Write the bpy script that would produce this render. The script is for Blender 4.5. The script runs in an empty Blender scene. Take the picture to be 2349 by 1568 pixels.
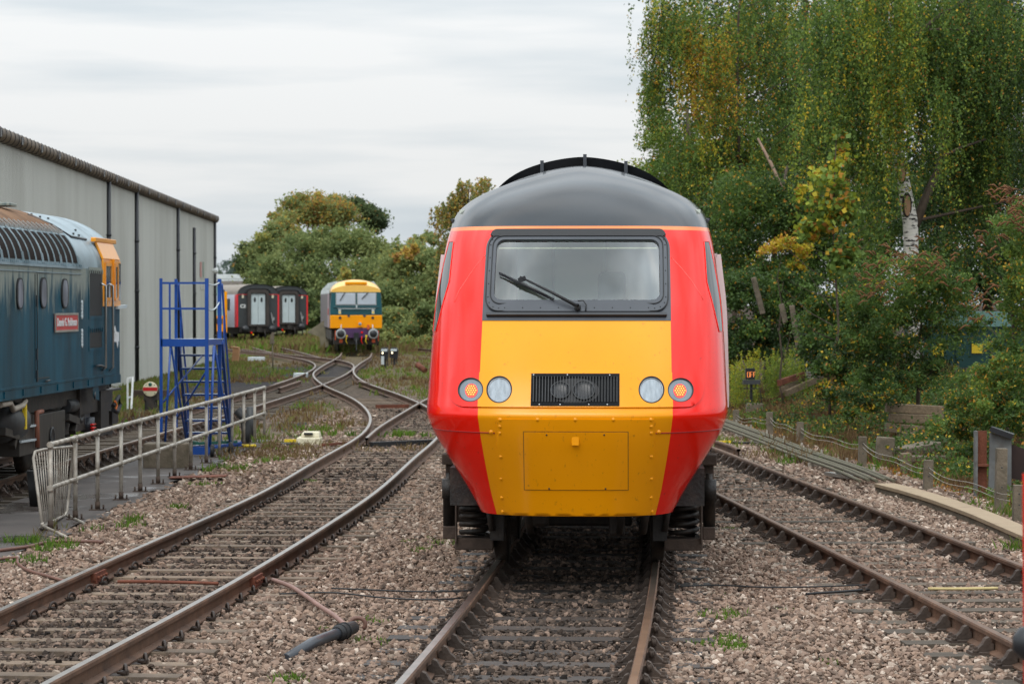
import bpy, bmesh, math, random
import numpy as np
from mathutils import Vector, Matrix, Euler, noise as mnoise
from mathutils.geometry import delaunay_2d_cdt
R = math.radians
random.seed(7); rng = np.random.default_rng(11)
S = bpy.context.scene
COL = S.collection

# ---------------------------------------------------------------- camera
F = 6250.0; UC = 1174.5; VC = 784.0; VH = 697.0; HC = 2.62      # lens in photo pixels, picture centre, horizon row, eye height
TH = math.atan((VC - VH) / F)
cam = bpy.data.cameras.new('camera'); cam_o = bpy.data.objects.new('camera', cam); COL.objects.link(cam_o)
cam.sensor_width = 36; cam.lens = 36 * F / 2349; cam.clip_start = 0.5; cam.clip_end = 3000
cam_o.location = (0, 0, HC); cam_o.rotation_euler = (math.pi / 2 - TH, 0, 0)
cam.dof.use_dof = True; cam.dof.focus_distance = 24.2; cam.dof.aperture_fstop = 6.3
S.camera = cam_o
S.view_settings.view_transform = 'Standard'; S.view_settings.look = 'None'
S.view_settings.exposure = 0.14; S.view_settings.gamma = 1.0
S.cycles.use_denoising = True
S.cycles.max_bounces = 8; S.cycles.transparent_max_bounces = 12

# ---------------------------------------------------------------- sky and sun (overcast)
W = bpy.data.worlds.new('World'); S.world = W; W.use_nodes = True
nt = W.node_tree; nt.nodes.clear(); N = nt.nodes.new; LK = nt.links.new
out = N('ShaderNodeOutputWorld'); bg = N('ShaderNodeBackground'); bg.inputs['Strength'].default_value = 0.1
sky = N('ShaderNodeTexSky'); sky.sky_type = 'NISHITA'; sky.sun_disc = False
SUN_EL, SUN_AZ = R(52), R(200)
sky.sun_elevation = SUN_EL; sky.sun_rotation = SUN_AZ; sky.air_density = 1.0; sky.dust_density = 2.0
tc = N('ShaderNodeTexCoord'); sep = N('ShaderNodeSeparateXYZ'); LK(tc.outputs['Generated'], sep.inputs[0])
stv = N('ShaderNodeVectorMath'); stv.operation = 'MULTIPLY'; stv.inputs[1].default_value = (5.0, 5.0, 46.0); LK(tc.outputs['Generated'], stv.inputs[0])
n1 = N('ShaderNodeTexNoise'); n1.inputs['Scale'].default_value = 1.0; n1.inputs['Detail'].default_value = 6; n1.inputs['Roughness'].default_value = 0.5
LK(stv.outputs[0], n1.inputs['Vector'])
st2 = N('ShaderNodeVectorMath'); st2.operation = 'MULTIPLY'; st2.inputs[1].default_value = (1.6, 1.6, 15.0); LK(tc.outputs['Generated'], st2.inputs[0])
n2 = N('ShaderNodeTexNoise'); n2.inputs['Scale'].default_value = 1.0; n2.inputs['Detail'].default_value = 3
LK(st2.outputs[0], n2.inputs['Vector'])
addn = N('ShaderNodeMath'); addn.operation = 'ADD'; LK(n1.outputs['Fac'], addn.inputs[0]); LK(n2.outputs['Fac'], addn.inputs[1])
half = N('ShaderNodeMath'); half.operation = 'MULTIPLY'; half.inputs[1].default_value = 0.5; LK(addn.outputs[0], half.inputs[0])
cr = N('ShaderNodeValToRGB'); LK(half.outputs[0], cr.inputs[0])
els = cr.color_ramp.elements
els[0].position = 0.40; els[0].color = (0.60, 0.675, 0.735, 1)
els[1].position = 0.60; els[1].color = (0.95, 0.962, 0.965, 1)
e = els.new(0.50); e.color = (0.735, 0.795, 0.835, 1)
# an overcast dome is brighter towards the zenith
gz = N('ShaderNodeMapRange'); gz.inputs['From Min'].default_value = 0.05; gz.inputs['From Max'].default_value = 1.0
gz.inputs['To Min'].default_value = 8.3; gz.inputs['To Max'].default_value = 25.0; LK(sep.outputs['Z'], gz.inputs['Value'])
# broad light and dark cloud masses higher up (they show as soft reflections in paint and rails)
n3 = N('ShaderNodeTexNoise'); n3.inputs['Scale'].default_value = 2.6; n3.inputs['Detail'].default_value = 4; LK(tc.outputs['Generated'], n3.inputs['Vector'])
m3 = N('ShaderNodeMapRange'); m3.inputs['From Min'].default_value = 0.36; m3.inputs['From Max'].default_value = 0.64; m3.inputs['To Min'].default_value = 0.55; m3.inputs['To Max'].default_value = 1.45; LK(n3.outputs['Fac'], m3.inputs['Value'])
w3 = N('ShaderNodeMapRange'); w3.inputs['From Min'].default_value = 0.12; w3.inputs['From Max'].default_value = 0.45; LK(sep.outputs['Z'], w3.inputs['Value'])
x3 = N('ShaderNodeMix'); x3.data_type = 'FLOAT'; x3.inputs['A'].default_value = 1.0; LK(w3.outputs[0], x3.inputs['Factor']); LK(m3.outputs[0], x3.inputs['B'])
g3 = N('ShaderNodeMath'); g3.operation = 'MULTIPLY'; LK(gz.outputs[0], g3.inputs[0]); LK(x3.outputs['Result'], g3.inputs[1]); gz = g3
cs = N('ShaderNodeVectorMath'); cs.operation = 'SCALE'; LK(cr.outputs['Color'], cs.inputs[0]); LK(gz.outputs[0], cs.inputs['Scale'])
mx = N('ShaderNodeMix'); mx.data_type = 'RGBA'; mx.inputs['Factor'].default_value = 0.94
LK(sky.outputs['Color'], mx.inputs['A']); LK(cs.outputs[0], mx.inputs['B'])
LK(mx.outputs['Result'], bg.inputs['Color']); LK(bg.outputs[0], out.inputs[0])
sun = bpy.data.lights.new('sun', 'SUN'); sun.energy = 1.0; sun.angle = R(25); sun.color = (1.0, 0.96, 0.9)
sun_o = bpy.data.objects.new('sun', sun); COL.objects.link(sun_o)
sd = Vector((math.sin(SUN_AZ) * math.cos(SUN_EL), math.cos(SUN_AZ) * math.cos(SUN_EL), math.sin(SUN_EL)))
sun_o.rotation_euler = sd.to_track_quat('Z', 'Y').to_euler()

# ---------------------------------------------------------------- measuring helpers (photo pixel -> place in the yard)
def G(u, v, z=0.0):
    Y = (HC - z) * F / (v - VH)
    return Vector(((u - UC) / F * Y, Y, z))
def P(u, v, Y):
    return Vector(((u - UC) / F * Y, Y, HC + (VH - v) / F * Y))

# ---------------------------------------------------------------- tagging helpers
def tag(o, label=None, cat=None, group=None, kind=None):
    if label: o['label'] = label
    if cat: o['category'] = cat
    if group: o['group'] = group
    if kind: o['kind'] = kind
    return o
def thing(name, label, cat, loc=(0, 0, 0), rz=0.0, group=None):
    o = bpy.data.objects.new(name, None); COL.objects.link(o); o.empty_display_size = 0.2
    o.location = loc; o.rotation_euler = (0, 0, rz)
    return tag(o, label, cat, group)
def copy_tree(o, parent=None):
    c = o.copy(); COL.objects.link(c)
    if parent is not None: c.parent = parent
    for ch in list(o.children): copy_tree(ch, c)
    return c

class MB:
    """Collects shapes and links them as ONE mesh object."""
    def __init__(s): s.v = []; s.f = []; s.m = []; s.sm = []
    def add(s, vs, fs, m=0, sm=False):
        b = len(s.v); s.v += [tuple(x) for x in vs]
        for f in fs: s.f.append([b + i for i in f]); s.m.append(m); s.sm.append(sm)
        return s
    def box(s, c, d, m=0, rz=0.0, ry=0.0, rx=0.0, taper=1.0):
        M = Euler((rx, ry, rz)).to_matrix(); c = Vector(c); vs = []
        for k in (-1, 1):
            t = taper if k > 0 else 1.0
            for (i, j) in ((-1, -1), (1, -1), (1, 1), (-1, 1)):
                vs.append(c + M @ Vector((i * d[0] / 2 * t, j * d[1] / 2 * t, k * d[2] / 2)))
        return s.add(vs, [(3, 2, 1, 0), (4, 5, 6, 7), (0, 1, 5, 4), (1, 2, 6, 5), (2, 3, 7, 6), (3, 0, 4, 7)], m)
    def bar(s, a, b, w, h=None, m=0):
        a = Vector(a); b = Vector(b); h = h or w; d = (b - a).normalized()
        up = Vector((0, 0, 1)) if abs(d.z) < 0.95 else Vector((0, 1, 0))
        x = d.cross(up).normalized(); y = x.cross(d).normalized(); vs = []
        for p in (a, b):
            for (i, j) in ((-1, -1), (1, -1), (1, 1), (-1, 1)): vs.append(p + x * i * w / 2 + y * j * h / 2)
        return s.add(vs, [(3, 2, 1, 0), (4, 5, 6, 7), (0, 1, 5, 4), (1, 2, 6, 5), (2, 3, 7, 6), (3, 0, 4, 7)], m)
    def tube(s, pts, r, n=8, m=0, cap=True):
        pts = [Vector(p) for p in pts]; k = len(pts)
        rs = r if isinstance(r, (list, tuple)) else [r] * k
        up = None; vs = []
        for i, p in enumerate(pts):
            d = (pts[min(i + 1, k - 1)] - pts[max(i - 1, 0)])
            d = d.normalized() if d.length > 1e-9 else Vector((0, 0, 1))
            if up is None: up = Vector((0, 0, 1)) if abs(d.z) < 0.9 else Vector((1, 0, 0))
            x = d.cross(up)
            if x.length < 1e-6: x = d.orthogonal()
            x.normalize(); y = x.cross(d).normalized(); up = y
            for j in range(n):
                a = 2 * math.pi * j / n; vs.append(p + (x * math.cos(a) + y * math.sin(a)) * rs[i])
        fs = [(i * n + j, i * n + (j + 1) % n, (i + 1) * n + (j + 1) % n, (i + 1) * n + j) for i in range(k - 1) for j in range(n)]
        s.add(vs, fs, m, True)
        if cap:
            b = len(s.v) - k * n
            s.f.append([b + j for j in range(n)][::-1]); s.m.append(m); s.sm.append(False)
            s.f.append([b + (k - 1) * n + j for j in range(n)]); s.m.append(m); s.sm.append(False)
        return s
    def cyl(s, a, b, r0, r1=None, n=16, m=0): return s.tube([a, b], [r0, r0 if r1 is None else r1], n, m)
    def lathe(s, c, axis, prof, n=20, m=0):
        """prof: (distance along axis, radius)"""
        c = Vector(c); a = Vector(axis).normalized(); x = a.orthogonal().normalized(); y = a.cross(x); vs = []
        for (d, r) in prof:
            for j in range(n):
                t = 2 * math.pi * j / n; vs.append(c + a * d + (x * math.cos(t) + y * math.sin(t)) * r)
        k = len(prof)
        fs = [(i * n + j, i * n + (j + 1) % n, (i + 1) * n + (j + 1) % n, (i + 1) * n + j) for i in range(k - 1) for j in range(n)]
        return s.add(vs, fs, m, True)
    def prism(s, poly, a, b, m=0, fn=None):
        """poly: 2D outline, swept from depth a to b; fn maps (x, y, depth) to a point"""
        n = len(poly); fn = fn or (lambda x, y, d: (x, d, y))
        vs = [fn(x, y, a) for x, y in poly] + [fn(x, y, b) for x, y in poly]
        fs = [list(range(n))[::-1], list(range(n, 2 * n))] + [(i, (i + 1) % n, n + (i + 1) % n, n + i) for i in range(n)]
        return s.add(vs, fs, m)
    def grid(s, rows, m=0, sm=True, close=False):
        nr = len(rows); nc = len(rows[0]); vs = [p for r in rows for p in r]; fs = []
        for i in range(nr - 1):
            for j in range(nc if close else nc - 1):
                j2 = (j + 1) % nc; fs.append((i * nc + j, i * nc + j2, (i + 1) * nc + j2, (i + 1) * nc + j))
        return s.add(vs, fs, m, sm)
    def build(s, name, mats, parent=None, fix=True, bevel=0.0, seg=2):
        me = bpy.data.meshes.new(name); me.from_pydata(s.v, [], s.f); me.update()
        if not isinstance(mats, (list, tuple)): mats = [mats]
        for q in mats: me.materials.append(q)
        me.polygons.foreach_set('material_index', s.m); me.polygons.foreach_set('use_smooth', s.sm)
        if fix:
            bm = bmesh.new(); bm.from_mesh(me); bmesh.ops.recalc_face_normals(bm, faces=bm.faces); bm.to_mesh(me); bm.free()
        o = bpy.data.objects.new(name, me); COL.objects.link(o)
        if parent is not None: o.parent = parent
        if bevel:
            b = o.modifiers.new('bevel', 'BEVEL'); b.width = bevel; b.segments = seg; b.limit_method = 'ANGLE'; b.angle_limit = R(40)
        return o
def mesh_np(name, V, Fc, mat, parent=None, tone=None, smooth=False, mat_idx=None):
    """V (n,3), Fc (m,k) all of one size, tone (m,) stored on faces"""
    me = bpy.data.meshes.new(name); n = len(V); m, k = Fc.shape
    me.vertices.add(n); me.vertices.foreach_set('co', np.ascontiguousarray(V, np.float32).ravel())
    me.loops.add(m * k); me.loops.foreach_set('vertex_index', np.ascontiguousarray(Fc, np.int32).ravel())
    me.polygons.add(m); me.polygons.foreach_set('loop_start', np.arange(0, m * k, k, dtype=np.int32))
    me.polygons.foreach_set('loop_total', np.full(m, k, np.int32))
    mats = mat if isinstance(mat, (list, tuple)) else [mat]
    for q in mats: me.materials.append(q)
    if mat_idx is not None: me.polygons.foreach_set('material_index', np.ascontiguousarray(mat_idx, np.int32))
    me.polygons.foreach_set('use_smooth', np.full(m, smooth, bool))
    if tone is not None:
        a = me.attributes.new('tone', 'FLOAT', 'FACE'); a.data.foreach_set('value', np.ascontiguousarray(tone, np.float32))
    me.update(calc_edges=True)
    o = bpy.data.objects.new(name, me); COL.objects.link(o)
    if parent is not None: o.parent = parent
    return o
def text_mesh(name, body, size, mat, parent, fn, depth=0.004, sx=1.0, spacing=1.0, bold=0.0):
    cu = bpy.data.curves.new(name, 'FONT'); cu.body = body; cu.size = size; cu.align_x = 'CENTER'; cu.align_y = 'CENTER'
    cu.extrude = depth; cu.offset = bold; cu.space_character = spacing
    t = bpy.data.objects.new('t', cu); COL.objects.link(t); bpy.context.view_layer.update()
    me = bpy.data.meshes.new_from_object(t.evaluated_get(bpy.context.evaluated_depsgraph_get()))
    bpy.data.objects.remove(t); bpy.data.curves.remove(cu)
    for v in me.vertices: v.co = fn(v.co.x * sx, v.co.y, v.co.z)
    me.materials.clear(); me.materials.append(mat); me.name = name
    o = bpy.data.objects.new(name, me); COL.objects.link(o); o.parent = parent
    return o

# ---------------------------------------------------------------- materials
def lin(r, g, b):
    f = lambda c: (c / 255) / 12.92 if c <= 10 else (((c / 255) + 0.055) / 1.055) ** 2.4
    return (f(r), f(g), f(b))
def mat(name, rgb, rough=0.5, metal=0.0, coat=0.0, var=0.12, scale=3.0, bump=0.0, bscale=30.0, dirt=None, dscale=2.0, damt=0.5, stretch=None, spec=0.5, coatr=0.05):
    m = bpy.data.materials.new(name); m.use_nodes = True; t = m.node_tree; n = t.nodes; l = t.links
    b = n['Principled BSDF']; b.inputs['Roughness'].default_value = rough; b.inputs['Metallic'].default_value = metal
    b.inputs['Coat Weight'].default_value = coat; b.inputs['Coat Roughness'].default_value = coatr
    b.inputs['Specular IOR Level'].default_value = spec
    co = n.new('ShaderNodeTexCoord'); src = co.outputs['Object']
    if stretch:
        vm = n.new('ShaderNodeVectorMath'); vm.operation = 'MULTIPLY'; vm.inputs[1].default_value = stretch; l.new(src, vm.inputs[0]); src = vm.outputs[0]
    tx = n.new('ShaderNodeTexNoise'); tx.inputs['Scale'].default_value = scale; tx.inputs['Detail'].default_value = 5; l.new(src, tx.inputs['Vector'])
    rp = n.new('ShaderNodeValToRGB'); e = rp.color_ramp.elements
    e[0].position = 0.3; e[1].position = 0.7
    e[0].color = tuple(c * (1 - var) for c in rgb) + (1,); e[1].color = tuple(min(1, c * (1 + var)) for c in rgb) + (1,)
    l.new(tx.outputs['Fac'], rp.inputs[0]); colr = rp.outputs['Color']
    if dirt:
        t2 = n.new('ShaderNodeTexNoise'); t2.inputs['Scale'].default_value = dscale; t2.inputs['Detail'].default_value = 8; t2.inputs['Roughness'].default_value = 0.65
        l.new(src, t2.inputs['Vector'])
        r2 = n.new('ShaderNodeValToRGB'); r2.color_ramp.elements[0].position = 0.62 - damt * 0.35; r2.color_ramp.elements[1].position = 0.75 - damt * 0.1
        l.new(t2.outputs['Fac'], r2.inputs[0])
        mxx = n.new('ShaderNodeMix'); mxx.data_type = 'RGBA'; mxx.inputs['B'].default_value = tuple(dirt) + (1,)
        l.new(r2.outputs['Color'], mxx.inputs['Factor']); l.new(colr, mxx.inputs['A']); colr = mxx.outputs['Result']
    l.new(colr, b.inputs['Base Color'])
    if bump:
        t3 = n.new('ShaderNodeTexNoise'); t3.inputs['Scale'].default_value = bscale; t3.inputs['Detail'].default_value = 4; l.new(src, t3.inputs['Vector'])
        bp = n.new('ShaderNodeBump'); bp.inputs['Strength'].default_value = min(1, bump); bp.inputs['Distance'].default_value = 0.02
        l.new(t3.outputs['Fac'], bp.inputs['Height']); l.new(bp.outputs['Normal'], b.inputs['Normal'])
    return m
def vary(m, lo, hi):
    """a little difference from piece to piece"""
    t = m.node_tree; n = t.nodes; l = t.links; b = n['Principled BSDF']; s = b.inputs['Base Color'].links[0].from_socket
    oi = n.new('ShaderNodeObjectInfo'); mr = n.new('ShaderNodeMapRange'); mr.inputs['To Min'].default_value = lo; mr.inputs['To Max'].default_value = hi; l.new(oi.outputs['Random'], mr.inputs['Value'])
    vs = n.new('ShaderNodeVectorMath'); vs.operation = 'SCALE'; l.new(s, vs.inputs[0]); l.new(mr.outputs[0], vs.inputs['Scale']); l.new(vs.outputs[0], b.inputs['Base Color'])
def emit(name, rgb, strength):
    m = mat(name, rgb, 0.4); b = m.node_tree.nodes['Principled BSDF']
    b.inputs['Emission Color'].default_value = tuple(rgb) + (1,); b.inputs['Emission Strength'].default_value = strength
    return m
def tone_mat(name, stops, rough=0.6, trans=0.3, spec=0.3):
    """colour from the per-face 'tone' value through a ramp; a little light shines through (leaves)"""
    m = bpy.data.materials.new(name); m.use_nodes = True; t = m.node_tree; n = t.nodes; l = t.links
    b = n['Principled BSDF']; b.inputs['Roughness'].default_value = rough; b.inputs['Specular IOR Level'].default_value = spec
    a = n.new('ShaderNodeAttribute'); a.attribute_name = 'tone'
    rp = n.new('ShaderNodeValToRGB'); l.new(a.outputs['Fac'], rp.inputs[0]); els = rp.color_ramp.elements
    for i, (p, c) in enumerate(stops):
        e = els[i] if i < 2 else els.new(p)
        e.position = p; e.color = tuple(c) + (1,)
    l.new(rp.outputs['Color'], b.inputs['Base Color'])
    if trans:
        tr = n.new('ShaderNodeBsdfTranslucent'); l.new(rp.outputs['Color'], tr.inputs['Color'])
        mxs = n.new('ShaderNodeMixShader'); mxs.inputs[0].default_value = trans
        l.new(b.outputs[0], mxs.inputs[1]); l.new(tr.outputs[0], mxs.inputs[2]); l.new(mxs.outputs[0], n['Material Output'].inputs[0])
    return m
def glass_mat(name, tint, refl=0.25, rough=0.02):
    m = bpy.data.materials.new(name); m.use_nodes = True; t = m.node_tree; n = t.nodes; l = t.links
    n.remove(n['Principled BSDF'])
    tr = n.new('ShaderNodeBsdfTransparent'); tr.inputs[0].default_value = tuple(tint) + (1,)
    gl = n.new('ShaderNodeBsdfGlossy'); gl.inputs['Roughness'].default_value = rough; gl.inputs['Color'].default_value = (0.95, 0.97, 0.96, 1)
    fr = n.new('ShaderNodeFresnel'); fr.inputs[0].default_value = 1.5
    mp = n.new('ShaderNodeMapRange'); mp.inputs['From Min'].default_value = 0.0; mp.inputs['From Max'].default_value = 1.0
    mp.inputs['To Min'].default_value = refl; mp.inputs['To Max'].default_value = 1.0; l.new(fr.outputs[0], mp.inputs['Value'])
    mxs = n.new('ShaderNodeMixShader'); l.new(mp.outputs[0], mxs.inputs[0]); l.new(tr.outputs[0], mxs.inputs[1]); l.new(gl.outputs[0], mxs.inputs[2])
    l.new(mxs.outputs[0], n['Material Output'].inputs[0])
    return m

M = {}
M['red'] = mat('red_gloss_paint', (0.84, 0.010, 0.002), 0.13, spec=0.42, coat=0.0, var=0.06, scale=1.5, bump=0.03, bscale=2.5, dirt=(0.36, 0.02, 0.01), dscale=24, damt=0.02)
M['yellow'] = mat('yellow_gloss_paint', (0.86, 0.318, 0.001), 0.22, spec=0.34, coat=0.0, var=0.05, scale=1.5, coatr=0.12, dirt=(0.42, 0.15, 0.01), dscale=26, damt=0.02, stretch=(1, 1, .45))
M['orange_line'] = mat('orange_stripe_paint', (0.85, 0.20, 0.03), 0.3, coat=0.4)
M['roof_black'] = mat('dark_grey_roof_paint', (0.010, 0.014, 0.019), 0.15, var=0.3, scale=1.4, bump=0.10, bscale=1.6, spec=0.36)
M['black'] = mat('black_paint', (0.018, 0.019, 0.022), 0.35, var=0.2)
M['charcoal'] = mat('charcoal_paint', (0.045, 0.050, 0.060), 0.38, var=0.12, coat=0.1)
M['rubber'] = mat('black_rubber', (0.012, 0.012, 0.013), 0.6)
M['grime'] = mat('oily_black_grime', (0.020, 0.017, 0.015), 0.55, var=0.4, scale=6, dirt=(0.06, 0.042, 0.03), dscale=5, damt=0.45, bump=0.3)
M['rustbrown'] = mat('brown_brake_dust', (0.065, 0.042, 0.030), 0.8, var=0.3, scale=8, bump=0.3)
M['rail_side'] = mat('rusty_rail_web', (0.115, 0.060, 0.034), 0.8, var=0.35, scale=4, bump=0.3, dirt=(0.06, 0.034, 0.022), dscale=1.5, damt=0.4)
M['rail_top'] = mat('polished_rail_head', (0.36, 0.32, 0.28), 0.30, metal=1.0, var=0.2, scale=6)
M['rail_top_dull'] = mat('rusty_rail_head', (0.16, 0.085, 0.05), 0.42, metal=0.55, var=0.3, scale=3)
M['rail_top_worn'] = mat('worn_rail_head', (0.26, 0.21, 0.17), 0.32, metal=0.85, var=0.25, scale=4)
M['iron'] = mat('rusty_cast_iron', (0.062, 0.042, 0.031), 0.8, var=0.35, scale=10, bump=0.4)
M['clip'] = mat('dark_spring_steel', (0.045, 0.032, 0.026), 0.55, metal=0.3, var=0.3)
M['concrete_slp'] = mat('weathered_concrete_sleeper', lin(128, 110, 92), 0.85, var=0.25, scale=5, bump=0.4, dirt=lin(86, 72, 60), dscale=3, damt=0.6)
M['timber_slp'] = mat('grey_timber_sleeper', lin(104, 92, 78), 0.85, var=0.3, scale=4, stretch=(1, 14, 14), bump=0.5, bscale=8, dirt=lin(62, 54, 46), dscale=2, damt=0.5)
M['timber_dark'] = mat('oily_timber_sleeper', lin(58, 52, 48), 0.6, var=0.3, scale=4, stretch=(1, 14, 14), bump=0.4, bscale=8)
for k_ in ('concrete_slp', 'timber_slp', 'timber_dark', 'iron'): vary(M[k_], .62, 1.12)
M['galv'] = mat('galvanised_steel_tube', lin(176, 169, 158), 0.5, metal=0.15, var=0.18, scale=5, dirt=lin(112, 98, 82), dscale=4, damt=0.45, bump=0.12)
M['blue'] = mat('blue_painted_steel', (0.006, 0.062, 0.30), 0.38, var=0.15, coat=0.2)
M['grille_dark'] = mat('black_grille_metal', (0.009, 0.010, 0.011), 0.75, var=0.25, scale=8, spec=0.15)
M['bluetop'] = mat('worn_pale_steel_tread', lin(170, 178, 186), 0.45, metal=0.3, var=0.2)
M['teal'] = None
M['white'] = mat('white_paint', (0.74, 0.75, 0.74), 0.4, var=0.06, coat=0.2)
M['offwhite'] = mat('cream_plastic', lin(214, 205, 176), 0.55, var=0.12, scale=6, dirt=lin(150, 140, 110), dscale=6, damt=0.35)
M['grey'] = mat('mid_grey_paint', lin(150, 152, 152), 0.5, var=0.1)
M['lightgrey'] = mat('light_grey_paint', lin(190, 198, 200), 0.45, var=0.06)
M['darkgrey'] = mat('dark_grey_paint', lin(62, 64, 66), 0.5, var=0.15, dirt=lin(48, 44, 40), dscale=2, damt=0.4)
M['steel'] = mat('bare_steel', (0.45, 0.45, 0.44), 0.35, metal=0.9, var=0.15)
M['concrete'] = mat('old_concrete', lin(112, 101, 86), 0.9, var=0.22, scale=6, bump=0.5, dirt=lin(78, 72, 58), dscale=5, damt=0.45)
M['rust'] = mat('red_brown_rust', lin(104, 58, 40), 0.85, var=0.35, scale=6, bump=0.4)
M['wood'] = mat('weathered_wood', lin(112, 96, 76), 0.85, var=0.3, scale=3, stretch=(10, 1, 10), bump=0.5, bscale=10)
M['sign_yellow'] = mat('yellow_sign', (0.80, 0.56, 0.02), 0.45, var=0.05)
M['glass'] = glass_mat('cab_glass', (0.80, 0.86, 0.84), 0.20)
M['darkglass'] = mat('dark_window_glass', (0.02, 0.025, 0.026), 0.06, spec=0.8, var=0.1)
# ---------------------------------------------------------------- track geometry, measured on the ground
ZR = 0.17                                                             # rail top above the sleepers
def D(pts, z=ZR): return np.array([[*G(u, v, z)[:2]] for u, v in pts])
def resample(p, step):
    d = np.r_[0, np.cumsum(np.hypot(*np.diff(p, axis=0).T))]; n = max(2, int(round(d[-1] / step)) + 1); s = np.linspace(0, d[-1], n)
    return np.c_[np.interp(s, d, p[:, 0]), np.interp(s, d, p[:, 1])]
def smooth(p, step=0.7, k=4, it=2):
    p = resample(p, step); n = len(p)
    for _ in range(it):
        q = p.copy()
        for i in range(n):
            w = min(k, i, n - 1 - i); q[i] = p[i - w:i + w + 1].mean(0)
        p = q
    return p
def extend(p, a=0.0, b=0.0):
    p = list(map(np.array, p))
    if a: d = p[0] - p[min(4, len(p) - 1)]; p.insert(0, p[0] + d / np.hypot(*d) * a)
    if b: d = p[-1] - p[max(-5, -len(p))]; p.append(p[-1] + d / np.hypot(*d) * b)
    return np.array(p)
pA = [(0, 1395.9), (220, 1297), (396, 1220), (602.8, 1131.9), (712.8, 1061.7), (767.4, 1032.8), (809.3, 1011.8), (836.6, 993), (851.3, 969.9), (852.3, 955.2), (840.8, 936.3), (819.8, 918.5), (798.9, 907), (767.4, 894.4), (740, 882.2), (721.2, 867.1), (716, 856.6), (723.3, 849.3), (744.3, 835.7), (765.3, 825.2), (780, 815.7), (784, 808)]
pB = [(94.6, 1567.5), (264, 1479.5), (440, 1391.5), (611.6, 1290.3), (704, 1233), (862.4, 1131.9), (966.6, 1032.8), (1010.7, 1003.4), (1013, 965), (989.7, 936.3), (962.4, 922.7), (924.7, 907), (882.7, 892.3), (847, 880.8), (826, 870.3), (812.5, 858.7), (809.3, 849.3), (814.6, 841), (832.4, 828.3), (849.2, 818.9), (853, 809)]
pTL = [(274, 972), (414, 942), (608, 888), (660.4, 871.3), (712.8, 850.3), (725.4, 839.8), (721.2, 832.5), (704.4, 825), (673, 818.9), (631, 811.5), (553.4, 803.8), (520, 800)]
pTR = [(230.6, 1032.6), (448.7, 970), (536.7, 945.8), (610, 923.7), (673, 903.8), (740, 882.2), (788.4, 860.8), (809.3, 847.2), (813.5, 837.7), (807, 832.5), (786.2, 826.2), (767.4, 823), (694, 815.7), (631, 809.4), (553, 800)]
pD1 = [(840.8, 1003.4), (866, 980.4), (914.2, 951), (962.4, 922.7), (988.6, 909), (1040, 880)]
pC1 = [(736, 820), (704.4, 811.5), (664.6, 801), (640, 796)]
pC2 = [(631, 809.4), (607, 804), (589, 799), (575, 795.5)]
pF1 = [(1040, 798.5), (999.7, 795.7), (935.9, 789.8), (868, 783.9), (760, 778.5), (690, 775)]
pF2 = [(1040, 806), (998, 801.5), (868, 790.5), (749.5, 799 - 12), (690, 782)]
A = smooth(extend(D(pA), 14), 0.7, 4, 2); B = smooth(extend(D(pB), 10), 0.7, 4, 2)
TL = smooth(extend(D(pTL), 30), 0.7, 4, 2); TR = smooth(extend(D(pTR), 24), 0.7, 4, 2)
D1 = smooth(D(pD1), 0.7, 3, 1)
def center_from_heading(x0, y0, h, ya, yb):
    ys = np.arange(ya, yb, 0.5); hh = h(ys); X = np.concatenate([[0], np.cumsum(0.5 * (hh[1:] + hh[:-1]) * 0.5)])
    return np.c_[X - np.interp(y0, ys, X) + x0, ys]
C1 = center_from_heading(0.625, 26.1, lambda y: np.maximum(-0.10, 0.075 - 0.0024 * (y - 20)), 8.0, 100)
def offset(p, d):
    t = np.gradient(p, axis=0); t /= np.hypot(*t.T)[:, None]; return p + np.c_[t[:, 1], -t[:, 0]] * d
R1L, R1R = offset(C1, -0.7525), offset(C1, 0.7525)
R2a = D([(1642.7, 1126.3), (1829.3, 1222.8), (2023.8, 1322), (2218, 1413.5), (2331, 1472)])
R2b = D([(1642.7, 1027.6), (1829.4, 1104), (2023.8, 1174.3), (2218, 1246.2), (2346.6, 1296.8)])
fa = np.polyfit(R2a[:, 1], R2a[:, 0], 1); fb = np.polyfit(R2b[:, 1], R2b[:, 0], 1)
ys = np.arange(9, 95, 0.7); xm = (np.polyval(fa, ys) + np.polyval(fb, ys)) / 2
C2 = np.c_[xm, ys]; R2L, R2R = offset(C2, -0.7525), offset(C2, 0.7525)
def mid(p, q):
    a = resample(p, 0.5); out = []
    for x in a: out.append((x + q[np.argmin(((q - x) ** 2).sum(1))]) / 2)
    return smooth(np.array(out), 0.5, 4, 1)
CL = mid(A, resample(B, 0.2)); CT = mid(TR, resample(TL, 0.2))

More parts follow.
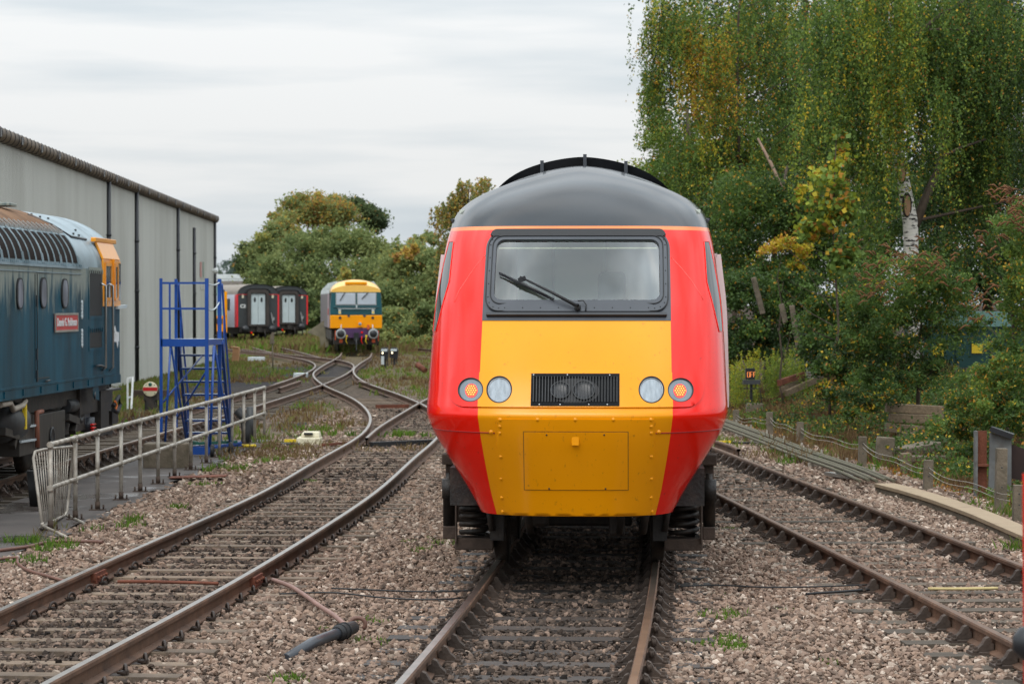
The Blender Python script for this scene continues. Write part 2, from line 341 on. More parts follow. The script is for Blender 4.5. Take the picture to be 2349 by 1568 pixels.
# rail section: (across, up, is running surface)
RP = [(-0.070, 0.015), (-0.070, 0.027), (-0.012, 0.045), (-0.009, 0.118), (-0.036, 0.130), (-0.036, 0.158), (-0.026, 0.170), (0.026, 0.170), (0.036, 0.158), (0.036, 0.130), (0.009, 0.118), (0.012, 0.045), (0.070, 0.027), (0.070, 0.015)]
def rail(name, path, top, parent, y0=0, y1=999, z=0.0):
    p = path[(path[:, 1] >= y0) & (path[:, 1] <= y1)]; p = resample(p, 0.5)
    t = np.gradient(p, axis=0); t /= np.hypot(*t.T)[:, None]; nx = np.c_[t[:, 1], -t[:, 0]]
    k = len(RP); n = len(p); V = np.zeros((n, k, 3))
    for j, (a, h) in enumerate(RP):
        V[:, j, 0] = p[:, 0] + nx[:, 0] * a; V[:, j, 1] = p[:, 1] + nx[:, 1] * a; V[:, j, 2] = h + z
    Fc = []; mi = []
    for j in range(k):
        j2 = (j + 1) % k; i = np.arange(n - 1)
        Fc.append(np.c_[i * k + j, (i + 1) * k + j, (i + 1) * k + j2, i * k + j2]); mi.append(np.full(n - 1, 1 if j == 6 else 0))
    return mesh_np(name, V.reshape(-1, 3), np.concatenate(Fc), [M['rail_side'], top], parent, mat_idx=np.concatenate(mi))

SLEEP = []                                                            # (x, y, dir, half length, half width): where stones stay off
def sleeper_mesh(length, width, kind):
    b = MB()
    if kind == 'concrete':
        prof = [(-width / 2, -0.16), (width / 2, -0.16), (width / 2 - 0.03, 0.012), (-width / 2 + 0.03, 0.012)]
        b.prism([(x, y) for x, y in prof], -length / 2, length / 2, 0, lambda x, y, d: (d, x, y))
    else:
        b.box((0, 0, -0.065), (length, width, 0.15))
    return b
def chair_mesh():
    """cast chair: base plate, two jaws, key, four coach screws (x across the rail)"""
    b = MB(); b.box((0, 0, 0.014), (0.40, 0.19, 0.036))
    for s in (-1, 1):
        prof = [(0.020, 0.03), (0.185, 0.03), (0.150, 0.046), (0.105, 0.085), (0.080, 0.128), (0.055, 0.140), (0.043, 0.128), (0.043, 0.10), (0.02, 0.09)]
        b.prism([(s * x, z) for x, z in prof], -0.042, 0.042, 0, lambda x, y, d: (x, d, y))
        for q in (-1, 1):
            b.cyl((s * 0.165, q * 0.068, 0.03), (s * 0.165, q * 0.068, 0.052), 0.024, n=8); b.box((s * 0.165, q * 0.068, 0.062), (0.026, 0.026, 0.022))
    for k in range(3): b.tube([(0.062 + 0.012 * (k % 2), -0.065 + 0.012 * k, 0.075 + 0.022 * i) for i in range(3)], 0.013, 6)
    return b
def clip_mesh():
    """sprung loop clips either side of the rail foot"""
    b = MB(); b.box((0, 0, 0.010), (0.19, 0.13, 0.012))
    for s in (-1, 1):
        pts = [(s * 0.055, 0.035 - 0.07 * 0, 0.034)]
        pts += [(s * (0.105 - 0.02 * math.cos(a)), 0.055 * math.cos(a), 0.028 + 0.055 * math.sin(a)) for a in np.linspace(0, math.pi, 9)]
        pts += [(s * 0.058, -0.045, 0.036)]
        b.tube(pts, 0.0125, 6); b.box((s * 0.10, 0, 0.02), (0.05, 0.05, 0.045))
    return b
PROTO = {}
def proto(key, fn):
    if key not in PROTO: PROTO[key] = fn()
    return PROTO[key]
def lay(track, centre, y0, y1, spacing, kind, name_mat, fit, fit_to, length, width, jitter=0.01, gap=0.7525):
    """sleepers as parts of the track, with chairs or clips on the nearer ones"""
    p = centre[(centre[:, 1] >= y0) & (centre[:, 1] <= y1)]; p = resample(p, spacing); t = np.gradient(p, axis=0); n = 0
    for (x, y), d in zip(p, t):
        if n >= 99: break
        a = math.atan2(d[1], d[0]) - math.pi / 2 + random.uniform(-jitter, jitter)
        SLEEP.append((x, y, a, length / 2, width / 2))
        key = kind + name_mat
        me = proto(key, lambda: None)
        if me is None:
            o = sleeper_mesh(length, width, kind).build('sleeper', M[name_mat], track); PROTO[key] = o.data
        else:
            o = bpy.data.objects.new('sleeper', me); COL.objects.link(o); o.parent = track
        o.location = (x, y, random.uniform(-0.014, 0.008)); o.rotation_euler = (0, 0, a); n += 1
        if y < fit_to:
            for s in (-1, 1):
                me = proto(fit, lambda: None); nm = 'rail_chair' if fit == 'chair' else 'rail_clip'
                if me is None:
                    c = (chair_mesh() if fit == 'chair' else clip_mesh()).build(nm, M['iron' if fit == 'chair' else 'clip'], o); PROTO[fit] = c.data
                else:
                    c = bpy.data.objects.new(nm, me); COL.objects.link(c); c.parent = o
                c.location = (s * gap, 0, 0.0); c.rotation_euler = (0, 0, 0 if s > 0 else math.pi)

trk = thing('railway_track', 'double railed siding under the red and yellow train, oil-stained between its rails', 'railway track')
rail('rail', R1L, M['rail_top'], trk, 9, 46); rail('rail', R1R, M['rail_top_worn'], trk, 9, 46)
lay(trk, C1, 12, 44, 0.72, 'timber', 'timber_dark', 'chair', 34, 2.55, 0.25)
trk2 = thing('railway_track', 'rust-topped track with grey timber sleepers right of the red and yellow train', 'railway track')
rail('rail', R2L, M['rail_top_dull'], trk2, 10, 90); rail('rail', R2R, M['rail_top_dull'], trk2, 10, 90)
lay(trk2, C2, 14, 84, 0.72, 'timber', 'timber_slp', 'chair', 50, 2.6, 0.25)
trk3 = thing('railway_track', 'bright-topped concrete-sleepered track curving in an S towards the yellow-fronted engine', 'railway track')
rail('rail', A, M['rail_top'], trk3); rail('rail', B, M['rail_top'], trk3); rail('switch_rail', D1, M['rail_top_worn'], trk3)
lay(trk3, CL, 12, 76, 0.68, 'concrete', 'concrete_slp', 'clip', 40, 2.5, 0.26)
trk4 = thing('railway_track', 'track from under the dark teal engine swinging left to the coaches', 'railway track')
rail('rail', TL, M['rail_top_worn'], trk4); rail('rail', TR, M['rail_top_worn'], trk4)
lay(trk4, CT, 34, 98, 0.72, 'timber', 'timber_slp', 'chair', 62, 2.5, 0.25)
trk5 = thing('railway_track', 'far branch rails running left to the second coach', 'railway track')
rail('rail', smooth(extend(D(pC1), 0, 20), 1.5, 2, 1), M['rail_top_worn'], trk5); rail('rail', smooth(extend(D(pC2), 0, 20), 1.5, 2, 1), M['rail_top_worn'], trk5)
trk6 = thing('railway_track', 'farthest pair of rails crossing behind the yellow-fronted engine below the hedge', 'railway track')
rail('rail', smooth(extend(D(pF1), 20, 30), 2, 3, 1), M['rail_top_worn'], trk6); rail('rail', smooth(extend(D(pF2), 20, 30), 2, 3, 1), M['rail_top_worn'], trk6)
# block joints and check rails on the S-curved track
for path, (u, v) in ((A, (235, 1306)), (B, (606, 1305))):
    q = np.array(G(u, v, ZR)[:2]); i = np.argmin(((path - q) ** 2).sum(1)); d = path[i + 1] - path[i - 1]
    a = math.atan2(d[1], d[0]) - math.pi / 2; b = MB()
    b.box((0.034, 0, 0.085), (0.05, 0.46, 0.085)); b.box((0.05, 0, 0.05), (0.03, 0.46, 0.03))
    for k in range(4): b.cyl((0.05, -0.17 + k * 0.113, 0.085), (0.085, -0.17 + k * 0.113, 0.085), 0.017, n=6)
    o = b.build('joint_plate', M['rust'], trk3); o.location = (path[i][0], path[i][1], 0); o.rotation_euler = (0, 0, a)
def strip_rail(name, pts, parent, mt):
    return rail(name, smooth(D(pts, 0.12), 0.7, 2, 1), mt, parent)
strip_rail('check_rail', [(640, 893), (690, 876)], trk4, M['rail_top_dull'])
strip_rail('check_rail', [(822, 876), (850, 884)], trk3, M['rail_top_dull'])
strip_rail('stub_rail', [(1640, 1016), (1676, 1024), (1695, 1036)], trk2, M['rail_top_dull'])
ln = thing('loose_rail', 'old rusty rail lying in weeds beside the far end of the grey handrail', 'rail')
rail('rail_bar', smooth(D([(565, 905), (605, 893), (652, 876)], 0.12), 0.7, 2, 1), M['rail_top_dull'], ln)

# ---------------------------------------------------------------- ground
def vnoise(x, y, sc, seed=0, octs=3):
    """value noise on arrays"""
    tot = np.zeros_like(x, float); amp = 1; norm = 0
    for o in range(octs):
        X = x * sc * 2 ** o + seed * 17.3 + 1000; Y = y * sc * 2 ** o + seed * 9.1 + 1000
        xi = np.floor(X).astype(np.int64); yi = np.floor(Y).astype(np.int64); fx = X - xi; fy = Y - yi
        fx = fx * fx * (3 - 2 * fx); fy = fy * fy * (3 - 2 * fy)
        def h(a, b):
            k = (a * 374761393 + b * 668265263 + seed * 1442695) & 0x7fffffff; k = ((k ^ (k >> 13)) * 1274126177) & 0x7fffffff
            return (k & 0xffff) / 65535.0
        tot += amp * ((h(xi, yi) * (1 - fx) + h(xi + 1, yi) * fx) * (1 - fy) + (h(xi, yi + 1) * (1 - fx) + h(xi + 1, yi + 1) * fx) * fy)
        norm += amp; amp *= 0.5
    return tot / norm
def sstep(a, b, x): t = np.clip((x - a) / (b - a), 0, 1); return t * t * (3 - 2 * t)
def fence_x(Y): return np.where(Y < 62, 6.35 - 0.055 * (Y - 36), 4.92 - 0.01 * (Y - 62))
def bank(X, Y):
    d = X - fence_x(Y); amp = 1.05 + 0.3 * sstep(66, 75, Y) - 0.2 * sstep(90, 140, Y)
    return amp * sstep(0.2, 6.5, d) * (0.85 + 0.3 * vnoise(X, Y, 0.35, 5)) + 0.10 * sstep(0.1, 1.0, d) * (vnoise(X, Y, 1.5, 6) - 0.3)
def dist_to(path, X, Y):
    best = np.full(X.shape, 1e9)
    for x, y in path[::2]: np.minimum(best, (X - x) ** 2 + (Y - y) ** 2, out=best)
    return np.sqrt(best)
def graded(lo, hi, step, far_lo, far_hi, g=1.18):
    a = list(np.arange(lo, hi + 1e-6, step)); s = step
    while a[-1] < far_hi: s *= g; a.append(a[-1] + s)
    s = step; b = []
    x = lo
    while x > far_lo: s *= g; x -= s; b.append(x)
    return np.array(b[::-1] + a)
gx = graded(-15, 15, 0.3, -1500, 1500); gy = graded(12, 80, 0.35, -60, 2600)
GX, GY = np.meshgrid(gx, gy); fxx, fyy = GX.ravel(), GY.ravel()
dL, dT, d1, d2 = (dist_to(c, fxx, fyy) for c in (CL, CT, C1, C2))
dmin = np.minimum(np.minimum(dL, dT), np.minimum(d1, d2))
gz_ = bank(fxx, fyy) - 0.035 - 0.05 * sstep(80, 120, np.abs(fyy))
c_bal = np.array(lin(112, 97, 86)); c_dark = np.array(lin(68, 59, 53)); c_oil = np.array(lin(42, 38, 36)); c_dry = np.array(lin(104, 90, 64)); c_grass = np.array(lin(84, 88, 48))
c_leaf = np.array(lin(74, 58, 42)); c_cind = np.array(lin(58, 55, 56))
nz = vnoise(fxx, fyy, 0.25, 1); nz2 = vnoise(fxx, fyy, 0.8, 2)
col = np.repeat(c_bal[None], len(fxx), 0)
def blend(w, c):
    global col
    w = np.clip(w, 0, 1)[:, None]; col = col * (1 - w) + c * w
blend(0.7 * sstep(1.5, 0.5, dL) * (0.5 + nz), c_dark); blend(0.8 * sstep(1.6, 0.4, d1), c_oil); blend(0.45 * sstep(1.3, 0.6, dT), c_dark); blend(0.2 * sstep(1.3, 0.5, d2), c_dark)
wg = sstep(48, 62, fyy) * sstep(1.2, 2.2, dmin) * sstep(0.30, 0.55, nz2); blend(wg, c_dry)
blend(sstep(60, 130, fyy) * 0.7, c_dry); blend(wg * sstep(0.45, 0.62, nz), c_grass)
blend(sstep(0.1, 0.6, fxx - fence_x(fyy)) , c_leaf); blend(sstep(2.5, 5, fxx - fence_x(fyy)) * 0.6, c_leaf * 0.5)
def seg_w(p, q, w):
    p = np.array(p[:2]); q = np.array(q[:2]); d = q - p; t = np.clip(((fxx - p[0]) * d[0] + (fyy - p[1]) * d[1]) / (d @ d), 0, 1)
    return sstep(w, w * 0.55, np.hypot(fxx - p[0] - t * d[0], fyy - p[1] - t * d[1]) + nz2 * 0.8 - 0.4)
for p, q, w in ((G(520, 905), G(640, 855), 2.6), (G(560, 880), G(730, 838), 2.6), (G(720, 968), G(715, 980), 1.0), (G(330, 960), G(300, 955), 1.5)): blend(seg_w(p, q, w) * 0.9, c_cind)
blend(sstep(-9.3, -9.9, fxx + 0.02 * (fyy - 60)) * sstep(50, 60, fyy) * 0.75 * sstep(0.35, 0.6, nz), c_grass * 0.9)
M['ground'] = bpy.data.materials.new('ballast_and_soil'); M['ground'].use_nodes = True
t = M['ground'].node_tree; n = t.nodes; l = t.links; b = n['Principled BSDF']; b.inputs['Roughness'].default_value = 0.95; b.inputs['Specular IOR Level'].default_value = 0.2
at = n.new('ShaderNodeAttribute'); at.attribute_name = 'base'
co = n.new('ShaderNodeTexCoord'); vo = n.new('ShaderNodeTexVoronoi'); vo.inputs['Scale'].default_value = 16; l.new(co.outputs['Object'], vo.inputs['Vector'])
ns = n.new('ShaderNodeTexNoise'); ns.inputs['Scale'].default_value = 4; ns.inputs['Detail'].default_value = 8; ns.inputs['Roughness'].default_value = 0.7; l.new(co.outputs['Object'], ns.inputs['Vector'])
sp = n.new('ShaderNodeSeparateColor'); l.new(vo.outputs['Color'], sp.inputs[0])
mr = n.new('ShaderNodeMapRange'); mr.inputs['To Min'].default_value = 0.35; mr.inputs['To Max'].default_value = 1.35; l.new(sp.outputs[0], mr.inputs['Value'])
mr2 = n.new('ShaderNodeMapRange'); mr2.inputs['From Min'].default_value = 0.3; mr2.inputs['From Max'].default_value = 0.7; mr2.inputs['To Min'].default_value = 0.6; mr2.inputs['To Max'].default_value = 1.3; l.new(ns.outputs['Fac'], mr2.inputs['Value'])
mm = n.new('ShaderNodeMath'); mm.operation = 'MULTIPLY'; l.new(mr.outputs[0], mm.inputs[0]); l.new(mr2.outputs[0], mm.inputs[1])
vs = n.new('ShaderNodeVectorMath'); vs.operation = 'SCALE'; l.new(at.outputs['Color'], vs.inputs[0]); l.new(mm.outputs[0], vs.inputs['Scale']); l.new(vs.outputs[0], b.inputs['Base Color'])
bp = n.new('ShaderNodeBump'); bp.inputs['Strength'].default_value = 0.8; bp.inputs['Distance'].default_value = 0.03; l.new(vo.outputs['Distance'], bp.inputs['Height']); l.new(bp.outputs[0], b.inputs['Normal'])
ny, nx_ = GX.shape; idx = np.arange(ny * nx_).reshape(ny, nx_)
gF = np.stack([idx[:-1, :-1], idx[:-1, 1:], idx[1:, 1:], idx[1:, :-1]], -1).reshape(-1, 4)
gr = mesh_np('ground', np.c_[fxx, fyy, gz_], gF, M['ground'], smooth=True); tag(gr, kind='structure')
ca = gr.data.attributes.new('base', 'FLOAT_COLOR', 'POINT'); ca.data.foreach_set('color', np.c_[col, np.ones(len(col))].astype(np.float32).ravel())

# concrete apron behind the handrail, with wet patches
M['apron'] = mat('damp_concrete', lin(84, 76, 71), 0.75, var=0.2, scale=1.2, dirt=lin(58, 52, 48), dscale=1.0, damt=0.5, bump=0.15)
tt = M['apron'].node_tree; bb = tt.nodes['Principled BSDF']
pn = tt.nodes.new('ShaderNodeTexNoise'); pn.inputs['Scale'].default_value = 0.55; pn.inputs['Detail'].default_value = 3
cc = tt.nodes.new('ShaderNodeTexCoord'); tt.links.new(cc.outputs['Object'], pn.inputs['Vector'])
pr = tt.nodes.new('ShaderNodeMapRange'); pr.inputs['From Min'].default_value = 0.54; pr.inputs['From Max'].default_value = 0.60; pr.inputs['To Min'].default_value = 0.75; pr.inputs['To Max'].default_value = 0.22
tt.links.new(pn.outputs['Fac'], pr.inputs['Value']); tt.links.new(pr.outputs[0], bb.inputs['Roughness'])
HR0, HR1 = np.array(G(115, 1218)[:2]), np.array(G(606, 1006)[:2])
def hr_x(y): return HR0[0] + (HR1[0] - HR0[0]) * (y - HR0[1]) / (HR1[1] - HR0[1])
b = MB(); rows = []
for y in np.arange(24.5, 52.6, 0.5):
    xr = hr_x(y) + 0.22 + 0.10 * math.sin(y * 2.3) + 0.06 * math.sin(y * 6.1); xl = float(np.interp(y, TR[:, 1], TR[:, 0])) + 0.62
    rows.append([(xl + (xr - xl) * k / 6, y, 0.012) for k in range(7)])
b.grid(rows, 0, False); ap = b.build('path', M['apron']); tag(ap, kind='structure')

# ---------------------------------------------------------------- ballast stones
def stones(name, region, count_per_m2, size, ys, xs, seed, poly=12):
    r = np.random.default_rng(seed); area = (ys[1] - ys[0]) * (xs[1] - xs[0]); n = int(area * count_per_m2)
    x = r.uniform(xs[0], xs[1], n); y = r.uniform(ys[0], ys[1], n)
    k = region(x, y, r); x, y = x[k], y[k]
    keep = np.ones(len(x), bool); dl = np.zeros(len(x))
    for sx, sy, a, hl, hw in SLEEP:
        if sy < ys[0] - 2 or sy > ys[1] + 2: continue
        dx, dy = x - sx, y - sy; ca_, sa = math.cos(a), math.sin(a); lx = dx * ca_ + dy * sa; ly = -dx * sa + dy * ca_
        on = (np.abs(lx) < hl) & (np.abs(ly) < hw * 0.92); keep &= ~(on & (r.random(len(x)) > (0.52 if (hl == 1.25 and hw == 0.13) else (0.24 if hl == 1.275 else 0.22)) * np.where(np.abs(lx) < 0.62, 1.0, 3.3 if hl == 1.275 else 0.5)))
    for pth in (A, B, R1L, R1R, R2L, R2R, TL, TR): keep &= dist_to(resample(pth, 0.12)[::1], x, y) > 0.10
    x, y = x[keep], y[keep]; n = len(x)
    s = size * (0.50 + 1.15 * r.random(n) ** 2.2)
    if poly == 12:
        ph = (1 + 5 ** 0.5) / 2
        bv = np.array([(-1, ph, 0), (1, ph, 0), (-1, -ph, 0), (1, -ph, 0), (0, -1, ph), (0, 1, ph), (0, -1, -ph), (0, 1, -ph), (ph, 0, -1), (ph, 0, 1), (-ph, 0, -1), (-ph, 0, 1)]) / 1.9
        bf = np.array([(0, 11, 5), (0, 5, 1), (0, 1, 7), (0, 7, 10), (0, 10, 11), (1, 5, 9), (5, 11, 4), (11, 10, 2), (10, 7, 6), (7, 1, 8), (3, 9, 4), (3, 4, 2), (3, 2, 6), (3, 6, 8), (3, 8, 9), (4, 9, 5), (2, 4, 11), (6, 2, 10), (8, 6, 7), (9, 8, 1)])
    else:
        bv = np.array([(1, 0, 0), (-1, 0, 0), (0, 1, 0), (0, -1, 0), (0, 0, 1), (0, 0, -1)], float)
        bf = np.array([(0, 2, 4), (2, 1, 4), (1, 3, 4), (3, 0, 4), (2, 0, 5), (1, 2, 5), (3, 1, 5), (0, 3, 5)])
    m = len(bv); V = bv[None] * (1 + r.uniform(-0.34, 0.34, (n, m, 1))) + r.uniform(-0.12, 0.12, (n, m, 3))
    V *= (np.c_[np.ones(n), 0.55 + 0.5 * r.random(n), 0.38 + 0.42 * r.random(n)] * s[:, None])[:, None, :]
    q = r.normal(0, 1, (n, 4)); q[:, 1:3] *= 0.35; q /= np.linalg.norm(q, axis=1)[:, None]
    w_, a, b_, c = q.T
    Rm = np.stack([1 - 2 * (b_ * b_ + c * c), 2 * (a * b_ - c * w_), 2 * (a * c + b_ * w_), 2 * (a * b_ + c * w_), 1 - 2 * (a * a + c * c), 2 * (b_ * c - a * w_), 2 * (a * c - b_ * w_), 2 * (b_ * c + a * w_), 1 - 2 * (a * a + b_ * b_)], -1).reshape(n, 3, 3)
    V = np.einsum('nij,nmj->nmi', Rm, V)
    z = bank(x, y) - 0.008 + r.uniform(-0.016, 0.014, n)
    V += np.stack([x, y, z], -1)[:, None, :]
    # stain: 0 fresh stone, lower = oil and brake dust near the rails
    st = 0.62 + 0.16 * r.normal(0, 1, n); st += 0.10 * (vnoise(x, y, 0.5, 9) - 0.5)
    st -= 0.34 * sstep(1.25, 0.3, dist_to(C1, x, y)) + 0.30 * sstep(1.15, 0.3, dist_to(CL, x, y)) * sstep(0.2, 0.5, vnoise(x, y, 0.4, 3)) + 0.10 * sstep(1.0, 0.3, dist_to(C2, x, y))
    st += 0.05 * sstep(1.5, 3.0, x)
    tone = np.repeat(np.clip(st, 0.02, 0.98), len(bf))
    Fc = (bf[None] + (np.arange(n) * m)[:, None, None]).reshape(-1, 3)
    o = mesh_np(name, V.reshape(-1, 3), Fc, M['stone'], tone=tone); tag(o, kind='stuff'); return o
M['stone'] = tone_mat('ballast_stone', [(0.0, lin(32, 28, 26)), (1.0, lin(204, 186, 170)), (0.25, lin(70, 60, 53)), (0.45, lin(108, 92, 81)), (0.62, lin(138, 116, 102)), (0.72, lin(150, 126, 109)), (0.85, lin(160, 144, 130))], 0.9, 0, 0.2)
def reg_near(x, y, r):
    ok = (x > hr_x(y) + 0.15) & (x < fence_x(y) + 0.1) & (np.abs(x) < 0.195 * y + 0.4)
    return ok
stones('ballast', reg_near, 720, 0.0235, (16.8, 27), (-6.2, 6.4), 1)
stones('ballast', reg_near, 480, 0.0275, (27, 38), (-6.6, 6.4), 2)
def reg_mid(x, y, r): 
    ok = (x > np.maximum(hr_x(y) + 0.2, -0.16 * y)) & (x < fence_x(y))
    return ok & ((y < 56) | (r.random(len(x)) < 0.55))
stones('ballast', reg_mid, 190, 0.042, (38, 70), (-9, 6.2), 3, 6)
# ================================================================ red and yellow power car
pc = thing('power_car', 'red and yellow streamlined train with a wide windscreen and lit tail lamps', 'train', (0.545, 23.6, ZR), -R(2.4))
KZ = np.array([.585, .80, 1.10, 1.30, 1.42, 1.475, 1.535, 1.62, 1.83, 2.05, 2.30, 2.46, 2.75, 3.03, 3.13, 3.17])
KY = np.array([.33, .25, .13, .05, .012, 0, .035, .09, .235, .41, .625, .78, 1.09, 1.41, 1.53, 1.58])
KX = np.array([.87, .99, 1.18, 1.30, 1.35, 1.362, 1.362, 1.36, 1.355, 1.35, 1.342, 1.333, 1.30, 1.265, 1.245, 1.235])
KL = np.array([.80, .9, 1.1, 1.25, 1.3, 1.35, 1.35, 1.38, 1.4, 1.4, 1.4, 1.35, 1.28, 1.2, 1.2, 1.2])
KN = np.array([2.7, 2.8, 3.0, 3.1, 3.2, 3.3, 3.4, 3.4, 3.4, 3.4, 3.4, 3.4, 3.4, 3.4, 3.4, 3.4])
def hermite(x, xs, ysv):
    i = int(np.clip(np.searchsorted(xs, x) - 1, 0, len(xs) - 2)); h = xs[i + 1] - xs[i]; t = (x - xs[i]) / h
    def sl(k):
        if k == 0: return (ysv[1] - ysv[0]) / (xs[1] - xs[0])
        if k == len(xs) - 1: return (ysv[-1] - ysv[-2]) / (xs[-1] - xs[-2])
        a = (ysv[k] - ysv[k - 1]) / (xs[k] - xs[k - 1]); c = (ysv[k + 1] - ysv[k]) / (xs[k + 1] - xs[k])
        return 0.0 if a * c <= 0 else 2 * a * c / (a + c)
    t2, t3 = t * t, t * t * t
    return (2 * t3 - 3 * t2 + 1) * ysv[i] + (t3 - 2 * t2 + t) * h * sl(i) + (-2 * t3 + 3 * t2) * ysv[i + 1] + (t3 - t2) * h * sl(i + 1)
def nose_par(z):
    return hermite(z, KZ, KY), hermite(z, KZ, KX), hermite(z, KZ, KL), np.interp(z, KZ, KN)
def wq(q, n): return 1 - max(0.0, 1 - min(1, q) ** n) ** (1 / n)
def nose_y(x, z):
    yc, xe, L, n = nose_par(z); return yc + L * wq(abs(x) / xe, n)
def nose(x, z, off=0.0):
    """point on the cab front, lifted by off along the surface normal"""
    y = nose_y(x, z); p = Vector((x, y, z))
    if off:
        e = 0.004; xa = min(abs(x) + e, nose_par(z)[1] * 0.9995); sgn = 1 if x >= 0 else -1
        dx = (nose_y(xa, z) - nose_y(xa - 2 * e, z)) / (2 * e) * sgn
        dz = (nose_y(x, min(z + e, 3.165)) - nose_y(x, max(z - e, .59))) / (min(z + e, 3.165) - max(z - e, .59))
        nv = Vector((dx, -1, dz)).normalized(); p += nv * off
    return p
_pcM = Matrix.Translation((0.545, 23.6, ZR)) @ Matrix.Rotation(-R(2.4), 4, 'Z'); _pcI = _pcM.inverted()
def npx(u, v):
    """where a photo pixel's ray meets the cab front -> (x, z) on the nose"""
    y = 0.3; x = z = 0
    for _ in range(25):
        w = _pcM @ Vector((x, y, z)); p = _pcI @ P(u, v, w.y); x, z = p.x, p.z
        xe = nose_par(np.clip(z, .586, 3.169))[1]
        y = 0.5 * y + 0.5 * nose_y(np.clip(x, -xe * .999, xe * .999), np.clip(z, .586, 3.169))
    return x, z
def xband(z): return float(np.interp(z, [.585, .8, 1.1, 1.30, 1.475, 1.8, 2.3, 3.2], [.703, .752, .80, .828, .848, .842, .84, .84]))
def patch(name, outline, mt, off, parent=pc, holes=(), step=0.05, thick=0.0, mats=None, mfn=None, smooth_=True, split=None):
    """a panel laid on the nose: outline and holes in (x, z), meshed finely so that it follows the curve"""
    pts = []; edges = []
    def ring(o):
        b = len(pts); o2 = []
        for i in range(len(o)):
            a = np.array(o[i]); c = np.array(o[(i + 1) % len(o)]); k = max(1, int(np.hypot(*(c - a)) / step))
            o2 += [tuple(a + (c - a) * j / k) for j in range(k)]
        pts.extend(o2); edges.extend([(b + i, b + (i + 1) % len(o2)) for i in range(len(o2))]); return o2
    O = ring(outline); Hs = [ring(h) for h in holes]
    xs = [p[0] for p in O]; zs = [p[1] for p in O]
    for x in np.arange(min(xs) + step / 2, max(xs), step):
        for z in np.arange(min(zs) + step / 2, max(zs), step): pts.append((x, z))
    for ln_ in (split or ()):
        b0 = len(pts); pts.extend(ln_); edges.extend([(b0 + i, b0 + i + 1) for i in range(len(ln_) - 1)])
    def inside(p, poly):
        c = False; j = len(poly) - 1
        for i in range(len(poly)):
            if (poly[i][1] > p[1]) != (poly[j][1] > p[1]) and p[0] < (poly[j][0] - poly[i][0]) * (p[1] - poly[i][1]) / (poly[j][1] - poly[i][1]) + poly[i][0]: c = not c
            j = i
        return c
    vs, _, fs, *_ = delaunay_2d_cdt([Vector(p) for p in pts], edges, [], 0, 1e-6)
    b = MB(); b.v = [tuple(nose(p.x, p.y, off)) for p in vs]
    for f in fs:
        c = sum((vs[i] for i in f), Vector((0, 0))) / len(f)
        if inside(c, O) and not any(inside(c, h) for h in Hs):
            b.f.append(list(f)); b.m.append(mfn(c.x, c.y) if mfn else 0); b.sm.append(smooth_)
    if thick:
        for r in [O] + Hs:
            base = len(b.v); k = len(r)
            b.v += [tuple(nose(x, z, off)) for x, z in r] + [tuple(nose(x, z, off - thick)) for x, z in r]
            for i in range(k):
                b.f.append([base + i, base + (i + 1) % k, base + k + (i + 1) % k, base + k + i]); cx = r[i]; b.m.append(mfn(*cx) if mfn else 0); b.sm.append(False)
    return b.build(name, mats or mt, parent, fix=False)
def rrect(xh, z0, z1, rb, rt, x0=None, k=8):
    xa = -xh if x0 is None else x0; o = []
    for (cx, cz, r, a0) in ((xh - rb, z0 + rb, rb, -90), (xh - rt, z1 - rt, rt, 0), (xa + rt, z1 - rt, rt, 90), (xa + rb, z0 + rb, rb, 180)):
        for i in range(k + 1):
            a = R(a0 + 90 * i / k); o.append((cx + r * math.cos(a), cz + r * math.sin(a)))
    return o
def ell(cx, cz, rx, rz, k=28): return [(cx + rx * math.cos(2 * math.pi * i / k), cz + rz * math.sin(2 * math.pi * i / k)) for i in range(k)]
WX, WZ0, WZ1 = 0.765, 2.475, 3.035                                    # windscreen opening
# --- cab shell
zl = list(np.arange(.585, 1.475, .06)) + [1.455, 1.475, 1.49, 1.51, 1.535] + list(np.arange(1.56, 2.30, .05)) + [2.30] + list(np.arange(2.35, WZ0 - .02, .05)) + [WZ0] + list(np.linspace(WZ0, WZ1, 12))[1:-1] + [WZ1, 3.08, 3.115, 3.135, 3.17]
zl = sorted(set(round(float(z), 4) for z in zl)); NI, NO = 22, 22
def half_cols(z):
    xb = xband(z); yc, xe, L, n = nose_par(z)
    inner = [xb * i / NI for i in range(NI + 1)] if z < 2.3 else [WX * i / (NI - 2) for i in range(NI - 1)] + [WX + (xb - WX) * k / 2 for k in (1, 2)]
    tmax = math.pi / 2; t0 = math.asin(xb / xe)
    outer = [xe * math.sin(t0 + (tmax - t0) * k / NO) for k in range(1, NO + 1)]
    return inner + outer
rows = []; BACK = 3.9
for z in zl:
    h = half_cols(z); row = [(x, nose_y(x, z), z) for x in h]; xe = h[-1]; ye = row[-1][1]
    if z >= 1.30: row += [(xe, ye + (BACK - ye) * k / 4, z) for k in (1, 2, 3, 4)]
    else: row += [(xe + 0.0 * k, ye + 0.06 * k, z) for k in (1, 2, 3, 4)]
    rows.append([(-x, y, z) for x, y, z in row[:0:-1]] + row)
nc = len(rows[0]); mid_i = nc // 2
shell = MB(); shell.v = [p for r in rows for p in r]
for i in range(len(zl) - 1):
    zc = (zl[i] + zl[i + 1]) / 2
    for j in range(nc - 1):
        jj = j - mid_i if j >= mid_i else mid_i - 1 - j               # 0 at the middle
        if WZ0 < zc < WZ1 and jj < NI - 2: continue
        m = 1 if (jj < NI and zc < 2.3) else 0
        if zc > 3.135: m = 2
        shell.f.append([i * nc + j, i * nc + j + 1, (i + 1) * nc + j + 1, (i + 1) * nc + j]); shell.m.append(m); shell.sm.append(True)
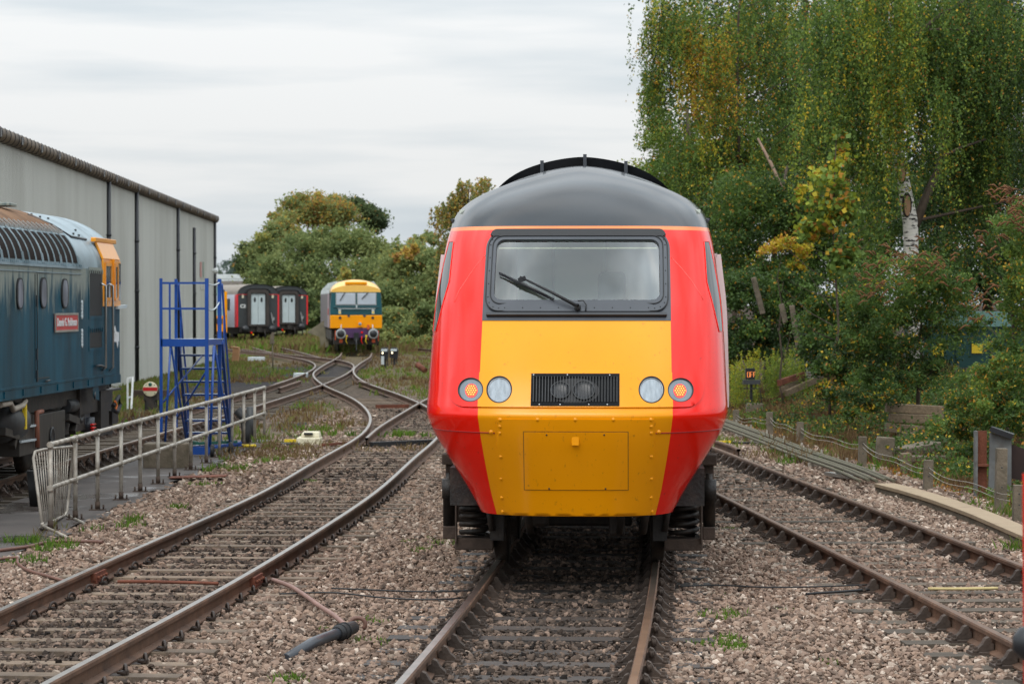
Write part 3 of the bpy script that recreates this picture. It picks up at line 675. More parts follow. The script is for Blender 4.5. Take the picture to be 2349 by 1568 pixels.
shell.build('cab_shell', [M['red'], M['yellow'], M['orange_line']], pc, fix=False)
# --- domed roof of the cab, then the long roof
rows = []; K = 16
for k in range(K + 1):
    t = k / K; yc = 1.58 + 2.32 * t; zc = 3.17 + 0.665 * (1 - (1 - t) ** 2.15); xe = 1.235 + 0.02 * t; ye = yc + 1.2 * (1 - t); ze = 3.17 + 0.03 * t; n = 3.4 - 1.75 * min(1, t * 1.5); row = []
    for i in range(41):
        a = math.pi / 2 * i / 40; q = math.sin(a); w = wq(q, n); row.append((xe * q, yc + (ye - yc) * w, zc + (ze - zc) * w))
    rows.append([(-x, y, z) for x, y, z in row[:0:-1]] + row)
rb = MB(); rb.grid(rows, 0)
lastrow = rows[-1]; rb.grid([[(x, y, z) for x, y, z in lastrow], [(x, 17.6, z) for x, y, z in lastrow]], 0)
rb.build('roof', M['roof_black'], pc)
# --- body sides behind the cab: red, then pale grey with a dark window band
b = MB()
for s in (-1, 1):
    for (z0, z1, m, x0, x1) in ((.95, 1.32, 3, 1.30, 1.345), (1.32, 2.2, 1, 1.345, 1.35), (2.2, 2.9, 2, 1.35, 1.29), (2.9, 3.2, 1, 1.29, 1.255)):
        b.add([(s * x0, BACK, z0), (s * x0, 17.6, z0), (s * x1, 17.6, z1), (s * x1, BACK, z1)], [(0, 1, 2, 3)], m)
b.add([(-1.3, 17.6, .95), (1.3, 17.6, .95), (1.25, 17.6, 3.2), (.6, 17.6, 3.75), (-.6, 17.6, 3.75), (-1.25, 17.6, 3.2)], [(0, 1, 2, 3, 4, 5)], 3)
b.build('body_side', [M['red'], M['white'], M['darkgrey'], M['black']], pc)
# --- dark windscreen surround, sealing frame, glass, blind bar
seg_out = rrect(.842, 2.30, 3.128, .004, .17); g_out = rrect(.815, 2.375, 3.082, .12, .12); g_in = rrect(.745, 2.475, 3.03, .075, .075)
patch('windscreen_surround', seg_out, M['charcoal'], 0.005, holes=[rrect(.79, 2.41, 3.075, .11, .11)], thick=.005)
fr = patch('windscreen_frame', g_out, M['charcoal'], 0.018, holes=[g_in], thick=.02, step=.04)
bl = MB()
for o in (g_out, rrect(.775, 2.44, 3.06, .09, .09)):
    bl.tube([nose(x, z, 0.021) for x, z in o] + [nose(*o[0], 0.021)], 0.006, 5, cap=False)
for i, (x, z) in enumerate(rrect(.795, 2.40, 3.078, .1, .1, k=3)): bl.lathe(nose(x, z, .019), (0, -1, .6), [(0, .006), (.004, .004), (.005, 0)], 6)
for i in range(9):
    for z in (2.405, 3.072): bl.lathe(nose(-.64 + .16 * i, z, .019), (0, -1, .6), [(0, .006), (.004, .004), (.005, 0)], 6)
for i in range(5):
    for s in (-1, 1): bl.lathe(nose(s * .795, 2.5 + i * .12, .019), (0, -1, .6), [(0, .006), (.004, .004), (.005, 0)], 6)
bl.build('seal', M['rubber'], fr)
M['ws'] = glass_mat('windscreen_glass', (0.86, 0.95, 0.90), 0.14, 0.03)
patch('windscreen', rrect(.75, 2.47, 3.035, .075, .075), M['ws'], 0.0, step=.07)
b = MB(); b.bar(nose(-.73, 2.985, -.03), nose(.73, 2.985, -.03), .02, .012); b.build('blind_bar', M['offwhite'], pc)
# the little drip ledge under the screen and the painted shadow band over it
b = MB(); rr = [[nose(x, 2.345 + dz, o) for x in np.linspace(-.80, .80, 30)] for dz, o in ((.012, .004), (.012, .03), (-.012, .034), (-.016, .004))]
b.grid(rr, 0, False); b.build('ledge', M['black'], pc)
patch('recess_shadow_band', rrect(.80, 3.058, 3.124, .03, .058), M['rubber'], .026, thick=.02, step=.04)  # black strip painted in for the recess shade above the frame
# cab interior seen through the glass
M['cabin'] = mat('pale_green_cab_lining', lin(206, 212, 200), 0.7, var=0.05)
b = MB(); b.box((0, 2.45, 2.6), (2.3, .04, 1.5), 0); b.box((0, 1.9, 1.95), (2.2, 1.9, .04), 1)
for s in (-1, 1): b.bar((s * .25, 2.41, 1.95), (s * .25, 2.41, 3.3), .025, m=2)
b.bar((.95, 2.41, 1.95), (.95, 2.41, 3.3), .02, m=2); b.bar((-.6, 2.41, 1.95), (-.6, 2.41, 3.3), .012, m=2)
b.build('cab_interior', [M['cabin'], M['darkgrey'], M['grey']], pc)
M['desk'] = mat('pale_desk', lin(170, 178, 170), .6)
b = MB(); b.box((0, 1.28, 2.38), (1.9, .55, .05)); b.build('driving_desk', M['desk'], pc)
M['seat'] = mat('grey_seat_cloth', lin(70, 76, 76), .8)
b = MB(); b.box((.31, 1.95, 2.25), (.42, .12, .5)); b.box((.31, 1.94, 2.60), (.26, .10, .30)); b.box((.31, 1.75, 2.1), (.44, .42, .12)); b.build('seat', M['seat'], pc, bevel=.05, seg=4)
# wiper: arm, blade, pivot
def wp(u, v, o): x, z = npx(u, v); return nose(x, z, o)
b = MB(); piv = wp(1325, 711, .05); b.lathe(wp(1325, 711, .0), (0, -1, .9), [(0, .03), (.05, .03), (.055, .015), (.07, .015)], 12)
b.tube([piv, wp(1270, 686, .075), wp(1195, 647, .065)], [.017, .014, .009], 7)
b.tube([wp(1343, 719, .03), wp(1345, 706, .04), wp(1338, 698, .05), wp(1326, 701, .06)], .006, 6)
wr = b.build('wiper', M['rubber'], pc)
b = MB(); b.tube([wp(1146, 630, .03), wp(1200, 657, .035), wp(1271, 691, .03)], [.006, .014, .006], 6); b.tube([wp(1146, 632, .02), wp(1271, 693, .02)], .007, 5)
b.box(wp(1199, 650, .05), (.07, .04, .045), ry=R(-20)); b.build('wiper_blade', M['black'], wr)
# --- lamp panel: a raised plate with sunk lamps and a horn grille
PZ = 1.69; LZ = 1.692
def stadium(xh, z0, z1):
    r = (z1 - z0) / 2; c = (z0 + z1) / 2; o = []
    for i in range(13): a = R(-90 + 15 * i); o.append((xh - r + r * math.cos(a), c + r * math.sin(a)))
    for i in range(13): a = R(90 + 15 * i); o.append((-xh + r + r * math.cos(a), c + r * math.sin(a)))
    return o
HLX, TLX = .662, .915
lamp_holes = [ell(s * HLX, LZ + .004, .112, .116) for s in (-1, 1)] + [ell(s * TLX, LZ, .113, .104) for s in (-1, 1)]
GR = (-.385, .385, 1.556, 1.832)
# split the plate at the paint edge so the red ends stay crisp
patch('lamp_panel', stadium(1.115, 1.548, 1.842), None, .016, holes=lamp_holes + [[(GR[0], GR[2]), (GR[1], GR[2]), (GR[1], GR[3]), (GR[0], GR[3])]], step=.0300, thick=.016, mats=[M['yellow'], M['red']], mfn=lambda x, z: 0 if abs(x) < xband(z) else 1, split=[[(s * xband(z), z) for z in np.linspace(1.5475, 1.8425, 14)] for s in (-1, 1)])
M['lens'] = mat('bluish_lamp_lens', lin(140, 150, 158), .12, var=.24, scale=14, coat=.8, bump=.25, bscale=60, stretch=(2.5, 1, .5))
M['lens2'] = mat('smoky_lamp_lens', lin(108, 118, 126), .14, var=.10, scale=8, coat=.8)
M['chrome'] = mat('tarnished_lamp_rim', (.35, .36, .37), .3, metal=.9, var=.3, scale=20)
M['led'] = emit('lit_red_led', (1.0, 0.30, 0.03), 3.0); M['ledglow'] = emit('red_lamp_glow', (1.0, 0.06, 0.04), 0.45)
for s in (-1, 1):
    for nm, cx, cz, rx, rz, ml in (('headlight', s * HLX, LZ + .004, .112, .116, 'lens'), ('tail_light', s * TLX, LZ, .113, .104, 'lens2')):
        h = patch(nm, ell(cx, cz, rx, rz), M['lens'] if ml == 'lens' else M['lens2'], .004, step=.03)
        q = MB(); q.tube([nose(x, z, .012) for x, z in ell(cx, cz, rx * .975, rz * .975, 36)] + [nose(cx + rx * .975, cz, .012)], .006, 6, cap=False); q.build('lamp_rim', M['rubber'], h)
        if nm == 'headlight':
            q = MB(); q.tube([nose(x, z, .008) for x, z in ell(cx, cz, rx * .88, rz * .88, 36)] + [nose(cx + rx * .88, cz, .008)], .0035, 6, cap=False); q.build('reflector_edge', M['chrome'], h)
        else:
            patch('red_glow', ell(cx - s * .004, cz - .004, .056, .060), M['ledglow'], .007, parent=h, step=.03)
            q = MB()
            for (i, j) in [(i, j) for j in range(-2, 3) for i in range(-(4 - abs(j)), 5 - abs(j), 2)]:
                c = nose(cx - s * .004 + i * .0105, cz - .002 + j * .018, .010); q.lathe(c, (s * .2, -1, .4), [(0, .0065), (.003, .005), (.004, 0)], 8)
            q.build('led_cluster', M['led'], h)
# horn grille
def gpt(x, z, o): return nose(x, z, o)
patch('grille_back', [(GR[0], GR[2]), (GR[1], GR[2]), (GR[1], GR[3]), (GR[0], GR[3])], M['grille_dark'], .002, step=.06)
hb = patch('horn_opening', ell(-.003, 1.690, .215, .110, 36), M['rubber'], .006, step=.05)
for cx, r in ((-.128, .084), (.075, .094)):
    q = MB(); c = nose(cx, 1.69, .010); nv = (nose(cx, 1.69, 1.0) - nose(cx, 1.69, 0)).normalized(); q.lathe(c, nv, [(.012, r * .98), (.016, r), (.010, r * .94), (.004, r * .6), (.002, r * .35), (.001, 0)], 24); q.build('horn', M['black'], hb); q = MB(); tv = Vector((0, -nv.z, nv.y)) * -1; q.tube([c + nv * .014 + Vector((1, 0, 0)) * r * math.cos(a) + tv * r * math.sin(a) for a in np.linspace(0, 2 * math.pi, 25)], .005, 5, cap=False); q.build('horn_rim', M['darkgrey'], hb)
q = MB()
for i in range(29):
    x = GR[0] + .022 + i * (.77 - .044) / 28; q.bar(nose(x, 1.585, .028), nose(x, 1.80, .028), .0045, .010)
q.build('grille_bars', M['darkgrey'], pc)
q = MB()
for z0, z1 in ((GR[2], 1.583), (1.803, GR[3])):
    q.grid([[nose(x, z, .020) for x in np.linspace(GR[0], GR[1], 16)] for z in (z0, z1)], 0, False)
for x0, x1 in ((GR[0], GR[0] + .018), (GR[1] - .018, GR[1])):
    q.grid([[nose(x, z, .020) for x in (x0, x1)] for z in np.linspace(1.583, 1.803, 6)], 0, False)
gf = q.build('grille_frame', M['grille_dark'], pc)
q = MB()
for x, z in ((-.365, 1.82), (-.07, 1.82), (.30, 1.818), (-.31, 1.568), (-.13, 1.568), (.12, 1.568), (.28, 1.568)): q.lathe(nose(x, z, .021), (0, -1, .4), [(0, .006), (.003, .005), (.004, 0)], 8)
q.build('screw', M['white'], gf)
# --- lower nose: bolted front sheet with a coupler hatch
sheet = [npx(*p) for p in ((1140, 957), (1500, 957), (1502, 1060), (1498, 1178), (1143, 1178), (1139, 1060))]
sheet = [(x, max(.592, min(z, 1.452))) for x, z in sheet]
patch('nose_sheet', sheet, M['yellow'], .007, thick=.007, step=.06)
hz0, hz1 = npx(1320, 1122)[1], npx(1320, 990)[1]; hx = npx(1440, 990)[0]; hxm = npx(1202, 990)[0]
patch('hatch_gap', [(hxm - .006, hz0 - .006), (hx + .006, hz0 - .006), (hx + .006, hz1 + .006), (hxm - .006, hz1 + .006)], mat('dark_hatch_outline', (.10, .045, .01), .7), .0085, step=.06)  # flat dark brown sheet that shows as a thin outline round the hatch
ht = patch('coupler_hatch', [(hxm, hz0), (hx, hz0), (hx, hz1), (hxm, hz1)], M['yellow'], .012, thick=.003, step=.06)
q = MB(); x, z = npx(1320, 1009); q.box(nose(x, z, .014), (.066, .020, .088)); q.build('latch', M['yellow'], ht, bevel=.006)
q = MB()
for u, v in ((1254, 996), (1386, 996), (1260, 1119), (1389, 1119)): x, z = npx(u, v); q.lathe(nose(x, z, .0125), (0, -1, -.2), [(0, .008), (.002, .008), (.002, 0)], 8)
q.build('screw', M['rubber'], ht)
for u, v in ((1148, 962), (1233, 962), (1319.5, 962), (1407, 962), (1493, 962), (1148, 977), (1493, 977), (1148, 992), (1493, 992), (1127, 990), (1511, 990), (1150, 1046), (1493, 1046), (1151, 1097), (1493, 1097), (1153, 1140), (1492, 1140), (1155, 1177), (1494, 1176)):
    x, z = npx(u, min(v, 1172)); z = min(z, 1.45); q = MB(); c = nose(x, z, .006)
    q.lathe(c, (0, -1, -.15), [(0, .019), (.002, .017), (.0025, .009), (.005, .008), (.0055, 0)], 12); q.build('bolt', M['yellow'], pc)
q = MB()                                                              # joint between nose moulding and lower apron
for s in (-1, 1): q.tube([nose(s * x, 1.325 + .02 * (x - .55), .002) for x in np.linspace(.70, 1.28, 26)], .005, 5)
q.build('apron_joint', mat('joint_red', (.30, .006, .006), .4), pc)
q = MB()                                                              # fine moulding line over each red shoulder
for L_ in (((1115.6, 583), (1094, 607), (1077.5, 630), (1053, 667), (1043, 692)), ((1539.7, 590.6), (1564, 616), (1585, 642), (1605, 672), (1613, 688))):
    q.tube([nose(*npx(u, v), .001) for u, v in L_], .0035, 4)
q.build('moulding_line', mat('pale_red_line', (.85, .10, .08), .35), pc)
# --- cab side windows on the wrapped corners
def side_pt(s, z, k, off=.003):
    """k runs from the window's front edge (0) to its rear edge (1) round the cab corner"""
    yc, xe, L, n = nose_par(z); qf = float(np.interp(z, [2.19, 2.37, 2.64, 3.04], [.955, .931, .898, .922])); qr = float(np.interp(z, [2.19, 2.4, 2.8, 3.04], [.985, .982, .975, .960]))
    t = math.asin(qf) + (math.asin(qr) - math.asin(qf)) * k; x = xe * math.sin(t); p = nose(x, z, off); return (s * p.x, p.y, p.z)
for s in (-1, 1):
    b = MB(); b.grid([[side_pt(s, z, k) for k in np.linspace(0, 1, 10)] for z in np.linspace(2.20, 3.03, 14)], 0); sw = b.build('side_window', M['darkglass'], pc)
    b = MB(); b.tube([side_pt(s, z, 0, .004) for z in np.linspace(2.20, 3.03, 12)] + [side_pt(s, 3.03, k, .004) for k in np.linspace(0, 1, 8)] + [side_pt(s, z, 1, .004) for z in np.linspace(3.03, 2.20, 12)] + [side_pt(s, 2.2, 0, .004)], .0035, 6); b.build('window_seal', M['red'], sw)
    b = MB(); b.grid([[(s * (hermite(z, KZ, KX) + .001), y, z) for y in (2.72, 3.05)] for z in np.linspace(1.35, 3.0, 10)]); b.build('cab_door', M['red'], pc)
    b = MB()
    pts = [(s * (hermite(z, KZ, KX) + .055), 2.95, z) for z in np.linspace(1.45, 2.93, 12)]
    for a_, c_ in zip(pts[:-1], pts[1:]): b.bar(a_, c_, .055, .05)
    b.bar((s * 1.27, 2.95, 2.93), (s * 1.325, 2.95, 2.92), .05, .03); b.build('handrail', M['white'], pc)
    b = MB(); b.tube([(s * 1.19, 2.6, 3.19), (s * 1.235, 2.6, 3.26), (s * 1.225, 2.9, 3.27), (s * 1.19, 2.9, 3.2)], .014, 6); b.box((s * 1.20, 2.55, 3.24), (.06, .08, .035), ry=s * .5); b.build('roof_bracket', M['black'], pc)
# --- exhaust cowl across the roof with its stays
rows = []
for dz, yy in ((-.03, 4.14), (.105, 4.06), (.105, 4.30), (-.03, 4.35)):
    rows.append([(x, yy, 3.2 + .635 * (1 - (abs(x) / 1.255) ** 1.65) ** (1 / 1.65) + (dz if dz < 0 else .015 + (dz - .015) * (1 - (abs(x) / .88) ** 6))) for x in np.linspace(-.865, .865, 30)])
b = MB(); b.grid(rows, 0, False)
b.build('exhaust_cowl', M['black'], pc)
for x in (-.41, .025, .44):
    b = MB(); z = 3.2 + .635 * (1 - (abs(x) / 1.255) ** 1.65) ** (1 / 1.65); b.box((x, 4.03, z + .06), (.035, .05, .14)); b.build('cowl_stay', M['charcoal'], pc)
# --- bogie and running gear under the front
b = MB(); b.box((0, 9.0, .80), (2.3, 16.0, .34)); b.box((0, 1.55, .68), (1.5, 1.0, .2)); b.build('underframe', M['grime'], pc)
b = MB(); b.box((0, 6.5, .55), (2.2, 2.6, .5), 0); b.build('fuel_tank', M['grime'], pc, bevel=.06)
for yb in (3.75, 14.0):
    bo = MB()
    for s in (-1, 1):
        bo.box((s * 1.0, yb, .70), (.18, 3.4, .20)); bo.box((s * 1.0, yb, .62), (.16, 1.2, .34))
    for y in (yb - 1.0, yb, yb + 1.0): bo.box((0, y, .66), (2.0, .25, .22))
    bo.box((.0, yb - .75, .52), (1.0, .6, .42)); bo.box((0, yb + .75, .52), (1.0, .6, .42))
    bg_ = bo.build('bogie', M['grime'], pc, bevel=.02)
    for ya in (yb - 1.3, yb + 1.3):
        for s in (-1, 1):
            b = MB(); b.lathe((s * .815, ya, .51), (-s, 0, 0), [(0, .12), (0, .44), (.02, .505), (.10, .508), (.125, .535), (.14, .535), (.14, .12)], 40); b.build('wheel', M['grime'], bg_)
            b = MB(); cx = s * 1.0; yf = ya + .02
            b.box((s * 1.02, yf, .53), (.34, .5, .30)); b.box((s * 1.05, yf - .28, .80), (.42, .14, .05)); b.box((s * 1.20, yf - .20, .98), (.20, .30, .10)); b.box((s * 1.225, yf - .1, .86), (.10, .2, .28))
            b.box((s * .98, yf - .46, .205), (.36, .34, .11)); b.box((s * 1.22, yf - .42, .30), (.12, .16, .12)); b.box((s * .98, yf - .5, .70), (.32, .26, .14)); b.box((s * 1.145, yf - .62, .45), (.02, .08, .46))
            b.build('axle_box', M['rustbrown'] , bg_, bevel=.012)
            b = MB(); pts = [(s * .985 + .125 * math.cos(t), yf - .47 + .125 * math.sin(t), .27 + .36 * t / (2 * math.pi * 5)) for t in np.linspace(0, 2 * math.pi * 5, 90)]
            b.tube(pts, .024, 7); b.build('coil_spring', M['grime'], bg_)
            b = MB(); b.lathe((s * 1.225, yf - .42, .36), (0, 0, 1), [(0, .03), (0, .058), (.26, .058), (.26, .068), (.44, .068), (.44, .03), (.50, .03)], 18); b.build('damper', M['grime'], bg_)
            b = MB(); b.box((s * .76, ya - .66, .42), (.13, .10, .34)); b.bar((s * .76, ya - .62, .6), (s * .76, ya - .3, .75), .08); b.tube([(s * .80, ya - .72, .60), (s * .83, ya - .75, .52), (s * .80, ya - .75, .34)], .03, 8); b.build('brake_block', M['grime'], bg_)
    b = MB()
    for ya in (yb - 1.3, yb + 1.3): b.cyl((-.7, ya, .51), (.7, ya, .51), .09)
    b.build('axle', M['grime'], bg_)
for x, n_ in ((-.45, 'air_pipe'), (.40, 'sand_pipe'), (.62, 'sand_pipe')):
    b = MB(); b.tube([(x, 1.25, .70), (x, 1.22, .52), (x * .96, 1.3, .36)], .035, 8); b.build(n_, M['grime'], pc)
for x_, z_, d_ in ((.36, .46, (.15, .2, .3)), (-.36, .52, (.2, .2, .24))): b = MB(); b.box((x_, 1.6, z_), d_); b.build('equipment_box', M['grime'], pc, bevel=.03)
class WB(MB):
    """shapes given in yard coordinates; stored relative to the thing they belong to"""
    def build(s, name, mats, parent=None, **k):
        if parent is None:
            v = np.array(s.v); o0 = Vector((v[:, 0].mean(), v[:, 1].mean(), v[:, 2].min()))
        else:
            r = parent
            while r.parent: r = r.parent
            o0 = r.location.copy()
        s.v = [(x - o0[0], y - o0[1], z - o0[2]) for x, y, z in s.v]
        o = MB.build(s, name, mats, parent, **k)
        if parent is None: o.location = o0
        return o
# ================================================================ long clad shed
def shed_w(u): 
    Y = 3.9 * F / (VH - 293 - 0.408 * u); return Vector(((u - UC) / F * Y, Y, 0))
s0, s1 = shed_w(0), shed_w(490); sdir = (s1 - s0).normalized(); sn = Vector((sdir.y, -sdir.x, 0)); sa = s0 - sdir * 22; SL = (s1 - sa).length; EZ = 6.25
shed = thing('shed', 'long pale grey metal-clad shed with a brown gutter and black downpipes', 'shed', sa)
def sw(l, out, z): return sa + sdir * l + sn * out + Vector((0, 0, z))
M['clad'] = mat('pale_grey_metal_cladding', lin(205, 205, 198), .5, var=.04, scale=.6, dirt=lin(186, 185, 177), dscale=.5, damt=.45, stretch=(1, 1, .15))
b = WB(); top, bot = [], []; l = 0.0
while l < SL:
    for dl, o in ((0, 0), (.020, .075), (.060, .075), (.080, 0), (.195, 0)):
        if l + dl > SL: break
        top.append(sw(l + dl, o, EZ)); bot.append(sw(l + dl, o, -.1))
    l += .2
b.grid([bot, top], 0, False)
e0, e1 = sw(SL, .0, -.1), sw(SL, -24, -.1); b.add([e0, e1, e1 + Vector((0, 0, EZ + 2.7)), e0 + Vector((0, 0, EZ + .1))], [(0, 1, 2, 3)])
b.build('wall', M['clad'], shed, fix=False)
b = WB(); b.bar(sw(0, .036, 3.3), sw(SL, .036, 3.3), .012, .02); b.bar(sw(SL - .02, .03, 0), sw(SL - .02, .03, EZ), .10); b.build('cladding_joint', M['grey'], shed)
M['shedroof'] = mat('weathered_roof_sheet', lin(126, 112, 96), .7, var=.2)
b = WB(); b.grid([[sw(l, .18, EZ + .16) for l in np.arange(0, SL + .31, .3)], [sw(l, -24, EZ + 2.75) for l in np.arange(0, SL + .31, .3)]], 0, False)
b.build('roof', M['shedroof'], shed)
M['gutter'] = mat('brown_stained_gutter', lin(108, 92, 74), .55, var=.25, scale=1.5, dirt=lin(70, 58, 46), dscale=1.2, damt=.5)
b = WB(); rows = []
for l in np.arange(0, SL + .2, .5):
    rows.append([sw(l, .10 + .15 * math.sin(a), EZ + .09 - .17 * math.cos(a)) for a in np.linspace(-.6, 2.3, 9)])
b.grid(rows, 0)
for l in np.arange(.3, SL, .62):
    r = .008
    b.tube([sw(l, .10 + .162 * math.sin(a), EZ + .09 - .182 * math.cos(a)) for a in np.linspace(-.6, 2.35, 9)], r, 5, 1)
for l in np.arange(2, SL, 3.1): b.bar(sw(l - .10, .245, EZ + .07), sw(l + .10, .245, EZ + .07), .03, .17, 1)
b.build('gutter', [M['gutter'], M['black']], shed)
for u, zt in ((240, EZ), (305, EZ), (401, EZ), (438.5, 5.65), (486.5, EZ)):
    p = shed_w(u); l = (p - sa).length; b = WB()
    b.tube([sw(l, .12, zt), sw(l, .12, .05)], .075, 10)
    for z in (1.2, 3.0, 4.6):
        if z < zt: b.cyl(sw(l, .12, z), sw(l, .12, z + .07), .092, n=10); b.bar(sw(l - .14, .06, z + .03), sw(l + .14, .06, z + .03), .03)
    b.build('downpipe', M['black'], shed)
for u, v, w, h, m in ((456, 618, .20, .62, 'sr'), (462, 618, .14, .62, 'sg'), (460, 655, .30, .32, 'sw_')):
    if m not in M: M[m] = mat('notice_' + {'sr': 'red', 'sg': 'green', 'sw_': 'white'}[m], {'sr': lin(186, 120, 112), 'sg': lin(120, 140, 122), 'sw_': lin(214, 214, 210)}[m], .5)
    p = shed_w(u); l = (p - sa).length; z = HC + (VH - v) / F * p.y; b = WB()
    if m == 'sw_':
        for k in range(3): b.add([sw(l - .8 + .7 * k, .09, z - h / 2), sw(l - .4 + .7 * k, .09, z - h / 2), sw(l - .4 + .7 * k, .09, z + h / 2), sw(l - .8 + .7 * k, .09, z + h / 2)], [(0, 1, 2, 3)])
    else: b.add([sw(l - w * 2, .09, z - h / 2), sw(l + w * 2, .09, z - h / 2), sw(l + w * 2, .09, z + h / 2), sw(l - w * 2, .09, z + h / 2)], [(0, 1, 2, 3)])
    b.build('notice', M[m], shed)
p = shed_w(482); l = (p - sa).length; b = WB(); b.lathe(sw(l, .1, 4.05), sn, [(0, .06), (.1, .12), (.22, .13), (.26, .0)], 12); b.build('wall_lamp', M['white'], shed)

# ================================================================ dark teal diesel engine at the left
LH = R(2.03); LO = Vector((-7.69, 44.08, ZR)); lc, ls = math.cos(LH), math.sin(LH)
be = thing('diesel_engine', 'weathered dark teal diesel engine with orange cab windows and a red nameplate', 'engine', LO, -LH)
def sp(u, v, xl=1.35):
    r = (u - UC) / F; y = (r * (LO.y - xl * ls) - LO.x - xl * lc) / (ls - r * lc); Yw = LO.y - xl * ls + y * lc
    return Vector((xl, y, HC + (VH - v) / F * Yw - ZR))
LB = -15.0
m = mat('weathered_teal_sky_sheen', (0.003, 0.056, 0.088), .38, coat=0, spec=.18, var=.5, scale=1.2, stretch=(2.2, 2.2, .5), bump=.14, bscale=2.5, coatr=.08)
t = m.node_tree; n = t.nodes; l_ = t.links; b_ = n['Principled BSDF']; src = b_.inputs['Base Color'].links[0].from_socket
co = n.new('ShaderNodeTexCoord'); sx = n.new('ShaderNodeSeparateXYZ'); l_.new(co.outputs['Object'], sx.inputs[0])
vm = n.new('ShaderNodeVectorMath'); vm.operation = 'MULTIPLY'; vm.inputs[1].default_value = (3.2, 3.2, .7); l_.new(co.outputs['Object'], vm.inputs[0])
nn = n.new('ShaderNodeTexNoise'); nn.inputs['Scale'].default_value = 1.6; nn.inputs['Detail'].default_value = 7; nn.inputs['Roughness'].default_value = .62; l_.new(vm.outputs[0], nn.inputs['Vector'])
mr = n.new('ShaderNodeMapRange'); mr.inputs['From Min'].default_value = 2.1; mr.inputs['From Max'].default_value = 2.95; mr.inputs['To Min'].default_value = -.30; mr.inputs['To Max'].default_value = .13; l_.new(sx.outputs['Z'], mr.inputs['Value'])
ad = n.new('ShaderNodeMath'); ad.operation = 'ADD'; l_.new(nn.outputs['Fac'], ad.inputs[0]); l_.new(mr.outputs[0], ad.inputs[1])
rp = n.new('ShaderNodeValToRGB'); rp.color_ramp.elements[0].position = .40; rp.color_ramp.elements[1].position = .56; l_.new(ad.outputs[0], rp.inputs[0])
mx_ = n.new('ShaderNodeMix'); mx_.data_type = 'RGBA'; mx_.inputs['B'].default_value = lin(136, 142, 134) + (1,); l_.new(rp.outputs['Color'], mx_.inputs['Factor']); l_.new(src, mx_.inputs['A']); l_.new(mx_.outputs['Result'], b_.inputs['Base Color'])  # pale patches near the gutter: faded paint plus sky reflection put into colour
M['teal'] = m
M['tealroof'] = mat('faded_teal_roof', lin(142, 160, 168), .36, var=.2, scale=1.5, spec=.4, dirt=lin(52, 80, 88), dscale=1.4, damt=.35, stretch=(1, 1, 1))
M['rustroof'] = mat('rust_brown_roof_panel', lin(122, 92, 68), .75, var=.2, scale=1.2, dirt=lin(88, 66, 50), dscale=1.5, damt=.55, stretch=(1, 2, 1), spec=.12)
M['louvre'] = mat('brown_black_louvre', lin(44, 37, 34), .85, var=.3, scale=3, spec=.08)
M['orange'] = mat('amber_cab_paint', (0.86, 0.33, 0.015), .3, coat=.3, var=.05)
EV = 2.985
b = MB(); b.grid([[(1.35, y, z) for y in np.linspace(LB, 0, 40)] for z in np.linspace(1.30, EV, 10)], 0); b.build('body_side', M['teal'], be)
b = MB(); b.add([(-1.35, LB, 1.2), (-1.35, 0, 1.2), (-1.35, 0, EV), (-1.35, LB, EV)], [(0, 1, 2, 3)]); b.build('far_side', M['teal'], be)
def rsec(a): return (1.35 * math.cos(a), EV + .905 * math.sin(a))
def roof_strip(a0, a1, y0, y1, off, ny=12, na=8):
    return [[((1.35 + off) * math.cos(a), y, EV + (.905 + off) * math.sin(a)) for y in np.linspace(y0, y1, ny)] for a in np.linspace(a0, a1, na)]
b = MB(); b.grid(roof_strip(0, math.pi, LB, 0, 0, 30, 40), 0); b.build('roof', M['tealroof'], be)
b = MB(); b.prism([(1.35, 1.2), (-1.35, 1.2), (-1.35, EV)] + [rsec(a) for a in np.linspace(math.pi, 0, 20)][1:-1] + [(1.35, EV)], -.02, 0.0); b.build('cab_front', M['teal'], be)
b = MB(); b.prism([(1.345, 1.1), (-1.345, 1.1), (-1.345, EV)] + [(x * .997, z - .003) for x, z in (rsec(a) for a in np.linspace(math.pi, 0, 20))][1:-1] + [(1.345, EV)], LB - .01, LB + .03)
for s in (-1, 1): b.box((s * .62, LB - .02, 2.55), (.8, .03, .65), 1)
b.build('rear_end', [M['orange'], M['darkglass']], be)
ly = lambda u: sp(u, 600).y
b = MB(); b.grid(roof_strip(.62, 2.5, LB, ly(176), .012, 20, 24), 0, True); rp_ = b.build('roof_panel', M['rustroof'], be)
b = MB(); b.grid(roof_strip(.08, .56, LB, ly(178), .010, 20, 8), 0, True)
for k in range(30):
    y = ly(178) - .02 - k * .425
    if y < LB: break
    w_ = .018 if k % 3 else .038
    pts = [((1.35 + .02) * math.cos(a), y, EV + (.905 + .02) * math.sin(a)) for a in np.linspace(.05, .60, 9)]
    for p, q in zip(pts[:-1], pts[1:]): b.bar(p, q, w_, .014, 1)
b.build('side_louvre', [M['louvre'], M['tealroof']], be)
b = MB()
for k in range(40):
    y = ly(172) - k * .30
    if y < LB: break
    p, q = [((1.35 + o) * math.cos(a), y, EV + (.905 + o) * math.sin(a)) for a, o in ((.74, .03), (.60, .035))]
    b.bar(p, q, .03, .02); b.box(q, (.05, .05, .05))
b.build('roof_clamp', M['steel'], rp_)
b = MB()
for k in range(14):
    y = ly(95) - .2 - k * .42; p = ((1.36) * math.cos(1.12), y, EV + .92 * math.sin(1.12)); b.bar((p[0] - .1, p[1] - .06, p[2] + .04), (p[0] + .12, p[1] + .05, p[2] + .03), .04); b.box((p[0], p[1], p[2] + .03), (.07, .12, .05))
b.build('roof_hinge', M['black'], rp_)
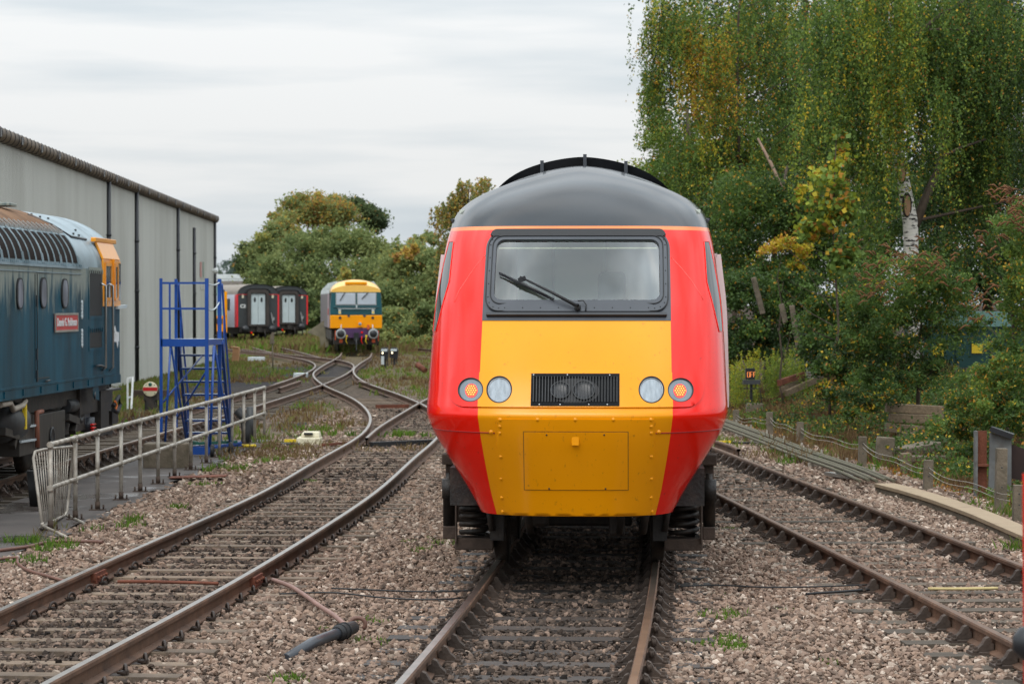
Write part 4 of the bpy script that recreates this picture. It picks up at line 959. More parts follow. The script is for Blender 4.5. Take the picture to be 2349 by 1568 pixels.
b = MB(); b.tube([(.55, ly(40), EV + .93), (.5, ly(70), EV + .97), (.45, ly(100), EV + .96), (.42, ly(125), EV + .94)], .025, 6); b.box((.5, ly(134), EV + .89), (.40, .5, .05)); b.build('roof_vent', M['teal'], be, bevel=.02)
b = MB()
pl = [(0.60, ly(178), .012), (0.60, ly(196), .012), (.60, ly(222), .012)]
b.tube([((1.36) * math.cos(a), y, EV + (.915) * math.sin(a)) for a, y in ((1.0, ly(160)), (.78, ly(178)), (.55, ly(192)), (.53, ly(224)))], .018, 5)
for a, y in ((1.05, ly(176)), (1.0, ly(186)), (.98, ly(200)), (.62, ly(205)), (.60, ly(215)), (.72, ly(222))): b.box((1.36 * math.cos(a), y, EV + .915 * math.sin(a)), (.03, .03, .03))
b.build('roof_seam', M['darkgrey'], be)
b = MB(); b.bar((1.36, LB, EV), (1.36, ly(186), EV), .03, .035); b.bar((1.357, LB, EV - .09), (1.357, ly(186), EV - .09), .014, .012)
for k in range(90): b.box((1.365, ly(186) - .05 - k * .12, EV + .035), (.02, .03, .03))
b.build('gutter_strip', M['tealroof'], be)
# cab side: amber panel with quarter lights and grab handles
def sq(u0, u1, v0, v1, x=1.35, d=.012):
    """panel between two photo columns; rows taken at the middle"""
    a = sp((u0 + u1) / 2, v0, x); c = sp((u0 + u1) / 2, v1, x); return sp(u0, v0, x).y, sp(u1, v0, x).y, c.z, a.z
y0, y1, z0, z1 = sq(234.5, 274.4, 597, 703)
b = MB(); b.box((1.356, (y0 + -.02) / 2, (z0 + z1) / 2), (.03, -y0 - .02, z1 - z0))
b.box((1.30, (y0 - .1) / 2, z1 + .14), (.04, -y0 - .1, .30), ry=-.42); b.box((1.235, (y0 + .1) / 2 - .05, z1 + .31), (.08, -y0 + .25, .07))
cp = b.build('cab_side_panel', M['orange'], be, bevel=.01)
yc_ = (y0) / 2
for (ya, yb_) in ((y0 + .12, yc_ - .12), (yc_ + .20, -.30)):
    b = MB(); b.box((1.372, (ya + yb_) / 2, (z0 + z1) / 2 + .03), (.012, yb_ - ya, (z1 - z0) * .74)); w_ = b.build('cab_window', M['darkglass'], be)
    b = MB()
    for yy in (ya, yb_): b.box((1.374, yy, (z0 + z1) / 2 + .03), (.03, .05, (z1 - z0) * .78))
    b.box((1.374, (ya + yb_) / 2, z0 + (z1 - z0) * .16), (.03, yb_ - ya, .05)); b.box((1.374, (ya + yb_) / 2, z1 - (z1 - z0) * .10), (.03, yb_ - ya, .05)); b.build('window_frame', M['orange'], w_)
b = MB(); b.box((1.374, -.12, (z0 + z1) / 2 + .03), (.010, .16, (z1 - z0) * .80)); b.build('quarter_light', M['darkglass'], be)
b = MB(); b.bar((1.36, yc_ - .0, z0), (1.385, yc_, z1 + .02), .05, .03); b.build('cab_pillar', M['orange'], cp)
for u in (242.4, 259):
    pa, pb_ = sp(u, 655, 1.42), sp(u, 842, 1.42); b = MB()
    b.tube([Vector((1.36, pa.y - .06, pa.z + .03)), Vector((1.42, pa.y, pa.z)), pb_, Vector((1.36, pb_.y, pb_.z - .05))], .02, 7); b.build('grab_rail', M['steel'], be)
b = MB(); a = sp(268, 705, 1.37); b.bar(a, Vector((1.37, .45, a.z + .02)), .05, .05); b.build('lamp_bracket', M['lightgrey'], be)
# side windows, grilles, studs, door seams
for u, v0, v1 in ((44, 637, 709), (98, 636, 707), (147, 639, 707)):
    c0 = sp(u, v0); c1 = sp(u, v1); zc = (c0.z + c1.z) / 2; hz = (c0.z - c1.z) / 2; hw = abs(sp(u - 7.6, v0).y - sp(u + 7.6, v0).y) / 2
    def rr(hw, hz, k=.8): o = []; r = hw * k; return [(c0.y + (hw - r) * sx_ + r * math.cos(R(q)), zc + (hz - r) * sz_ + r * math.sin(R(q))) for sx_, sz_, q0 in ((1, -1, -90), (1, 1, 0), (-1, 1, 90), (-1, -1, 180)) for q in range(q0, q0 + 91, 15)]
    b = MB(); b.prism(rr(hw, hz), 1.34, 1.372, 0, lambda y, z, d: (d, y, z)); f_ = b.build('window', M['rubber'], be)
    b = MB(); b.prism(rr(hw * .70, hz * .90), 1.36, 1.3745, 0, lambda y, z, d: (d, y, z)); b.build('pane', M['paneglass'] if 'paneglass' in M else M.setdefault('paneglass', mat('grey_reflecting_pane', lin(126, 128, 138), .3, var=.5, scale=2.5, spec=.12)), f_)
M['mesh'] = mat('black_wire_grille', (.016, .017, .019), .6, var=.5, scale=60)
for v0, v1 in ((620, 725), (754, 798)):
    y0, y1, z0, z1 = sq(205, 233, v0, v1); b = MB(); b.box((1.350, (y0 + y1) / 2, (z0 + z1) / 2), (.008, y1 - y0, z1 - z0))
    for k in range(int((z1 - z0) / .05)): b.box((1.354, (y0 + y1) / 2, z0 + .03 + k * .05), (.004, y1 - y0, .008))
    g_ = b.build('grille', M['mesh'], be); b = MB()
    for zz in (z0 - .02, z1 + .02): b.box((1.351, (y0 + y1) / 2, zz), (.012, y1 - y0 + .1, .05))
    for yy in (y0 - .03, y1 + .03): b.box((1.351, yy, (z0 + z1) / 2), (.011, .05, z1 - z0 + .09))
    for k in range(7): b.box((1.37, y0 + (y1 - y0) * k / 6, z1 - .02), (.01, .03, .06))
    b.build('grille_frame', M['teal'], g_)
for v0 in (694.6, 760):
    for k in range(5):
        c = sp(187.3, v0 + k * 7.8); b = MB(); b.lathe(c, (1, 0, 0), [(0, .042), (.012, .042), (.018, .03), (.018, 0)], 12); b.build('sand_filler', M['lightgrey'], be)
b = MB()
for u in (85, 80): 
    a = sp(u, 640); c = sp(u, 895); b.bar((1.353, a.y, EV - .12), (1.353, a.y, 1.42), .012, .012)
for z in (EV - .1, 1.42): b.bar((1.353, sp(84, 700).y, z), (1.353, sp(112, 700).y, z), .012)
for v in (690, 812, 862): c = sp(84, v); b.box((1.356, c.y, c.z), (.02, .06, .16))
b.build('door_seam', M['black'], be)
b = MB(); za, zb = sp(0, 905).z, sp(0, 918).z; b.box((1.36, LB / 2 - .3, 1.335), (.035, -LB - .6, .03)); b.box((1.352, LB / 2, 1.25), (.03, -LB, .13))
for k in range(11): b.box((1.372, -1.6 - k * 1.15, 1.26), (.02, .06, .09))
b.build('solebar', M['teal'], be)
b = MB(); b.tube([sp(105, 874, 1.38), sp(114, 872, 1.38)], .012, 6); b.tube([sp(222, 839, 1.4), sp(232, 838, 1.4), sp(243, 843, 1.4)], .02, 6); b.build('step_iron', M['darkgrey'], be)
# nameplate
M['plate_red'] = mat('red_nameplate', (.52, .055, .05), .45, var=.08); M['plate_rim'] = mat('plate_rim_metal', lin(176, 170, 160), .4, metal=.5)
y0, y1, z0, z1 = sq(123.5, 175, 720, 758.5)
b = MB(); b.box((1.365, (y0 + y1) / 2, (z0 + z1) / 2), (.02, y1 - y0, z1 - z0)); npl = b.build('nameplate', M['plate_red'], be)
b = MB(); w_ = y1 - y0; h_ = z1 - z0; cy, cz = (y0 + y1) / 2, (z0 + z1) / 2
for zz in (z0, z1): b.box((1.374, cy, zz), (.016, w_ + .04, .03))
for yy in (y0, y1): b.box((1.374, yy, cz), (.016, .03, h_))
b.build('plate_rim', M['plate_rim'], npl)
tx = text_mesh('lettering', 'Dennis G. Robinson', h_ * .66, M['white'], npl, lambda x, y, z: (1.378 + z, cy + x, cz + y), .003, sx=.62 if False else 1.0, bold=.004)
wd = max(v.co.y for v in tx.data.vertices) - min(v.co.y for v in tx.data.vertices)
for v in tx.data.vertices: v.co.y = cy + (v.co.y - cy) * (w_ * .88 / wd)
# white double-arrow emblem
y0, y1, z0, z1 = sq(259, 271.5, 752, 793); cy, cz = (y0 + y1) / 2, (z0 + z1) / 2; w_ = y1 - y0; h_ = z1 - z0
b = MB(); T_ = .075
for zz in (h_ * .13, -h_ * .13): b.box((1.356, cy, cz + zz), (.012, w_, T_))
def arm(ya, za, yb, zb): b.bar((1.357, cy + ya * w_, cz + za * h_), (1.357, cy + yb * w_, cz + zb * h_), .012, .10)
arm(-.05, .13, -.30, .50); arm(.22, .13 - .0, -.22, -.13); arm(.05, -.13, .30, -.50)
b.build('double_arrow_emblem', M['white'], be)
# below the solebar
um = lambda x: x * .19175; vm_ = lambda y: 864.4 + y * .19175
def ub(x, y, xl=1.15): return sp(um(x), vm_(y), xl)
def ubox(mb, x0, x1, y0, y1, xl=1.15, d=.3, m=0):
    a = ub(x0, y0, xl); c = ub(x1, y0, xl); e_ = ub((x0 + x1) / 2, y1, xl); f_ = ub((x0 + x1) / 2, y0, xl)
    mb.box((xl - d / 2, (a.y + c.y) / 2, (e_.z + f_.z) / 2), (d, abs(c.y - a.y), abs(f_.z - e_.z)), m)
M['darkbox'] = mat('dusty_dark_steel', lin(50, 46, 42), .45, var=.22, scale=2, stretch=(1, 3, .4), dirt=lin(92, 84, 76), dscale=3, damt=.3)
b = MB(); ubox(b, 230, 440, 445, 930, 1.2, .5); ubox(b, 462, 778, 420, 880, 1.22, .5); bx = b.build('battery_box', M['darkbox'], be, bevel=.01)
b = MB(); b.bar(ub(240, 600, 1.23), ub(430, 577, 1.23), .03); b.bar(ub(240, 775, 1.23), ub(430, 745, 1.23), .03); b.build('box_strap', M['lightgrey'], bx)
b = MB(); b.lathe(ub(622, 730, 1.23), (1, 0, 0), [(0, .16), (.012, .16), (.012, .13), (.004, .12), (.004, 0)], 20); b.build('box_vent', M['black'], bx)
b = MB(); b.tube([ub(500, 410, 1.25), ub(435, 425, 1.25), ub(440, 560, 1.25), ub(445, 840, 1.25)], .035, 8); b.build('copper_pipe', mat('copper_red_pipe', lin(150, 96, 76), .6), be)
b = MB(); b.tube([ub(0, 335, 1.3), ub(120, 310, 1.3), ub(155, 390, 1.3), ub(265, 340, 1.3), ub(300, 285, 1.3)], .04, 8); b.build('lagged_pipe', mat('pale_lagging', lin(168, 158, 144), .8), be)
b = MB(); b.box(ub(292, 455, 1.3), (.05, .08, .38)); b.build('isolating_handle', M['sign_yellow'], be)
b = MB(); a = ub(60, 540, 1.05); b.lathe((a.x, a.y - .55, a.z), (0, 1, 0), [(0, 0), (.02, .2), (.1, .27), (.95, .27), (1.05, .2), (1.07, 0)], 20); b.build('air_tank', M['darkgrey'], be)
b = MB(); a = ub(560, 265, .9); b.lathe((a.x, a.y - .5, a.z), (0, 1, 0), [(0, .15), (0, .18), (.85, .18), (.87, .2), (.9, .2), (.9, 0)], 20); b.build('air_reservoir', M['grey'], be)
b = MB(); a = ub(905, 310, 1.0); b.lathe((a.x - .1, a.y, a.z), (1, 0, 0), [(0, .05), (0, .27), (.05, .31), (.2, .31), (.2, .24), (.1, .22), (.1, 0)], 24); b.cyl(ub(760, 345, 1.05), ub(870, 335, 1.05), .11); b.build('cooling_fan', M['darkgrey'], be)
b = MB(); ubox(b, 1015, 1075, 130, 560, 1.1, .16); a = ub(1045, 660, 1.1); b.cyl(a, ub(1045, 480, 1.1), .11); b.build('damper', M['charcoal'], be)
b = MB()
for y in (565, 605, 645, 685): b.cyl(ub(1092, y + 5, 1.2), ub(1137, y - 3, 1.2), .017, n=10)
b.build('red_spring', M['red'], be)
b = MB(); pa, pb_, pc_, pd = ub(1112, 250, 1.33), ub(1185, 280, 1.33), ub(1185, 150, 1.33), ub(1150, 30, 1.33)
b.add([pa, pb_, pc_, pd, ub(1112, 120, 1.33)], [(0, 1, 2, 3, 4)]); b.lathe(ub(1132, 225, 1.335), (1, 0, 0), [(0, .06), (.01, .06), (.01, 0)], 12, 1); b.build('lifting_bracket', [M['teal'], M['black']], be)
b = MB(); ubox(b, 1205, 1300, 160, 690, 1.2, .25); ubox(b, 1290, 1345, 170, 690, 1.0, .25); ubox(b, 1285, 1452, 140, 165, 1.2, .35); ubox(b, 1340, 1410, 395, 560, 1.1, .2); b.build('cab_step', M['grime'], be)
b = MB(); b.tube([ub(1350, 350, 1.2), ub(1420, 230, 1.2), ub(1435, 330, 1.2), ub(1400, 420, 1.2), ub(1350, 390, 1.2)], .035, 7); b.build('brake_hose', M['rubber'], be)
b = MB(); b.tube([ub(1375, 290, 1.22), ub(1395, 340, 1.22), ub(1380, 390, 1.22)], .02, 6); b.build('jumper_cable', M['orange_line'], be)
for x0, x1, y0, y1 in ((780, 905, 475, 560), (10, 180, 650, 760)):
    b = MB(); b.bar(ub(x0, y0, 1.2), ub(x1, y0 + 55, 1.2), .12, .10); b.bar(ub(x1 - 15, y0 + 50, 1.2), ub(x1 - 45, y0 + 190, 1.2), .10, .08); b.build('brake_hanger', M['darkbox'], be)
b = MB(); b.box((0, -1.2, .95), (2.3, 2.2, .4)); b.box((0, LB / 2, 1.05), (2.2, -LB, .26))
for yb in (-3.1, -12.2):
    for s in (-1, 1): b.box((s * 1.02, yb, .62), (.14, 3.6, .26))
    b.box((0, yb, .6), (1.8, 3.0, .3))
b.build('underframe', M['grime'], be)
for ya in (-1.75, -4.4, -10.9, -13.5):
    for s in (-1, 1):
        b = MB(); b.lathe((s * .815, ya, .5), (-s, 0, 0), [(0, .1), (0, .4), (.02, .495), (.1, .5), (.13, .53), (.14, .53), (.14, .1)], 32); b.build('wheel', M['grime'], be)
b = MB(); bk = G(62, 1172); bk = be.matrix_world  # bucket hung beside the wheel is a thing of its own, below
# buffers face away from the viewer
for s in (-1, 1):
    b = MB(); b.lathe((s * .87, 0, 1.06), (0, 1, 0), [(0, .12), (.35, .12), (.36, .24), (.40, .24), (.41, 0)], 20); b.build('buffer', M['grime'], be)
# ================================================================ yard furniture, left
ZV = Vector((0, 0, 1))
# grey tube handrail
hr = thing('handrail', 'grey galvanised two-rail handrail along the concrete apron', 'handrail', (HR0[0], HR0[1], 0))
us = [115, 172, 223, 277, 321, 362, 400, 437, 473, 503, 532, 559, 584, 606]
def hrp(u):
    r = (u - UC) / F; k = (HR1[0] - HR0[0]) / (HR1[1] - HR0[1]); Y = (HR0[0] - k * HR0[1]) / (r - k); return Vector((r * Y, Y, 0))
ps = [hrp(u) for u in us]; HT = 1.0
b = WB(); b.tube([p + ZV * HT for p in ps], .028, 10); b.build('top_rail', M['galv'], hr)
b = WB(); b.tube([p + ZV * .50 for p in ps], .026, 10); b.build('middle_rail', M['galv'], hr)
for i, p in enumerate(ps):
    b = WB(); b.cyl(p, p + ZV * (HT - .0 if i == 0 else HT - .03), .026, n=12)
    for z in (HT, .5): b.cyl(p + ZV * (z - .05), p + ZV * (z - .018 if i else z + .0), .034, n=12)
    po = b.build('post', M['galv'], hr)
    b = WB(); b.box(p + ZV * .018, (.20, .14, .012))
    for s in (-1, 1): b.cyl(p + Vector((s * .075, 0, .02)), p + Vector((s * .075, 0, .08)), .012, n=6)
    b.cyl(p + ZV * .02, p + ZV * .12, .033, n=10); b.build('foot', M['rustbrown'], po)
    b = WB(); 
    for z in (HT, .5):
        d = (ps[min(i + 1, 13)] - ps[max(i - 1, 0)]).normalized(); b.cyl(p + ZV * z - d * .05, p + ZV * z + d * .05, .035, n=12)
    b.build('collar', M['galv'], po)
# crowd barrier leaning by the near end
Yb = 31.4
cbm = lambda u, v, y: P(u, v, y)
cb = thing('crowd_barrier', 'grey steel crowd barrier with thin upright bars standing behind the near handrail post', 'barrier', (G(125, 1220)[0], 31.5, 0))
a0, a1 = P(76, 1036, 31.2), P(163, 1024, 33.6); c0, c1 = P(97, 1206, 31.0), P(150, 1180, 33.6)
fp = [P(95, 1198, 31.0), P(86, 1130, 31.1), P(76, 1050, 31.2), P(80, 1036, 31.2), P(100, 1031, 31.6), P(163, 1024, 33.5), P(168, 1030, 33.6), P(160, 1110, 33.6), P(153, 1172, 33.6), P(147, 1182, 33.5), P(97, 1206, 31.0)]
b = WB(); b.tube(fp + fp[:1], .019, 9); b.build('frame', M['galv'], cb)
for k in range(14):
    t_ = (k + 1) / 15; ta = a0 + (a1 - a0) * t_; ba = c0 + (c1 - c0) * t_; b = WB(); b.tube([ta, ba], .0075, 6); b.build('bar', M['galv'], cb)
for q, e_ in ((c0, (P(155, 1240, 30.3), P(92, 1222, 31.6))), (c1, (P(192, 1236, 32.3), P(128, 1200, 33.8)))):
    b = WB()
    for w_ in e_: w2 = Vector((w_.x, w_.y, .02)); b.tube([q, w2], .018, 7)
    b.build('foot', M['galv'], cb)
# blue mobile steps
bs = thing('mobile_steps', 'blue steel mobile access steps with a railed platform behind the handrail', 'steps', (-5.95, 47.4, 0))
nl, nr_ = P(369.5, 700, 46.8).x, P(474.5, 700, 46.8).x; fl, fr_ = nl + .11, nr_ + .11; YN, YF = 46.8, 48.0; PT = 2.0; TT = 3.06
def post(name, x, y, z0, z1, w=.05): b = WB(); b.bar((x, y, z0), (x, y, z1), w); return b.build(name, M['blue'], bs)
post('post', nl, YN, .42, TT); post('post', nr_, YN, .02, TT, .062); post('post', fl, YF, .45, TT); post('post', fr_ - .02, YF, .02, TT, .065)
b = WB(); b.box(((nl + nr_) / 2, YN, PT - .045), (nr_ - nl, .05, .13)); b.box(((fl + fr_) / 2, YF, PT - .045), (fr_ - fl, .05, .10)); b.bar((nl, YN, PT - .04), (fl, YF, PT - .04), .05, .10); b.bar((nr_, YN, PT - .04), (fr_, YF, PT - .04), .05, .10); b.build('platform_frame', M['blue'], bs)
b = WB(); b.add([(nl, YN, PT + .012), (nr_, YN, PT + .012), (fr_ + .05, YF + .05, PT + .012), (fl, YF + .05, PT + .012)] + [(nl, YN, PT), (nr_, YN, PT), (fr_ + .05, YF + .05, PT), (fl, YF + .05, PT)], [(0, 1, 2, 3), (7, 6, 5, 4), (0, 4, 5, 1), (1, 5, 6, 2), (2, 6, 7, 3), (3, 7, 4, 0)]); b.build('platform_deck', M['bluetop'], bs)
for z in (TT - .08, TT - .52):
    b = WB(); b.bar((nl, YN, z), (nr_, YN, z), .035); b.bar((nl, YN, z), (fl, YF, z), .035); b.build('guard_rail', M['blue'], bs)
b = WB(); b.bar((nl + .15, YN, PT), (nl + .15, YN, TT - .08), .032); b.build('guard_rail', M['blue'], bs)
for z, sag in ((TT - .08, .04), (TT - .50, .09)):
    b = WB(); p_, q_ = Vector((nr_, YN, z)), Vector((fr_ - .02, YF, z + (.02 if sag < .05 else .1)))
    b.tube([p_.lerp(q_, t_) - ZV * sag * 4 * t_ * (1 - t_) for t_ in np.linspace(0, 1, 15)], .012, 6); b.build('safety_chain', M['lightgrey'], bs)
# ladder going down behind the platform
L0, L1 = Vector((P(409, 780, 48.05).x, 48.05, 1.95)), Vector((P(431, 1019, 49.9).x, 49.9, .12)); R0, R1 = Vector((P(509, 780, 48.05).x, 48.05, 1.95)), Vector((P(528, 1019, 49.9).x, 49.9, .12))
for p_, q_ in ((L0, L1), (R0, R1)): b = WB(); b.bar(p_, q_, .05, .10); b.build('stringer', M['blue'], bs)
for k in range(7):
    t_ = (k + 1) / 7.6; p_ = L0.lerp(L1, t_); q_ = R0.lerp(R1, t_); b = WB(); b.box((p_ + q_) / 2, ((q_ - p_).length, .20, .03)); st = b.build('step', M['blue'], bs)
    b = WB(); b.box((p_ + q_) / 2 + Vector((0, 0, .018)), ((q_ - p_).length - .02, .19, .006)); b.build('tread', M['bluetop'], st)
for p_, q_, x in ((L0, L1, 0), (R0, R1, 0)):
    u_ = Vector((0, .03, 1.02)); b = WB(); b.tube([p_ + u_, p_.lerp(q_, .45) + ZV * .88, q_ + ZV * .85, q_], .019, 7); b.bar(p_.lerp(q_, .25), p_.lerp(q_, .25) + ZV * .9, .025); b.build('ladder_rail', M['blue'], bs)
b = WB()
b.tube([(nr_ - .02, YN, 1.45), (fl + .02, YF - .1, .6)], .018, 6); b.tube([(nl + .16, YN, PT - .1), (nl + .06, YN, .15)], .02, 6); b.tube([(nl + .17, YN, PT - .1), (nl + .3, YF, .12)], .02, 6)
b.tube([(nr_ + .12, YN, PT - .1), (nr_ + .05, YN, .1)], .024, 6); b.tube([(nr_ + .12, YN + .1, PT - .1), (nr_ + .28, YF, .1)], .02, 6); b.tube([(nl, YN, .9), (fl + .45, YF, 1.7)], .016, 6)
b.build('brace', M['blue'], bs)
M['greenbase'] = mat('green_base_paint', lin(20, 86, 74), .5)
b = WB(); b.bar((nr_ - .38, YN - .0, .10), (nr_ + .06, YN, .10), .05, .13); b.bar((nr_ - .4, YN + .7, .12), (nr_ + .42, YN + 1.6, .12), .05); b.bar((nr_ + .0, YN, .14), (nr_ + .42, YN + 1.6, .16), .04); b.build('base_frame', M['blue'], bs)
b = WB(); b.bar((nr_ - .42, YN + .55, .19), (nr_ + .38, YN + 1.3, .19), .045); b.bar((nr_ - .42, YN + .9, .22), (nr_ - .2, YN + .3, .22), .04); b.build('axle_frame', M['greenbase'], bs)
for x, y in ((nr_ + .13, YN - .35), (nr_ + .33, YN + .75), (nr_ - .36, YN + .7)):
    b = WB(); b.lathe((x - .03, y, .11), (1, 0, 0), [(0, .03), (0, .10), (.01, .11), (.05, .11), (.06, .10), (.06, .03)], 18); b.build('wheel', M['rubber'], bs)
# concrete blocks and a steel plate by the steps
b = WB(); b.box(P(385, 1073, 43.6) * 1, (.74, .50, .40)); o = b.build('concrete_block', M['concrete'], bevel=.02); tag(o, 'large concrete block behind the handrail under the blue steps', 'concrete block')
b = WB(); b.box(P(355, 1047, 46.6), (.26, .3, .26)); o = b.build('concrete_block', M['rustbrown'], bevel=.015); tag(o, 'small dark block under the left leg of the blue steps', 'concrete block')
b = WB(); b.box(P(416, 1042, 46.8), (.20, .3, .20)); o = b.build('wooden_block', M['wood'], bevel=.01); tag(o, 'small brown wooden block on the apron under the blue steps', 'block')
for o in S.objects:
    if o.name.startswith(('concrete_block', 'wooden_block')): o.location.z = max(.0, .0)
pl_ = G(455, 1100); b = WB(); b.box((pl_.x, pl_.y, .05), (.85, .42, .014), ry=R(-2)); o = b.build('steel_plate', M['rust']); tag(o, 'flat rusty steel plate lying by the handrail feet', 'plate'); 
bp_ = G(72, 1212); b = WB(); b.lathe(Vector((P(96, 1190, 35.2).x, 35.2, .01)), (0, 0, 1), [(0, 0), (0, .16), (.46, .20), (.46, .185), (.05, .15), (.05, 0)], 20); o = b.build('bucket', M['rubber']); tag(o, 'black bucket on the apron behind the crowd barrier', 'bucket')
# brown hoses along the apron edge
M['hose'] = mat('brown_rubber_hose', lin(110, 78, 66), .6, var=.2)
def hose(name, pts, r, mt, label, cat, z=.02):
    q = [G(u, v, z) for u, v in pts]; s_ = np.array([list(p) for p in q]); s2 = smooth(s_[:, :2], .06, 3, 2); b = WB(); b.tube([(x, y, z + bank(np.array([x]), np.array([y]))[0] * 0) for x, y in s2], r, 7); o = b.build(name, mt); return tag(o, label, cat)
hose('hose', [(-10, 1263), (60, 1255), (110, 1242), (180, 1240), (235, 1243)], .020, M['hose'], 'brown hose lying under the feet of the crowd barrier', 'hose', .03)
hose('hose', [(-10, 1283), (30, 1278), (44, 1276), (36, 1290), (60, 1308), (112, 1322), (165, 1338), (212, 1344)], .016, M['hose'], 'thin brown hose looping through grass at the left edge', 'hose', .03)
M['pinkcable'] = mat('dusty_pink_cable', lin(140, 108, 98), .65, var=.15)
hose('cable', [(625, 1330), (665, 1343), (700, 1366), (735, 1392), (765, 1410), (785, 1428), (800, 1440)], .021, M['pinkcable'], 'dusty pink cable running across stones from the rail to the grey pipe end', 'cable', .06)
hose('cable', [(268, 1334), (330, 1333), (420, 1336), (500, 1338)], .016, M['rust'], 'red-brown cable lying between the rails of the concrete sleepered track', 'cable', .045)
hose('cable', [(760, 1349), (860, 1353), (960, 1358), (1040, 1356), (1085, 1354)], .0075, M['rubber'], 'black cable crossing the stones left of the train track', 'cable', .04)
hose('cable', [(640, 1362), (760, 1357), (880, 1372), (1000, 1377), (1060, 1371)], .0075, M['rubber'], 'black cable nearer than its twin left of the train track', 'cable', .04)
hose('cable', [(1560, 1345), (1640, 1340), (1750, 1348), (1900, 1345), (2010, 1340)], .0075, M['rubber'], 'black cable crossing the stones right of the train track', 'cable', .04)
hose('cable', [(1850, 1362), (1960, 1355), (2030, 1349)], .012, M['rubber'], 'short black cable ending against the rusty right rail', 'cable', .04)
hose('wooden_strip', [(2130, 1350), (2200, 1351), (2290, 1349)], .014, mat('pale_yellow_strip', lin(190, 172, 120), .7), 'thin pale yellow strip lying between the rusty rails at right', 'strip', .05)
gp = thing('drain_pipe', 'grey plastic pipe end with a black collar lying on the stones', 'pipe', G(740, 1470))
pa, pb_ = G(655, 1497, .03), G(775, 1452, .08); b = WB(); b.tube([pa - ZV * .05, pa.lerp(pb_, .5), pb_], .042, 14); b.build('tube', M['charcoal'], gp)
b = WB(); d = (pb_ - pa).normalized(); b.tube([pb_ - d * .02, pb_ + d * .0, pb_ + d * .14, pb_ + d * .15, pb_ + d * .27], [.05, .062, .062, .052, .05], 16); b.tube([pb_ + d * .03, pb_ + d * .05], .068, 16); b.tube([pb_ + d * .10, pb_ + d * .12], .068, 16); b.build('collar', M['rubber'], gp)
b = WB(); c = pb_ + d * .34; b.tube([c + Vector((.06 * math.cos(a), .02, .01 + .05 * math.sin(a))) for a in np.linspace(-.8, 3.6, 12)], .018, 7); b.build('cable_end', M['hose'], gp)
# round red-barred shunt signal
sg = thing('shunt_signal', 'round white disc signal with a red bar standing in front of the shed', 'signal', (G(345, 945)[0], 65.9, 0))
c = P(344.5, 892, 65.6); b = WB(); b.lathe(c, (0, -1, 0), [(0, .175), (.012, .18), (.016, .172), (.016, 0)], 28); b.build('disc', M['offwhite'], sg)
b = WB(); b.box(c + Vector((0, -.020, -.0)), (.345, .008, .085)); b.build('bar', mat('signal_red', (.48, .01, .015), .4), sg)
b = WB(); b.lathe(c + Vector((.0, -.018, .115)), (0, -1, 0), [(0, .045), (.006, .045), (.006, 0)], 14); b.build('spectacle', M['greenbase'], sg)
b = WB()
for x, z in ((-.11, -.10), (.11, -.10), (-.10, .10), (.10, .10)): b.lathe(c + Vector((x, -.016, z)), (0, -1, 0), [(0, .012), (.005, .010), (.005, 0)], 8)
b.build('rivet', M['rubber'], sg)
b = WB(); b.box(c + Vector((0, .18, -.16)), (.34, .28, .22)); b.bar(c + Vector((-.13, .1, -.2)), Vector((c.x - .13, c.y + .1, 0)), .04); b.bar(c + Vector((.13, .1, -.1)), Vector((c.x + .15, c.y + .1, 0)), .04); b.box((c.x, c.y + .15, .22), (.22, .25, .3)); b.tube([c + Vector((.16, .1, .1)), c + Vector((.22, .1, -.2)), (c.x + .2, c.y + .1, .05)], .02, 6); b.build('lamp_case', M['grime'], sg)
wf = thing('white_frame', 'small white upright metal frame left of the round shunt signal', 'frame', (P(296, 930, 68).x, 68, 0))
b = WB(); 
for u in (292.5, 301): b.bar((P(u, 930, 68).x, 68, 0), (P(u, 868 if u < 300 else 865, 68).x, 68 + (u > 300) * .3, HC + (VH - (868 if u < 300 else 864.7)) / F * 68), .045)
b.build('upright', M['white'], wf)
b = WB()
for v in (868, 912): b.bar(P(292.5, v, 68), P(301, v - 2, 68.3), .04)
b.build('crossbar', M['white'], wf)
b = WB(); b.box(P(352, 878, 74), (1.1, .4, .22)); o = b.build('timber_baulk', M['rustbrown']); tag(o, 'dark timber baulk lying against the shed behind the shunt signal', 'timber'); o.location.z = .06
# point machine with cream cover
pm = thing('point_machine', 'cream point machine cover beside the track curve with a yellow bar', 'point machine', (G(707, 1021)[0], 50.6, 0))
c = Vector((G(707, 1021)[0], 50.8, 0)); b = WB(); b.box(c + ZV * .07, (.46, .7, .15), taper=.94); b.box(c + Vector((.03, .05, .19)), (.36, .55, .10), taper=.85); b.build('cover', M['offwhite'], pm, bevel=.025)
b = WB(); b.box(c + Vector((.0, -.20, .215)), (.16, .14, .035)); b.build('handle_slot', M['black'], pm)
b = WB(); b.bar(c + Vector((-.44, -.3, .09)), c + Vector((-.22, -.3, .09)), .05); b.build('bar', M['sign_yellow'], pm)
b = WB(); b.box(c + Vector((-.32, -.45, .03)), (.34, .25, .05)); b.build('base', M['darkgrey'], pm)
b = WB(); b.bar(G(740, 1020, .05), G(812, 1014, .05), .04); b.build('stretcher_rod', M['rust'], pm)
b = WB(); b.bar(G(850, 1020, .05), G(1005, 1013, .05), .12, .10); o = b.build('stretcher_cover', M['rubber']); tag(o, 'black rod cover lying across the track between the rails near the train', 'rod cover')
b = WB(); b.bar(G(862, 932, .1), G(937, 931, .1), .07, .09); o = b.build('rod', M['rust']); tag(o, 'red-brown stretcher rod between the diverging rails', 'rod')
hose('cable', [(500, 1023), (540, 1021), (565, 1023), (585, 1022)], .03, M['sign_yellow'], 'yellow cable lying in grass behind the end of the handrail', 'cable', .05)
